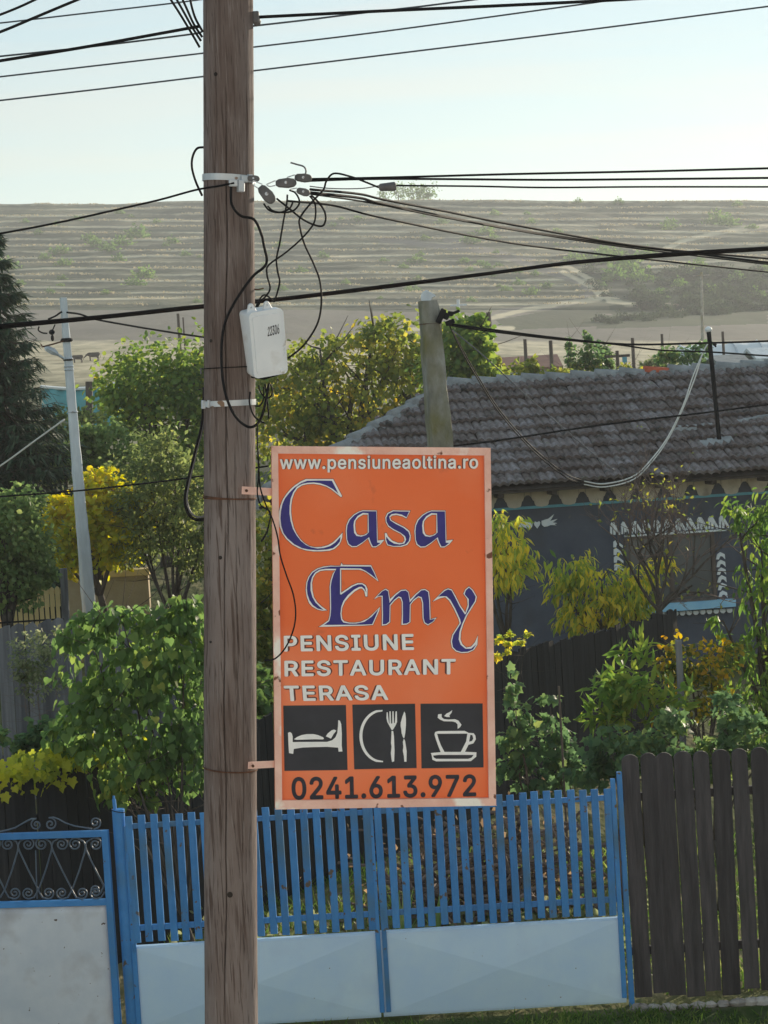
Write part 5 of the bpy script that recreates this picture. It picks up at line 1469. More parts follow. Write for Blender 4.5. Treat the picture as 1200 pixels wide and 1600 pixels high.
mb.add(L, [(i * 5 + k, i * 5 + (k + 1) % 5, (i + 1) * 5 + (k + 1) % 5, (i + 1) * 5 + k) for i in range(3) for k in range(5)] + [(4, 3, 2, 1, 0), (15, 16, 17, 18, 19)])
mb.build('lamp_head', M['steel'], lp)
mb = MB(); mb.tube([lpx(99, 533), lpx(82, 538), lpx(66, 542), lpx(64, 538)], .012, 5); mb.build('brace', M['rust'], lp)
for py in (531, 560, 562, 572, 577, 643):
    c = lt.lerp(lb, (py - 465) / 485); w = 0.058 + 0.052 * (py - 465) / 485 * .9
    mb = MB(); mb.tube([c + Vector((math.cos(t) * w, math.sin(t) * w, 0)) for t in np.linspace(0, 6.283, 13)], .010 if py != 531 else .03, 5); mb.build('clamp_band', M['cable'] if py in (531, 562) else M['steel'], lp)
mb = MB(); mb.tube(smooth_path([lpx(97, 487), lpx(92, 490), lpx(88, 493), lpx(82, 496), lpx(75, 499)]), .014, 5); mb.tube(smooth_path([lpx(61, 510), lpx(60, 516), lpx(66, 520), lpx(74, 521)]), .012, 5)
mb.ball(lpx(81, 519), (.045, .04, .04)); mb.ball(lpx(82, 528), (.025, .025, .05)); mb.tube([lpx(86, 507), lpx(82, 516)], .01, 5); mb.build('insulator_hook', M['cable'], lp)
# ------------------------------------------------------------------ unseen guesthouse behind the camera, added to bounce sunlight onto gate and sign
M['bounce_render'] = surf('cream_bounce_render', [(0.3, (0.72, 0.69, 0.64)), (0.7, (0.80, 0.78, 0.73))], 1.2, rough=0.95, bump=0.2, bscale=30)
gw = thing('guesthouse', 'unseen pale cream guesthouse added behind the camera to bounce light onto the blue gate', 'house', (0, -4.5, 0))
mb = MB(); wins = []
for zz in (1.0, 4.1):
    for k in range(-4, 5):
        if not (zz > 4 and k == 0): wins.append((k * 3.0, zz))
loops = [[(-14, 0), (14, 0), (14, 7.0), (-14, 7.0)]] + [[(x - .6, z), (x + .6, z), (x + .6, z + 1.3), (x - .6, z + 1.3)] for x, z in wins] + [[(-.55, 3.1), (.55, 3.1), (.55, 5.4), (-.55, 5.4)]]
mb.poly(loops, lambda a, b, z: Vector((-a, -2.0 + z, b)), -.3, 0); mb.build('wall', M['bounce_render'], gw)
for x, z in wins:
    mb = MB(); mb.poly([[(x - .6, z), (x + .6, z), (x + .6, z + 1.3), (x - .6, z + 1.3)], [(x - .52, z + .08), (x + .52, z + .08), (x + .52, z + 1.22), (x - .52, z + 1.22)]], lambda a, b, q: Vector((-a, -2.2 + q, b)), 0, .06); w_ = mb.build('window', M['sign_white'], gw)
    mb = MB(); mb.poly([[(x - .52, z + .08), (x + .52, z + .08), (x + .52, z + 1.22), (x - .52, z + 1.22)]], lambda a, b, q: Vector((-a, -2.2 + q, b)), .02, .03); mb.build('pane', M['glass'], w_)
mb = MB(); mb.box((0, -1.3, 3.0), (5.0, 1.4, .16)); mb.build('balcony_slab', M['bounce_render'], gw)
mb = MB(); mb.add([(-14.5, -1.5, 7.0), (14.5, -1.5, 7.0), (14.5, -5.5, 9.2), (-14.5, -5.5, 9.2), (14.5, -9.5, 7.0), (-14.5, -9.5, 7.0), (-14.5, -1.5, 6.85), (14.5, -1.5, 6.85)], [(0, 1, 2, 3), (3, 2, 4, 5), (6, 7, 1, 0), (0, 3, 5), (1, 4, 2)]); mb.build('roof', M['old_red_roof'], gw)
# ------------------------------------------------------------------ trees and garden plants
def tree(name, label, cat, Y, base_px, blobs, n, size, tmpl, mat, nparts=0, trunk=0.09, clump=0.2, per=22, droop=0.5, out=0.6, rnd=0.8,
         group=None, limb_n=5, shell=0.5, depth=1.0, split=0.45, bark='bark', ztop=None, svar=0.5):
    bx = at(base_px, 800, Y).x
    base = Vector((bx, Y, zg(bx, Y) - 0.03))
    root = thing(name, label, cat, base, group)
    tg = [at(b[0], b[1], Y + (b[4] if len(b) > 4 else 0)) for b in blobs]
    mb = MB(); limbs(mb, base, tg, trunk, n=limb_n, split=split); mb.build('trunk', M[bark], root, smooth=True)
    P, C = blob_points(blobs, n, clump, per, shell, Y, depth)
    A, Nn = leaf_dirs(P, C, droop, out, rnd)
    S = size * (1 - svar / 2 + svar * rng.random(len(P)))
    ok = P[:, 2] > zground(P[:, 0], P[:, 1]) + 0.02
    foliage(root, P[ok], A[ok], Nn[ok], S[ok], tmpl, M[mat], nparts, name='crown')
    return root

# the spruce: whorls of drooping sprays
def spruce(name, label, Y, px, py_top, slope, Hm, n_wh, mat):
    top = at(px, py_top, Y); b = Vector((top.x, Y, zg(top.x, Y)))
    root = thing(name, label, 'spruce', b)
    mb = MB(); mb.tube([b, b.lerp(top, .5), top], [0.17, 0.1, 0.015], 8); H = top.z - b.z
    P, A, Nn, S = [], [], [], []
    for i in range(n_wh):
        q = ((i + random.random()) / n_wh) ** 0.85
        z = top.z - q * H * 0.92
        R0 = slope * q * H * random.uniform(0.72, 1.12) + 0.12
        k = int(5 + 7 * q)
        for j in range(k):
            a = random.uniform(0, 2 * math.pi); rad = R0 * random.uniform(0.75, 1.1)
            d = Vector((math.cos(a), math.sin(a), 0)); c0 = Vector((top.x, Y, z))
            tip = c0 + d * rad + Vector((0, 0, -rad * 0.34 + 0.05))
            mid = c0 + d * rad * .5 + Vector((0, 0, -rad * .24))
            tip2 = tip + Vector((0, 0, rad * .10))
            pts = smooth_path([c0, mid, tip2], 5)
            mb.tube(pts, list(np.linspace(.018, .005, len(pts))), 4, caps=False)
            m = int(16 + rad * 34)
            for t in rng.random(m) ** 0.7:
                f = t * (len(pts) - 1); ii = min(int(f), len(pts) - 2); p = pts[ii].lerp(pts[ii + 1], f - ii)
                sd = Vector((-d.y, d.x, 0)) * random.choice((-1, 1))
                ax = (d * 0.6 + sd * random.uniform(.2, 1) + Vector((0, 0, random.uniform(-.9, .25))))
                P.append(p + sd * random.uniform(0, .10)); A.append(ax); Nn.append(Vector((random.uniform(-.5, .5), random.uniform(-.5, .5), 1))); S.append(random.uniform(.12, .27))
    mb.build('trunk', M['bark'], root)
    foliage(root, np.array([tuple(p) for p in P]), np.array([tuple(p) for p in A]), np.array([tuple(p) for p in Nn]), np.array(S), 'needle', M[mat], name='crown')
spruce('spruce_tree', 'dark spruce tree beside the slim concrete lamp post', 38.0, -14, 360, 0.285, 6, 74, 'spruce')

tree('round_tree', 'rounded green tree with yellowing top behind the wooden pole', 'tree', 44.0, 255,
     [(250, 600, 75, 62), (305, 560, 60, 42), (205, 600, 48, 52), (280, 660, 80, 60), (340, 610, 60, 60), (185, 640, 35, 40), (300, 720, 70, 50)], 7000, 0.115, 'round', 'green_tree', trunk=0.14, clump=0.26, shell=0.35)
tree('plum_tree', 'small dull green tree behind the lamp post, below the teal tarpaulin', 'tree', 40.0, 175,
     [(165, 690, 38, 36), (190, 735, 38, 42), (150, 735, 30, 34), (120, 690, 26, 28)], 3000, 0.10, 'round', 'plum', trunk=0.08)
tree('elder_bush', 'green bush below the teal tarpaulin at the foot of the lamp post trees', 'bush', 42.0, 100,
     [(85, 680, 30, 34), (115, 660, 22, 22), (70, 730, 34, 40), (110, 715, 34, 40), (145, 665, 26, 26), (95, 640, 12, 14)], 2400, 0.10, 'round', 'olive', trunk=0.05)
tree('walnut_tree', 'large loose walnut tree turning yellow behind the tiled roof', 'tree', 46.0, 560,
     [(560, 590, 95, 66), (480, 620, 80, 66), (620, 545, 62, 46), (650, 600, 60, 60), (440, 680, 70, 70), (540, 690, 95, 60), (585, 520, 36, 24), (430, 590, 40, 40), (690, 560, 40, 48), (500, 545, 34, 26)],
     7800, 0.12, 'round', 'walnut', trunk=0.17, clump=0.24, per=16, droop=0.8, limb_n=9, shell=0.35)
tree('walnut_tree', 'dense green tree showing right behind the concrete pole top', 'tree', 44.0, 725,
     [(725, 545, 38, 46), (738, 585, 40, 28), (700, 580, 40, 40), (745, 520, 24, 22)], 3600, 0.13, 'round', 'green_tree', trunk=0.1, clump=0.22)
tree('maple_tree', 'golden yellow tree behind the slim concrete lamp post', 'tree', 33.8, 150,
     [(118, 825, 44, 42), (165, 785, 42, 48), (180, 845, 42, 40), (105, 870, 26, 28), (210, 800, 30, 34), (150, 752, 26, 22), (90, 800, 20, 26)], 4600, 0.105, 'round', 'gold', trunk=0.07, clump=0.22)
tree('willow_bush', 'tall olive green bush with thin upright stems behind the wooden pole', 'bush', 33.5, 262,
     [(235, 740, 50, 66), (275, 770, 50, 80), (300, 840, 40, 60), (230, 845, 44, 46), (265, 700, 36, 34), (325, 780, 40, 80), (205, 790, 30, 40)], 7000, 0.082, 'simple', 'olive', trunk=0.06, clump=0.2, limb_n=12, split=0.2, shell=0.3)
tree('apple_tree', 'round olive tree in front of the yellow picket fence', 'tree', 31.0, -5,
     [(0, 835, 66, 62), (40, 860, 40, 52), (-50, 850, 60, 66), (25, 795, 40, 36), (15, 905, 50, 46), (60, 890, 22, 40)], 7500, 0.075, 'round', 'plum', trunk=0.12, clump=0.18)
tree('small_tree', 'dense green foliage filling the gap between the wooden pole and the sign', 'tree', 27.0, 420,
     [(415, 850, 26, 60), (400, 930, 34, 50), (430, 980, 34, 60), (410, 1060, 36, 60), (450, 900, 30, 60), (410, 1130, 40, 50), (380, 1000, 40, 80)], 5200, 0.085, 'round', 'walnut', trunk=0.06)
tree('lilac_shrub', 'low green lilac growth behind the foot of the wooden pole', 'shrub', 21.5, 360, [(350, 1040, 40, 66), (400, 1100, 36, 60), (330, 980, 26, 40)], 1500, 0.09, 'heart', 'lilac', nparts=60, trunk=0.03)

# the big lilac: 300 nearest leaves are leaves of their own
tree('lilac_bush', 'big heart-leaved green lilac bush behind the blue gate', 'bush', 17.45, 262,
     [(205, 1030, 92, 80), (280, 1020, 70, 80), (165, 1110, 66, 66), (250, 1130, 86, 76), (315, 1110, 40, 90), (140, 990, 44, 44, .1), (290, 960, 40, 30), (220, 1205, 80, 50), (130, 1150, 52, 40), (190, 965, 44, 28), (300, 1200, 50, 50), (200, 1250, 42, 22)],
     3100, 0.076, 'heart', 'lilac', nparts=300, trunk=0.03, clump=0.36, per=10, droop=1.0, out=0.55, rnd=0.55, depth=0.62, limb_n=6, split=0.22, shell=0.45)

# peach trees beside the cottage
tree('peach_tree', 'yellow-green peach tree at the edge of the sign in front of the dark cottage wall', 'peach tree', 26.5, 780,
     [(795, 850, 34, 44), (778, 885, 36, 40), (808, 880, 26, 36), (770, 830, 26, 30)], 880, 0.13, 'lance', 'peach_yellow', nparts=240, trunk=0.045, droop=1.2, clump=0.3, per=14)
tree('peach_tree', 'spreading yellow peach tree in front of the cottage window', 'peach tree', 27.5, 960,
     [(895, 890, 36, 28), (940, 905, 46, 30), (985, 920, 34, 34), (930, 945, 56, 28), (985, 955, 40, 28), (878, 925, 24, 22), (1030, 888, 20, 22), (905, 965, 34, 20)], 2100, 0.125, 'lance', 'peach_yellow', nparts=290, trunk=0.05, droop=1.2, clump=0.26, per=14)
tree('peach_tree', 'tall green peach tree at the picture edge beyond the dark round-topped fence', 'peach tree', 21.0, 1200,
     [(1150, 800, 40, 26), (1190, 860, 46, 50), (1200, 950, 46, 56), (1185, 1030, 50, 46), (1215, 800, 40, 40), (1170, 1090, 44, 50), (1215, 1120, 50, 60), (1130, 970, 20, 18), (1250, 900, 60, 120)], 2200, 0.115, 'lance', 'peach', nparts=290, trunk=0.06, droop=0.9, clump=0.26, per=13)
tree('peach_shoot', 'upright green peach shoots in front of the tarred fence', 'shrub', 19.3, 985,
     [(990, 1010, 18, 30), (985, 1060, 34, 30), (960, 1090, 36, 36), (1010, 1085, 36, 40), (945, 1120, 26, 30), (1040, 1100, 30, 34)], 620, 0.15, 'lance', 'peach', nparts=260, trunk=0.025, droop=-0.2, out=0.5, clump=0.3, per=11, split=0.2)
tree('currant_bush', 'orange and yellow shrub around the grey wooden stake', 'shrub', 20.2, 1085,
     [(1075, 1020, 34, 30), (1110, 1040, 34, 36), (1045, 1060, 26, 34), (1090, 1080, 42, 36), (1130, 1010, 22, 26), (1040, 1030, 18, 22)], 1200, 0.055, 'round', 'autumn', nparts=200, trunk=0.03, clump=0.25)
tree('garden_shrub', 'green shrub mass right behind the round-topped dark fence', 'shrub', 18.2, 1090,
     [(1000, 1176, 40, 26), (1050, 1150, 34, 40), (1110, 1172, 40, 30), (1165, 1150, 36, 44), (1215, 1160, 40, 44), (1085, 1200, 90, 22), (1140, 1110, 22, 26)], 2300, 0.07, 'grape', 'vine', nparts=220, trunk=0.03, clump=0.24)
def climber(label, Y, base_px, blobs, n, nparts):
    return tree('grape_vine', label, 'vine', Y, base_px, blobs, n, 0.085, 'grape', 'vine', nparts=nparts, trunk=0.018, clump=0.34, per=9, droop=0.7, group='vines climbing the tarred fence', bark='twig')
climber('narrow grape vine climbing the tarred fence close to the sign', 19.6, 815, [(798, 1070, 11, 26), (806, 1120, 17, 36), (816, 1165, 26, 34), (828, 1210, 34, 26), (802, 1200, 22, 26)], 430, 150)
climber('bushier grape vine on the tarred fence beside a thin cane', 19.9, 872, [(860, 1105, 13, 22), (866, 1145, 18, 28), (876, 1185, 24, 30), (892, 1212, 34, 22)], 380, 150)
climber('grape vine spilling over the corner where gate meets round-topped fence', 18.6, 945, [(945, 1150, 26, 24), (955, 1192, 36, 22), (920, 1205, 28, 18), (990, 1180, 34, 22)], 460, 150)
tree('yellow_vine', 'small yellow vine on top of the tarred fence by the sign edge', 'vine', 21.9, 800, [(795, 1005, 26, 14), (780, 1018, 20, 12), (822, 1000, 10, 12)], 260, 0.05, 'grape', 'peach_yellow', nparts=150, trunk=0.012, split=0.3)
tree('weed_bush', 'thin dry pale weed in front of the grey plank fence', 'weed', 23.3, 62, [(50, 1030, 34, 40), (78, 1010, 26, 30), (60, 1065, 34, 24), (35, 1035, 16, 24)], 1000, 0.055, 'simple', 'weed', trunk=0.012, clump=0.24, limb_n=14, split=0.15, bark='twig')
tree('garden_plant', 'low dark green plants at the foot of the grey plank fence', 'plant', 22.0, 60, [(40, 1150, 40, 20), (90, 1150, 50, 26), (10, 1165, 34, 18), (130, 1160, 40, 24)], 1000, 0.085, 'round', 'vine', nparts=120, trunk=0.015)
# ivy over the top of the tarred fence
ivr = thing('ivy', 'bright yellow ivy draped over the top of the tarred fence', 'ivy', FA + fd * 0.06)
n = 520
tt = rng.uniform(-0.025, 0.155, n) ; pos = np.array([tuple(FA + fd * t) for t in tt])
hgt = np.where(rng.random(n) < .8, rng.uniform(-.02, .19, n), rng.uniform(-.12, .05, n)) * (1 - 0.4 * (tt > .11)); pos[:, 2] += hgt; pos[:, 1] += rng.normal(size=n) * 0.07 + 0.02
A = np.stack([rng.normal(size=n) * .5, -np.abs(rng.normal(size=n)) * .4 - .1, rng.normal(size=n) * .5 - .7], 1); Nn = np.stack([rng.normal(size=n) * .5, -np.ones(n), rng.normal(size=n) * .6 + .5], 1)
foliage(ivr, pos, A, Nn, 0.075 * (.7 + .6 * rng.random(n)), 'grape', M['ivy'], 300, name='leaf_mass')

# the bare shrub in front of the window
YB = 26.6
bb = at(1035, 985, YB); bbase = Vector((bb.x, YB, zg(bb.x, YB)))
bare = thing('bare_tree', 'half bare brown shrub with many thin twigs in front of the cottage window', 'tree', bbase)
tk_, tw_ = MB(), MB(); tips = []
def grow(p, d, L, r, dep, mbx):
    n = 4; pts = [p]
    for i in range(n):
        d = (d + Vector((random.gauss(0, .13), random.gauss(0, .13), random.gauss(.03, .08)))).normalized(); pts.append(pts[-1] + d * L / n)
    rs = list(np.linspace(r, r * .55, n + 1)); (tk_ if r > .012 else tw_).tube(pts, rs, 6 if r > .012 else 4, caps=False)
    if dep == 0: tips.append(pts[-1]); return
    for k in range(random.choice((2, 3, 3)) if dep > 1 else 4):
        i = random.randint(2, n); dd = (d + Vector((random.gauss(0, .55), random.gauss(0, .5), random.gauss(.12, .3)))).normalized()
        grow(pts[i], dd, L * random.uniform(.58, .85), r * .58, dep - 1, mbx)
tp = at(1030, 955, YB)
tk_.tube([bbase, tp], [.05, .042], 8)
for ang, L in ((-.8, .66), (-.42, .76), (-.05, .84), (.2, .8), (.5, .80), (.9, .62), (-.2, .62), (.32, .7)):
    grow(tp, Vector((math.sin(ang), random.uniform(-.35, .35), math.cos(ang))).normalized(), L, .024, 4, tw_)
tk_.build('trunk', M['bark'], bare, smooth=True); t_ = tw_.build('twigs', M['twig'], bare); t_['kind'] = 'stuff'
tips = [t for t in tips if random.random() < .16]
P = np.array([tuple(t) for t in tips]); P = np.repeat(P, 2, 0) + rng.normal(size=(len(P) * 2, 3)) * .05
A, Nn = leaf_dirs(P, np.repeat(np.array([tuple(tp)]), len(P), 0), .9); foliage(bare, P, A, Nn, np.full(len(P), .06) * (.6 + .8 * rng.random(len(P))), 'simple', M['walnut'], 0, name='leaves')

# strap-leaved plants and brushwood seen through the gate
def strap(label, px, py, Y, n, h, w):
    b = at(px, py, Y); b.z = zg(b.x, Y)
    root = thing('strap_leaf_plant', label, 'plant', b, 'strap-leaved plants behind the gate')
    for i in range(n):
        a = random.uniform(0, 6.28); L = h * random.uniform(.6, 1.1); bend = random.uniform(.1, .7); d = Vector((math.cos(a), math.sin(a), 0)); s = Vector((-d.y, d.x, 0)); mb = MB(); N = 6
        for k in range(N + 1):
            t = k / N; c = b + d * (L * bend * t * t * .8 + .02) + Vector((0, 0, L * (t - bend * .45 * t * t))); ww = w * (1 - t ** 2.2) * .5 + .001
            mb.v += [tuple(c - s * ww), tuple(c + Vector((0, 0, -.004)) - d * .003), tuple(c + s * ww)]
        for k in range(N):
            for e in (0, 1): mb.f.append((k * 3 + e, k * 3 + e + 1, k * 3 + e + 4, k * 3 + e + 3))
        mb.build('leaf', M['iris'], root, smooth=True)
strap('pale upright strap-leaved plant behind the gate, under the phone number of the sign', 628, 1420, 17.6, 13, .62, .04)
strap('small drooping strap-leaved plant behind the gate near its meeting stiles', 552, 1445, 17.3, 12, .36, .05)
strap('thin strap-leaved plant behind the gate near the heap of dry brush', 680, 1425, 17.9, 9, .5, .032)
pile = MB(); pc = at(735, 1400, 19.0)
for i in range(430):
    c = Vector((pc.x + random.gauss(.12, .42), 18.75 + random.gauss(0, .3), 0)); c.z = zg(c.x, c.y) + min(abs(random.gauss(0, .40)), random.uniform(.55, .8)); d = Vector((random.gauss(0, 1), random.gauss(0, .6), random.gauss(0, .55))).normalized()
    L = random.uniform(.15, .5); pile.tube([c - d * L / 2, c + Vector((random.gauss(0, .03), random.gauss(0, .03), random.gauss(0, .03))), c + d * L / 2], random.uniform(.006, .02), 5)
o = pile.build('brush_heap', M['twig']); tag(o, 'heap of dry brown brushwood stacked behind the gate', 'brush heap', kind='stuff')
P = np.stack([rng.normal(pc.x + .15, .5, 900), rng.normal(18.7, .3, 900), np.zeros(900)], 1); P[:, 2] = zground(P[:, 0], P[:, 1]) + np.abs(rng.normal(size=900)) * .4
A, Nn = leaf_dirs(P, P - unit(900), .3)
o = foliage(None, P, A, Nn, np.full(900, .06) * (.6 + .8 * rng.random(900)), 'simple', M['dry'], 0, name='dead_leaves'); tag(o, 'dead brown leaves caught in the brushwood behind the gate', 'dead leaves', kind='stuff')
P = np.stack([rng.uniform(-1.9, 2.2, 1500), rng.uniform(16.5, 18.6, 1500), np.zeros(1500)], 1); P[:, 2] = zground(P[:, 0], P[:, 1]) + rng.random(1500) ** 2 * .22
A, Nn = leaf_dirs(P, P - unit(1500), -.4)
o = foliage(None, P, A, Nn, np.full(1500, .06) * (.6 + .8 * rng.random(1500)), 'round', M['weed'], 0, name='weeds'); tag(o, 'low green weeds growing just inside the gate', 'weeds', kind='stuff')
def stake(name, label, px0, py0, px1, py1, Y, w, mat, group=None, cat='stake', rnd=False):
    a, b = at(px0, py0, Y), at(px1, py1, Y); b.z = min(b.z, zg(b.x, Y) - .02) if py1 > 900 else b.z
    root_m = MB(); d = (a - b).normalized()
    if rnd: root_m.tube([b, a], w / 2, 8)
    else: root_m.bar(b, a, w, w * .8, up=(1, 0, 0))
    o = root_m.build(name, M[mat], None, bevel=w * .08); return tag(o, label, cat, group)
stake('wooden_stake', 'grey wooden stake in the orange and yellow shrub', 1060, 1000, 1064, 1130, 19.7, .055, 'grey_plank')
stake('cane', 'thin pale cane between the two grape vines on the tarred fence', 873, 1072, 880, 1200, 19.4, .02, 'brown_wood', rnd=True)
stake('iron_stake', 'thin white stake among the yellow ivy', 83, 1168, 85, 1225, 17.6, .018, 'steel', rnd=True)
# stones at the foot of the fence
def stone(p, s):
    mb = MB(); mb.ball((0, 0, 0), 1.0, 8, 5); rr = [random.uniform(.75, 1.15) for _ in mb.v]
    mb.v = [(p.x + v[0] * s[0] * r, p.y + v[1] * s[1] * r, p.z + v[2] * s[2] * r) for v, r in zip(mb.v, rr)]; return mb.build('stone', M['stone'])
for i, (px, lab) in enumerate(((1000, 'pale stone against the corner of gate and fence, the biggest of the row'), (1022, None), (1045, None), (1068, None), (1092, None), (1110, None), (1130, None), (1152, None), (1172, None), (1192, None))):
    p = at(px, 1572 - (px - 1000) * .05, 15.86); p.z = 0.015; s = random.uniform(.025, .05) if i else .055
    ordn = ('', 'second', 'third', 'fourth', 'fifth', 'sixth', 'seventh', 'eighth', 'ninth', 'tenth')[i]
    tag(stone(p, (s * 1.5, s, s * .8)), lab or 'small pale stone at the foot of the round-topped fence, %s from the blue gate' % ordn, 'stone', 'stones along the fence foot')

# ------------------------------------------------------------------ farther back
by = 35.0
bw = thing('garden_wall', 'low sandy rendered wall with a coping behind the lamp post', 'wall', (at(168, 920, by).x, by, zg(-4, by)))
a, b = at(104, 906, by), at(231, 899, by); z0 = zg(a.x, by) - .1
mb = MB(); mb.poly([[(a.x, z0), (b.x, z0), (b.x, b.z), (a.x, a.z)]], lambda x, z, d: Vector((x, by - d, z)), -.2, 0); mb.build('wall', M['beige_wall'], bw)
mb = MB(); mb.bar(a + Vector((-.03, .1, .055)), b + Vector((.03, .1, .055)), .11, .28); mb.build('coping', M['yellow_picket'], bw, bevel=.01)
wf = thing('wire_fence', 'dark wire mesh fence standing above the sandy wall', 'fence', (at(168, 890, by + .3).x, by + .3, zg(-4, by)))
mb = MB()
for i in range(34):
    x = a.x + (b.x - a.x) * i / 33; mb.tube([(x, by + .3, a.z - .2), (x + .0, by + .3, a.z + .48)], .006, 4)
for j in range(9): mb.tube([(a.x, by + .3, a.z - .15 + .078 * j), (b.x, by + .3, b.z - .15 + .078 * j)], .006, 4)
mb.build('mesh', M['cable'], wf)['kind'] = 'stuff'
for px in (104, 166, 229):
    p = at(px, 890, by + .3); mb = MB(); mb.tube([(p.x, by + .32, z0), (p.x, by + .32, a.z + .52)], .03, 8); mb.build('post', M['steel'], wf)
stake('fence_post', 'grey timber post at the end of the yellow picket fence', 99, 888, 101, 960, 32.0, .10, 'grey_plank', cat='post')
pk = thing('picket_fence', 'yellow picket fence partly hidden behind the round olive tree', 'fence', (at(60, 950, 32.5).x, 32.5, zg(-5.5, 32.5)))
for i in range(17):
    px = -40 + i * 8.6; t_ = at(px, 918 - .02 * px + random.uniform(-2, 2), 32.5); z0 = zg(t_.x, 32.5); h = t_.z - z0
    mb = MB(); w = .034; mb.poly([[(t_.x - w, z0), (t_.x + w, z0), (t_.x + w, t_.z - .03), (t_.x, t_.z), (t_.x - w, t_.z - .03)]], lambda x, z, d: Vector((x, 32.5 - d, z)), -.01, .01); mb.build('picket', M['yellow_picket'], pk)
for py in (930, 975):
    p, q = at(-45, py + 2, 32.54), at(98, py - 6, 32.54); rail(p, q, .06, .04, 'rail', M['yellow_picket'], pk)
irf = thing('iron_railing', 'black iron railing in front of the yellow picket fence', 'railing', (at(50, 980, 28).x, 28, zg(-4.6, 28)))
p, q = at(-60, 977, 28), at(100, 967, 28); rail(p, q, .022, .022, 'rail', M['cable'], irf); rail(p - Vector((0, 0, .5)), q - Vector((0, 0, .5)), .022, .022, 'rail', M['cable'], irf)
for i in range(19):
    c = p.lerp(q, (i + .5) / 19); mb = MB(); mb.tube([(c.x, 28, zg(c.x, 28)), (c.x, 28, c.z + .16)], .008, 5); mb.build('bar', M['cable'], irf)
# teal tarpaulin over a frame
ty = 62.0
tb = thing('tarpaulin_cover', 'teal tarpaulin stretched over a frame beyond the spruce and lamp post', 'tarpaulin', (at(105, 640, ty).x, ty, zg(-9, ty)))
c4 = [at(64, 606, ty), at(136, 602, ty), at(196, 598, ty + 2)]; mb = MB(); N = 18; z0 = c4[0].z - 1.5
for j in range(5):
    for i in range(N + 1):
        t = i / N; p = c4[0].lerp(c4[2], t); z = p.z - .10 * math.sin(math.pi * t) * 1.2
        mb.v.append((p.x, p.y + .06 * math.sin(i * 1.9 + j) - j * .05, z + (z0 - z) * j / 4))
for j in range(4):
    for i in range(N): k = j * (N + 1) + i; mb.f.append((k + N + 1, k + N + 2, k + 1, k))
o = mb.build('sheet', M['teal_cover'], tb, smooth=True); sm = o.modifiers.new('thickness', 'SOLIDIFY'); sm.thickness = .01
mb = MB()
mb.tube([(c4[0].lerp(c4[2], i / N).x, c4[0].lerp(c4[2], i / N).y, c4[0].lerp(c4[2], i / N).z + .03 - .12 * math.sin(math.pi * i / N)) for i in range(N + 1)], .05, 6); mb.build('hem', M['sign_white'], tb)
stake('timber_post', 'stout dark brown timber post beside the teal tarpaulin', 139, 596, 142, 760, 58.0, .17, 'brown_wood', cat='post')
# cows grazing in the dry meadow
def cow(px, py, Y, s, face, label):
    p = hit(px, py + 4, 100, 260); r = thing('cow', label, 'cow', p, 'animals grazing below the hill')
    def q(x, y, z): return p + Vector((x * face, y, z)) * s
    mb = MB()
    sec = [(-.95, 1.12, .16, .20), (-.80, 1.05, .30, .36), (-.3, 1.0, .35, .42), (.25, 1.02, .34, .40), (.7, 1.08, .28, .36), (.95, 1.12, .17, .24), (1.15, 1.02, .14, .17), (1.38, .82, .15, .16), (1.6, .62, .09, .09)]
    L = []
    for x, z, w, h in sec:
        for k in range(10):
            a = 2 * math.pi * k / 10; L.append(q(x, math.cos(a) * w, z + math.sin(a) * h))
    mb.add(L, [(i * 10 + k, i * 10 + (k + 1) % 10, (i + 1) * 10 + (k + 1) % 10, (i + 1) * 10 + k) for i in range(len(sec) - 1) for k in range(10)] + [tuple(range(10))[::-1], tuple(range(len(L) - 10, len(L)))])
    for x, y in ((.68, .17), (.55, -.17)): mb.tube([q(x, y, .95), q(x, y, .5), q(x - .02, y, .0)], [.13 * s, .07 * s, .06 * s], 6)
    for x, y in ((-.72, .17), (-.60, -.17)): mb.tube([q(x, y, 1.0), q(x + .08, y, .62), q(x - .06, y, .42), q(x, y, 0)], [.19 * s, .10 * s, .07 * s, .06 * s], 6)
    mb.tube([q(-.95, 0, 1.2), q(-1.05, 0, .9), q(-1.03, 0, .5)], [.04 * s, .03 * s, .05 * s], 5)
    for y in (-.14, .14): mb.tube([q(1.2, y, 1.08), q(1.16, y * 2.1, 1.12)], [.04 * s, .02 * s], 5); mb.tube([q(1.26, y * .8, 1.12), q(1.28, y * 1.5, 1.25)], [.03 * s, .01 * s], 5)
    mb.build('body', M['cow'], r, smooth=True)
cow(122, 563, 0, .42, -1, 'dark brown cow grazing in the meadow, the one nearer the lamp post')
cow(147, 560, 0, .48, -1, 'dark brown cow grazing in the meadow, the one nearer the wooden pole')
# vine rows, posts, roofs and the polytunnel behind the cottage
def far_post(label, px, y0, y1, Y, w, mat='brown_wood', group='thin posts in the plots behind the cottage', arm=False):
    a, b = at(px, y0, Y), at(px + (y1 - y0) * .055, y1, Y); b.z = min(b.z, zg(b.x, Y))
    r = thing('field_post', label, 'post', b, group); mb = MB(); mb.tube([b, a], [w / 2, w / 2 * .8], 7); mb.build('shaft', M[mat], r)
    if arm:
        mb = MB(); c = a + Vector((0, 0, -.12)); mb.bar(c + Vector((-.28, 0, 0)), c + Vector((.28, 0, 0)), .06, .06); mb.build('cross_arm', M[mat], r)
    return r
far_post('dark vine post nearest the concrete pole', 763, 488, 560, 62, .17)
far_post('slim vine post second from the concrete pole', 820, 530, 556, 66, .13)
far_post('vine post behind the roof with a dark square shaft', 860, 532, 575, 60, .13)
far_post('pale vine post right of the tall vine tops', 988, 528, 566, 66, .13)
far_post('vine post with an insulator, close to the service mast', 1034, 522, 566, 64, .10)
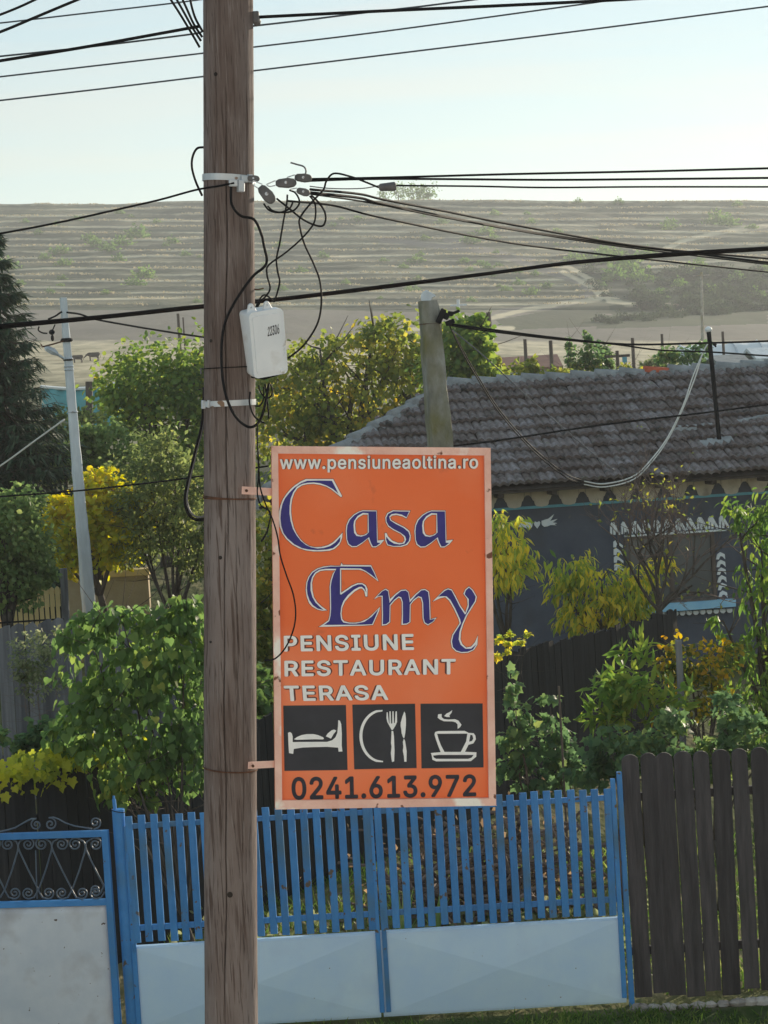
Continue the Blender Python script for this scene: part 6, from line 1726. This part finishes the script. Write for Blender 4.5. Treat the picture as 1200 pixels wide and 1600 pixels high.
far_post('thin vine post in front of the white polytunnel', 1129, 518, 564, 64, .10)
far_post('short post beyond the field near the wooden pole', 278, 490, 540, 90, .14)
far_post('thinner short post beyond the field near the wooden pole', 286, 496, 540, 92, .08)
far_post('dark cross-shaped grave post behind the ridge', 964, 548, 590, 50, .10, arm=True)
p0 = hit(1098, 545, 150, 300); r = thing('power_pole', 'tall thin power pole standing in the field before the hill', 'utility pole', p0); mb = MB(); t_ = at(1096, 425, p0.y); mb.tube([p0, t_], [.16, .11], 8); mb.build('shaft', M['concrete'], r)
mb = MB(); mb.bar(t_ + Vector((-.8, 0, -.3)), t_ + Vector((.8, 0, -.3)), .1, .1); mb.build('cross_arm', M['concrete'], r)
p0 = hit(717, 520, 150, 300); r = thing('power_pole', 'small distant power pole with a cross arm beyond the walnut tree', 'utility pole', p0); mb = MB(); t_ = at(716, 468, p0.y); mb.tube([p0, t_], [.22, .16], 8); mb.build('shaft', M['pale_concrete'], r)
mb = MB(); mb.bar(t_ + Vector((-.9, 0, -.6)), t_ + Vector((.9, 0, -.6)), .2, .15); mb.build('cross_arm', M['pale_concrete'], r)
def vrow(label, blobs, Y, base, n, size, mat='vine', nm='grape_vine'):
    return tree(nm, label, 'vine', Y, base, blobs, n, size, 'round', mat, trunk=.03, clump=.3, per=12, group='vines in the plot behind the cottage', bark='twig')
vrow('tall vine column behind the ridge with a bent tip', [(893, 545, 7, 16), (900, 560, 12, 16), (905, 578, 16, 12), (890, 530, 4, 6)], 50, 902, 420, .10)
vrow('tallest vine column behind the ridge', [(918, 540, 7, 18), (925, 560, 12, 16), (918, 522, 5, 9), (932, 578, 16, 12)], 50, 925, 480, .10)
vrow('vine column behind the ridge, next to the tallest', [(941, 545, 7, 16), (948, 560, 12, 16), (955, 575, 13, 14)], 50.5, 948, 420, .10)
vrow('vine clump behind the ridge in front of the white flowers', [(1040, 560, 9, 16), (1062, 560, 14, 12), (1085, 556, 13, 12), (1098, 545, 9, 14)], 48, 1065, 620, .10)
vrow('low yellow-green vine row along the ridge', [(770, 585, 26, 14), (810, 582, 26, 13), (850, 585, 26, 11), (880, 586, 24, 9), (985, 578, 24, 8), (835, 570, 10, 12), (745, 590, 20, 12), (775, 568, 8, 10)], 48, 830, 1700, .10, 'walnut')
tree('flowering_bush', 'pale cream flowering bush behind the ridge', 'bush', 52, 1030, [(1020, 568, 16, 10), (1046, 560, 10, 16), (1006, 574, 9, 6)], 500, .10, 'round', 'weed', trunk=.03)
gh = thing('polytunnel', 'white polythene tunnel behind the cottage ridge', 'polytunnel', (at(1130, 560, 66).x, 66, zg(at(1130, 560, 66).x, 66)))
mb = MB(); x0, x1 = at(1040, 560, 66).x, at(1290, 545, 66).x; zb_ = zg(x0, 66) - .5; zt_ = at(1150, 534, 66).z; N = 12
for i in range(25):
    x = x0 + (x1 - x0) * i / 24
    for k in range(N + 1):
        a = math.pi * k / N; mb.v.append((x, 66 - math.cos(a) * 2.6 + 2.6, zb_ + (zt_ - zb_ + .04 * math.sin(i * 2.1)) * math.sin(a) * (min(1, .55 + i * .12))))
for i in range(24):
    for k in range(N): mb.f.append((i * (N + 1) + k, (i + 1) * (N + 1) + k, (i + 1) * (N + 1) + k + 1, i * (N + 1) + k + 1))
mb.build('cover', M['poly'], gh, smooth=True)
for i in range(0, 25, 4):
    x = x0 + (x1 - x0) * i / 24; f_ = min(1, .55 + i * .12); mb = MB(); mb.tube([(x, 66 - math.cos(a) * 2.62 + 2.6, zb_ + (zt_ - zb_ + .03) * math.sin(a) * f_) for a in np.linspace(0, math.pi, 13)], .03, 5); mb.build('hoop', M['steel'], gh)
def shed(label, px0, px1, pye, pyr, Y, roofm, dep=4.0):
    a, b = at(px0, pye, Y), at(px1, pye, Y); zr = at((px0 + px1) / 2, pyr, Y + dep / 2).z; zz = zg(a.x, Y) - .2; z = (a.z + b.z) / 2
    r = thing('shed', label, 'shed', ((a.x + b.x) / 2, Y, zz)); mb = MB(); mb.box(((a.x + b.x) / 2, Y + dep / 2, (zz + z) / 2), (b.x - a.x - .3, dep - .4, max(.3, z - zz - .02))); mb.build('wall', M['pale_concrete'], r)
    mb = MB(); L = [(a.x, Y, z), (b.x, Y, z), (b.x, Y + dep / 2, zr), (a.x, Y + dep / 2, zr), (b.x, Y + dep, z), (a.x, Y + dep, z)]; L2 = [(x, y, q - .08) for x, y, q in L]
    mb.add(L + L2, [(0, 1, 2, 3), (3, 2, 4, 5), (7, 6, 9, 8), (8, 9, 11, 10), (0, 6, 7, 1), (5, 4, 10, 11), (1, 7, 8, 2), (2, 8, 10, 4), (0, 3, 9, 6), (3, 5, 11, 9)]); mb.build('roof', M[roofm], r)
shed('faded red roofed shed low behind the vine row', 770, 880, 575, 556, 70, 'old_red_roof')
shed('small grey gabled shed roof right of the service mast', 1128, 1180, 572, 553, 46, 'mortar', 3)
shed('grey flat shed at the picture edge behind the ridge', 1182, 1260, 558, 541, 58, 'pale_concrete', 3)
sg = thing('small_sign', 'tiny turquoise board on a post behind the ridge', 'sign', at(976, 562, 49)); mb = MB(); mb.box(at(976, 562, 49), (.10, .03, .12)); mb.build('board', M['teal_line'], sg); mb = MB(); p = at(976, 566, 49.03); mb.tube([(p.x, p.y, zg(p.x, 49)), p], .015, 6); mb.build('post', M['steel'], sg)

# ------------------------------------------------------------------ scrub on the hill
def bush_mesh(n, mat, flat=.75):
    d = unit(n) * (0.45 + .6 * rng.random((n, 1))) * np.array([1, 1, flat]); d[:, 2] = np.abs(d[:, 2]) * 1.2
    lump = 1 + .35 * np.sin(d[:, :1] * 5 + 1) * np.cos(d[:, 1:2] * 4); P = d * lump; A, Nn = leaf_dirs(P, P * .1, .1)
    me = cloud_mesh('bush', 'simple', P, frames(A, Nn), .30 * (.6 + .8 * rng.random(n))); me.materials.append(M[mat]); return me
BM = [bush_mesh(260, 'scrub') for _ in range(5)]
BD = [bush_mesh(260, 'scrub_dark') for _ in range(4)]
HB = [(215, 362, 17), (150, 378, 13), (185, 402, 11), (60, 362, 8), (95, 388, 14), (100, 408, 12), (10, 412, 16), (30, 440, 10), (225, 425, 16), (210, 438, 14), (190, 375, 14), (140, 370, 10), (170, 385, 13), (270, 375, 10), (70, 400, 9),
      (650, 403, 13), (725, 405, 10), (752, 410, 9), (760, 358, 14), (735, 372, 13), (775, 393, 5), (1046, 348, 12), (1120, 340, 18), (1138, 345, 14), (1175, 352, 8), (935, 400, 18), (980, 412, 24), (960, 425, 18), (915, 405, 14), (895, 402, 12), (1000, 430, 16), (945, 390, 12), (1010, 395, 14), (970, 395, 13),
      (120, 340, 8), (40, 345, 6), (245, 345, 7), (290, 395, 8), (505, 398, 8), (560, 340, 9), (470, 420, 9), (520, 350, 7), (600, 405, 6), (440, 450, 8), (540, 440, 7), (690, 345, 8), (830, 345, 7), (870, 360, 8), (810, 440, 9), (830, 455, 10), (790, 450, 8), (855, 445, 8), (770, 430, 6), (930, 372, 6), (1090, 410, 12), (1150, 430, 14), (1060, 440, 13), (1110, 450, 14), (1180, 455, 15), (1030, 455, 12), (1195, 420, 14), (1075, 425, 12)]
for i in range(60): HB.append((random.uniform(0, 1200), random.uniform(330, 470), random.uniform(3, 8)))

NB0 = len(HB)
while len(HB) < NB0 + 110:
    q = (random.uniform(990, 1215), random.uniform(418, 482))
    if inpoly(np.array([q[0]]), np.array([q[1]]), SCRUB_SHADE_P[0])[0]: HB.append((*q, random.uniform(8, 15)))
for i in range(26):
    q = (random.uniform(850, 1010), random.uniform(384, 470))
    if inpoly(np.array([q[0]]), np.array([q[1]]), SCRUB_SHADE_P[1])[0]: HB.append((*q, random.uniform(7, 13)))
for i, (px, py, r) in enumerate(HB):
    p = hit(px, py + r * .55, 200, 492); s = r * mpp(p.y) * 1.15
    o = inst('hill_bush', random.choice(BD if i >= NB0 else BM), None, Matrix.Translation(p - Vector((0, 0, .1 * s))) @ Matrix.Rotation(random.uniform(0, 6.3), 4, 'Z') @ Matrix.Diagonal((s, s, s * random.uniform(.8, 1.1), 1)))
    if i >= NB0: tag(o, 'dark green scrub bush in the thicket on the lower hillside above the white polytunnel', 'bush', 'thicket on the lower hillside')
    else: tag(o, 'small green scrub bush growing on the terraced hillside', 'bush', 'scrub bushes dotted over the hillside')
for i in range(26):
    px = 938 + i * 10.6; py = 506 - (px - 938) * .085 + random.uniform(-3, 2); p = hit(px, py, 180, 320); s = random.uniform(9, 14) * mpp(p.y)
    o = inst('hedge_bush', random.choice(BD), None, Matrix.Translation(p) @ Matrix.Rotation(random.uniform(0, 6.3), 4, 'Z') @ Matrix.Diagonal((s, s, s * random.uniform(.8, 1.1), 1)))
    tag(o, 'bush of the dense hedge at the edge of the ploughed field', 'bush', 'hedge along the ploughed field')
for (px, py, r, lab) in ((640, 298, 24, None), (608, 734, 0, None), (903, 314, 8, 'small bush on the brow of the hill, standing alone'), (966, 315, 9, 'round bush on the brow of the hill near the sunset glow'), (1152, 318, 8, 'spiky bush on the brow of the hill by the picture edge')):
    if r == 0: continue
    if lab is None:
        p = hit(px, 312, 300, 492); p = Vector((p.x, p.y, zg(p.x, p.y)))
        tr = thing('hilltop_tree', 'lone spreading trees on the brow of the hill', 'tree', p); mb = MB()
        bl = [(602, 304, 9, 8), (622, 299, 13, 10), (645, 297, 14, 11), (668, 299, 12, 11), (655, 306, 22, 6)]
        for bq in bl: c = at(bq[0], bq[1], p.y); mb.tube([(c.x, p.y, p.z - .5), c], [.18, .07], 5)
        mb.build('trunk', M['bark'], tr); P, C = blob_points(bl, 1100, .3, 12, .4, p.y); A, Nn = leaf_dirs(P, C); foliage(tr, P, A, Nn, np.full(len(P), .55), 'simple', M['scrub'], name='crown')
    else:
        p = hit(px, py + 4, 300, 492); s = r * mpp(p.y); o = inst('hill_bush', random.choice(BM), None, Matrix.Translation(p) @ Matrix.Diagonal((s, s, s, 1))); tag(o, lab, 'bush')

# ------------------------------------------------------------------ cables
def cable(label, pts, r=0.006, mat='cable', name='cable', cat='cable', group=None, seg=6, n=6):
    """pts: (px, py, depth) in the photograph"""
    P = [at(*p) for p in pts]
    Q = smooth_path(P, seg)
    # what runs out of the picture runs on towards its next pole
    for end in (0, -1):
        x, y = pts[end][0], pts[end][1]
        if x < -20 or x > 1220 or y < -1:
            q = Q[end] + (Q[end] - Q[1 if end == 0 else -2]).normalized() * 14
            Q = [q] + Q if end == 0 else Q + [q]
    mb = MB(); mb.tube(Q, r * .88, n)
    return tag(mb.build(name, M[mat], None, smooth=True), label, cat, group)
def line(label, pts, Y, r, mat='bare_wire', **k):
    return cable(label, [(x, y, Y if len(q) == 0 else q[0]) for x, y, *q in pts], r, mat, **k)
line('thin overhead line, lowest of those passing behind the pole top', [(-80, 166), (0, 157), (157, 139), (314, 120), (393, 111), (600, 86), (900, 49), (1200, 10), (1290, -2)], 12.2, .0052)
line('thin overhead line just above the lowest behind the pole top', [(-80, 129), (0, 120), (310, 84), (393, 74), (600, 49), (900, 8), (1000, -6)], 12.4, .0052)
line('thin overhead line crossing the sky in the top corner', [(-80, 43), (0, 36), (131, 21), (262, 6), (330, -3)], 12.6, .0050)
line('thick dark service line running to the pole from the edge of the sky', [(-80, 108), (0, 95), (130, 74), (230, 56), (312, 41)], 10.6, .0085, 'cable')
line('thin line close beside the thick service line', [(-80, 95), (0, 88), (150, 72), (295, 54), (315, 50)], 10.62, .005)
line('thick dark line leaving the bracket at the top of the pole', [(398, 27), (500, 22), (600, 17), (800, 8), (960, 0), (1060, -6)], 10.5, .0085, 'cable')
line('thin line under the bracket at the top of the pole', [(392, 41), (480, 31), (560, 21), (650, 11), (760, -3)], 10.6, .005)
line('thick dark cable in the top corner of the sky, the lower of two', [(-40, 62), (0, 50), (60, 25), (120, 0), (150, -12)], 11, .008, 'cable')
line('dark cable in the top corner of the sky, the upper of two', [(-40, 37), (0, 23), (30, 11), (58, -2), (80, -12)], 11, .007, 'cable')
for i, pts in enumerate(([(262, -8), (280, 20), (297, 48), (312, 74)], [(272, -8), (285, 15), (300, 42), (314, 64)], [(282, -8), (292, 14), (303, 38), (316, 58)], [(296, -8), (300, 12), (306, 30), (317, 50)])):
    line('dark drop cable bundled onto the pole top, ' + ('farthest out from the pole', 'second of the four counted from outside', 'third of the four counted from outside', 'closest to the pole')[i], pts, 10.48, .0065, 'cable', group='bundle of drop cables at the pole top')
line('black service cable from the pole bracket sagging away over the spruce', [(-80, 378), (0, 365), (90, 348), (185, 327), (250, 312), (305, 297), (340, 291), (366, 286)], 10.36, .0055, 'cable')
PURP = [('uppermost dark line running out from the cable clamps along the skyline', [(470, 280), (600, 277.5), (800, 272), (1000, 268), (1200, 263), (1290, 261)], .0062),
        ('second dark line running out from the cable clamps along the skyline', [(470, 283), (600, 279.5), (850, 281), (1000, 280), (1200, 278), (1290, 277)], .0062),
        ('third dark line running out from the cable clamps, below the other two', [(618, 290), (740, 291), (850, 293), (1000, 292), (1200, 292), (1290, 292)], .0050)]
for lab, pts, r in PURP: line(lab, pts, 10.9, r, 'cable')
line('black cable falling from the clamps across the hill, highest of the four', [(485, 296, 10.4), (560, 303, 10.8), (600, 312, 11), (700, 331, 11.6), (800, 351, 12.2), (1000, 385, 13.4), (1200, 404, 14.6), (1290, 411, 15.2)], 11, .0075, 'cable')
line('black cable falling from the clamps across the hill, just under the highest', [(485, 301, 10.4), (560, 309, 10.8), (600, 319, 11), (750, 349, 12), (900, 373, 13), (1100, 398, 14), (1200, 410, 14.6), (1290, 418, 15.2)], 11, .0085, 'cable')
line('black cable in a twisted pair with the one falling across the hill', [(485, 303, 10.4), (580, 317, 10.9), (700, 341, 11.6), (860, 369, 12.7), (1000, 389, 13.4), (1200, 413, 14.6), (1290, 422, 15.2)], 11, .0055, 'cable')
line('lowest black cable falling from the clamps across the hill', [(450, 314, 10.4), (520, 321, 10.7), (600, 341, 11), (800, 380, 12.2), (1000, 404, 13.4), (1200, 425, 14.6), (1290, 433, 15.2)], 11, .0062, 'cable')
line('heavy black trunk cable rising across the picture behind the pole', [(-80, 518), (0, 508.5), (160, 494), (316, 477.5), (440, 466), (600, 447), (750, 428.5), (900, 409), (1050, 396), (1200, 387), (1290, 381)], 11.6, .0088, 'cable')
line('second strand twisted under the heavy black trunk cable', [(-80, 522), (0, 512.5), (160, 497), (316, 480.5), (440, 468.5), (600, 449.5), (750, 430), (900, 411), (1050, 399.5), (1200, 390), (1290, 385)], 11.62, .0075, 'cable')
line('thin black cable passing low behind the pole towards the golden tree', [(-80, 782), (0, 776), (120, 767), (220, 756), (300, 746), (420, 728)], 19, .0085, 'cable')
line('pale stay wire slanting up to the lamp post in front of the spruce', [(-60, 763), (0, 728), (50, 692), (101, 655)], 32.4, .014, 'cable_white')
line('dark cable from the lamp post top towards the trees', [(104, 488), (125, 491), (150, 499), (210, 510), (278, 521), (340, 530)], 32.9, .016, 'cable')
line('thin dark cable crossing the tiled roof', [(690, 699), (780, 688), (940, 664), (1100, 645), (1200, 632), (1290, 622)], 24, .012, 'cable')
line('black cable from the concrete pole sagging towards the service mast, upper', [(700, 506), (760, 514), (870, 528), (980, 538), (1100, 536), (1200, 533), (1290, 528)], 23.4, .0125, 'cable')
line('black cable from the concrete pole sagging towards the service mast, lower', [(700, 508), (760, 517), (870, 530), (960, 538), (1030, 547), (1110, 550), (1200, 556), (1290, 560)], 23.45, .010, 'cable')
for k, (dx, dy) in enumerate(((0, 0), (4, 5))):
    cable(('dark half of the loop hanging from the concrete pole over the roof', 'second dark strand of the loop hanging from the concrete pole')[k], [(702, 508, 23.3), (722, 545 + dy, 23.6), (745, 585 + dy, 24.2), (780, 640 + dy, 25.2), (830, 697 + dy, 26.4), (880, 738 + dy, 27.4), (912, 752 + dy, 27.9)], .0085, 'cable')
    cable(('white half of the cable loop rising to the service mast', 'second white strand of the loop rising to the service mast')[k], [(912, 752 + dy, 27.9), (945, 756 + dy, 28.4), (990, 744 + dy, 28.9), (1020, 715 + dy, 29.2), (1045, 680 + dx, 29.5), (1068, 632 + dx, 29.8), (1082 + dx, 590, 30.0), (1098, 552, 30.2), (1107, 535, 30.3)], .011, 'cable_white')
line('thin grey cable from the concrete pole down to the roof', [(706, 515), (760, 560), (830, 625), (930, 712), (960, 735)], 26.5, .009, 'cable_grey')
# tangle at the clamps
T = 10.36
TG = [('black cable looping from the bracket down the front of the pole', [(361, 292), (362, 319), (376, 337), (397, 343), (408, 365), (412, 382), (416, 412), (394, 433), (367, 472), (350, 510), (346, 560), (351, 610), (366, 648), (388, 667), (404, 660), (413, 637), (420, 600)], .0072, 'cable'),
      ('black loop standing off the pole above the upper band', [(320, 230), (308, 232), (301, 245), (300, 262), (306, 284), (316, 306)], .0062, 'cable'),
      ('long black loop hanging beside the pole below the lower band', [(319, 605), (316, 660), (304, 710), (293, 755), (289, 782), (294, 802), (306, 812), (322, 811)], .0085, 'cable'),
      ('second strand of the long loop hanging beside the pole', [(321, 612), (318, 662), (307, 706), (296, 752), (292, 780), (297, 799), (308, 808), (322, 806)], .006, 'cable_grey'),
      ('grey cable arching over the clamps and running down to the box side', [(592, 293), (570, 284), (548, 276), (522, 271), (510, 283), (505, 297), (487, 316), (469, 340), (469, 356), (476, 382), (490, 412), (500, 440), (502, 476), (495, 508), (474, 540), (450, 560)], .0052, 'cable'),
      ('black cable dropping straight from the clamps to the meter box', [(449, 304), (448, 318), (443, 345), (437, 380), (432, 405), (434, 425), (437, 440), (433, 458), (428, 472)], .005, 'cable'),
      ('black cable weaving across the drop cable to the meter box lug', [(484, 306), (492, 318), (493, 338), (488, 353), (470, 374), (446, 395), (420, 414), (417, 428), (422, 450), (416, 462), (408, 470), (402, 480)], .005, 'cable'),
      ('tight black loop hanging to the right of the clamps', [(432, 310), (452, 326), (472, 342), (490, 351), (504, 353), (509, 342), (506, 328), (494, 312), (486, 305)], .0055, 'cable'),
      ('small double loop under the clamps', [(418, 322), (428, 330), (446, 332), (460, 328), (468, 316), (462, 302), (452, 297)], .005, 'cable'),
      ('short black loop under the clamp nearest the pole', [(412, 318), (420, 328), (436, 332), (452, 326), (458, 315)], .005, 'cable'),
      ('pale curled wire end above the clamps', [(454, 254), (464, 257), (474, 260), (478, 266), (477, 274)], .0045, 'cable_grey'),
      ('thin grey wire from the clamps to the splice sleeve', [(484, 291), (510, 294), (540, 295), (570, 294), (592, 290)], .003, 'cable_grey'),
      ('cable from the box lug loop into the housing', [(400, 480), (404, 470), (412, 461), (420, 464), (428, 472)], .0045, 'cable'),
      ('thin black cable straying from the meter box down across the sign', [(402, 660), (402, 690), (404, 722), (406, 758), (414, 785), (426, 812), (434, 840), (438, 868), (448, 900), (458, 928), (462, 958), (458, 985), (446, 1012), (430, 1029), (414, 1032)], .0042, 'cable'),
      ('tangled black cable end hanging beside the upper sign bracket', [(402, 690), (404, 740), (402, 770), (408, 790), (422, 800), (420, 820), (414, 838), (408, 846), (418, 830)], .004, 'cable'),
      ('black cable tail curling out of the bottom of the meter box', [(404, 602), (408, 614), (416, 622), (424, 618), (425, 606), (420, 598)], .0045, 'cable'),
      ('straight black tail hanging from the bottom of the meter box', [(414, 600), (417, 620), (419, 640), (420, 654)], .0045, 'cable'),
      ('black cable bending from the meter box round the lower band', [(391, 612), (390, 630), (396, 648), (406, 658), (414, 661)], .005, 'cable'),
      ('short black tail pointing to the pole below the meter box', [(412, 604), (412, 622), (406, 634), (398, 634)], .0042, 'cable')]
for lab, pts, r, mt in TG:
    yy = 10.34 if 'pole' in lab and 'front' in lab else 10.30 if 'across the sign' in lab else T
    if 'beside the pole' in lab or 'standing off' in lab: yy = 10.5
    line(lab, pts, yy, r, mt, name='cable')
def clamp(label, px, py, L, w, ang, Y, pin=True):
    c = at(px, py, Y); r = thing('tension_clamp', label, 'cable clamp', c, 'tension clamps at the pole'); d = CR * math.cos(ang) + CU * math.sin(ang); s = -CR * math.sin(ang) + CU * math.cos(ang); f = CB
    L *= mpp(Y) * .9; w *= mpp(Y) * .82; mb = MB(); V = []
    for t, ww, dd in ((-.5, .45, .6), (-.35, .8, .9), (.1, 1, 1), (.38, .8, .8), (.5, .35, .45)):
        o = c + d * (t * L); V += [o + s * w * .5 * ww + f * w * .4 * dd, o - s * w * .5 * ww + f * w * .4 * dd, o - s * w * .5 * ww - f * w * .4 * dd, o + s * w * .5 * ww - f * w * .4 * dd]
    mb.add(V, [(i * 4 + k, i * 4 + (k + 1) % 4, i * 4 + 4 + (k + 1) % 4, i * 4 + 4 + k) for i in range(4) for k in range(4)] + [(3, 2, 1, 0), (16, 17, 18, 19)])
    mb.build('body', M['clamp'], r, bevel=.003)
    mb = MB(); o = c - d * L * .5; mb.tube(smooth_path([o + s * w * .3, o - d * L * .35, o - d * L * .42 - s * w * .1, o - d * L * .3 - s * w * .3, o - s * w * .2], 4), .0028, 5); mb.build('bail', M['steel'], r)
    if pin: mb = MB(); mb.tube([c + f * w * .42, c + f * w * .5], w * .16, 8); mb.build('pin', M['steel'], r)
clamp('grey wedge clamp on the uppermost line, farthest out from the pole', 474, 278, 30, 16, R_(-4), 10.42)
clamp('grey wedge clamp in the middle of the bunch', 447, 286, 36, 18, R_(2), 10.38)
clamp('grey wedge clamp tilted down, nearest to the pole', 417, 304, 36, 22, R_(-48), 10.36)
clamp('small grey wedge clamp hanging below the uppermost one', 474, 300, 24, 14, R_(-15), 10.36)
clamp('narrow grey clamp hooked straight onto the pole bracket', 396, 279, 22, 12, R_(-3), 10.4)
c0, c1 = at(592, 293, 10.5), at(619, 291, 10.5); mb = MB(); mb.tube([c0, c0.lerp(c1, .08), c0.lerp(c1, .9), c1], [.010, .018, .022, .016], 10); tag(mb.build('splice_sleeve', M['clamp'], None, smooth=True), 'pale grey splice sleeve on the line beside the hilltop trees', 'cable splice')

# ------------------------------------------------------------------ haze
HZ = True
if HZ:
    m, N, L = nt('evening_haze'); out = N.new('ShaderNodeOutputMaterial'); v = N.new('ShaderNodeVolumePrincipled')
    v.inputs['Color'].default_value = (0.86, 0.90, 0.96, 1); v.inputs['Density'].default_value = 0.00055; v.inputs['Anisotropy'].default_value = 0.3
    L.new(v.outputs[0], out.inputs['Volume'])
    lo = min(float(zground(np.array([x]), np.array([y]))[0]) for x in (-420, 0, 420) for y in (-80, 60, 300, 490, 800, 1150)); hi = 90.0
    mb = MB(); mb.box((0, 540, (lo - 1 + hi) / 2), (860, 1280, hi - lo + 1)); o = mb.build('haze', m); tag(o, 'thin evening haze over the fields and the hill', 'haze', kind='stuff')
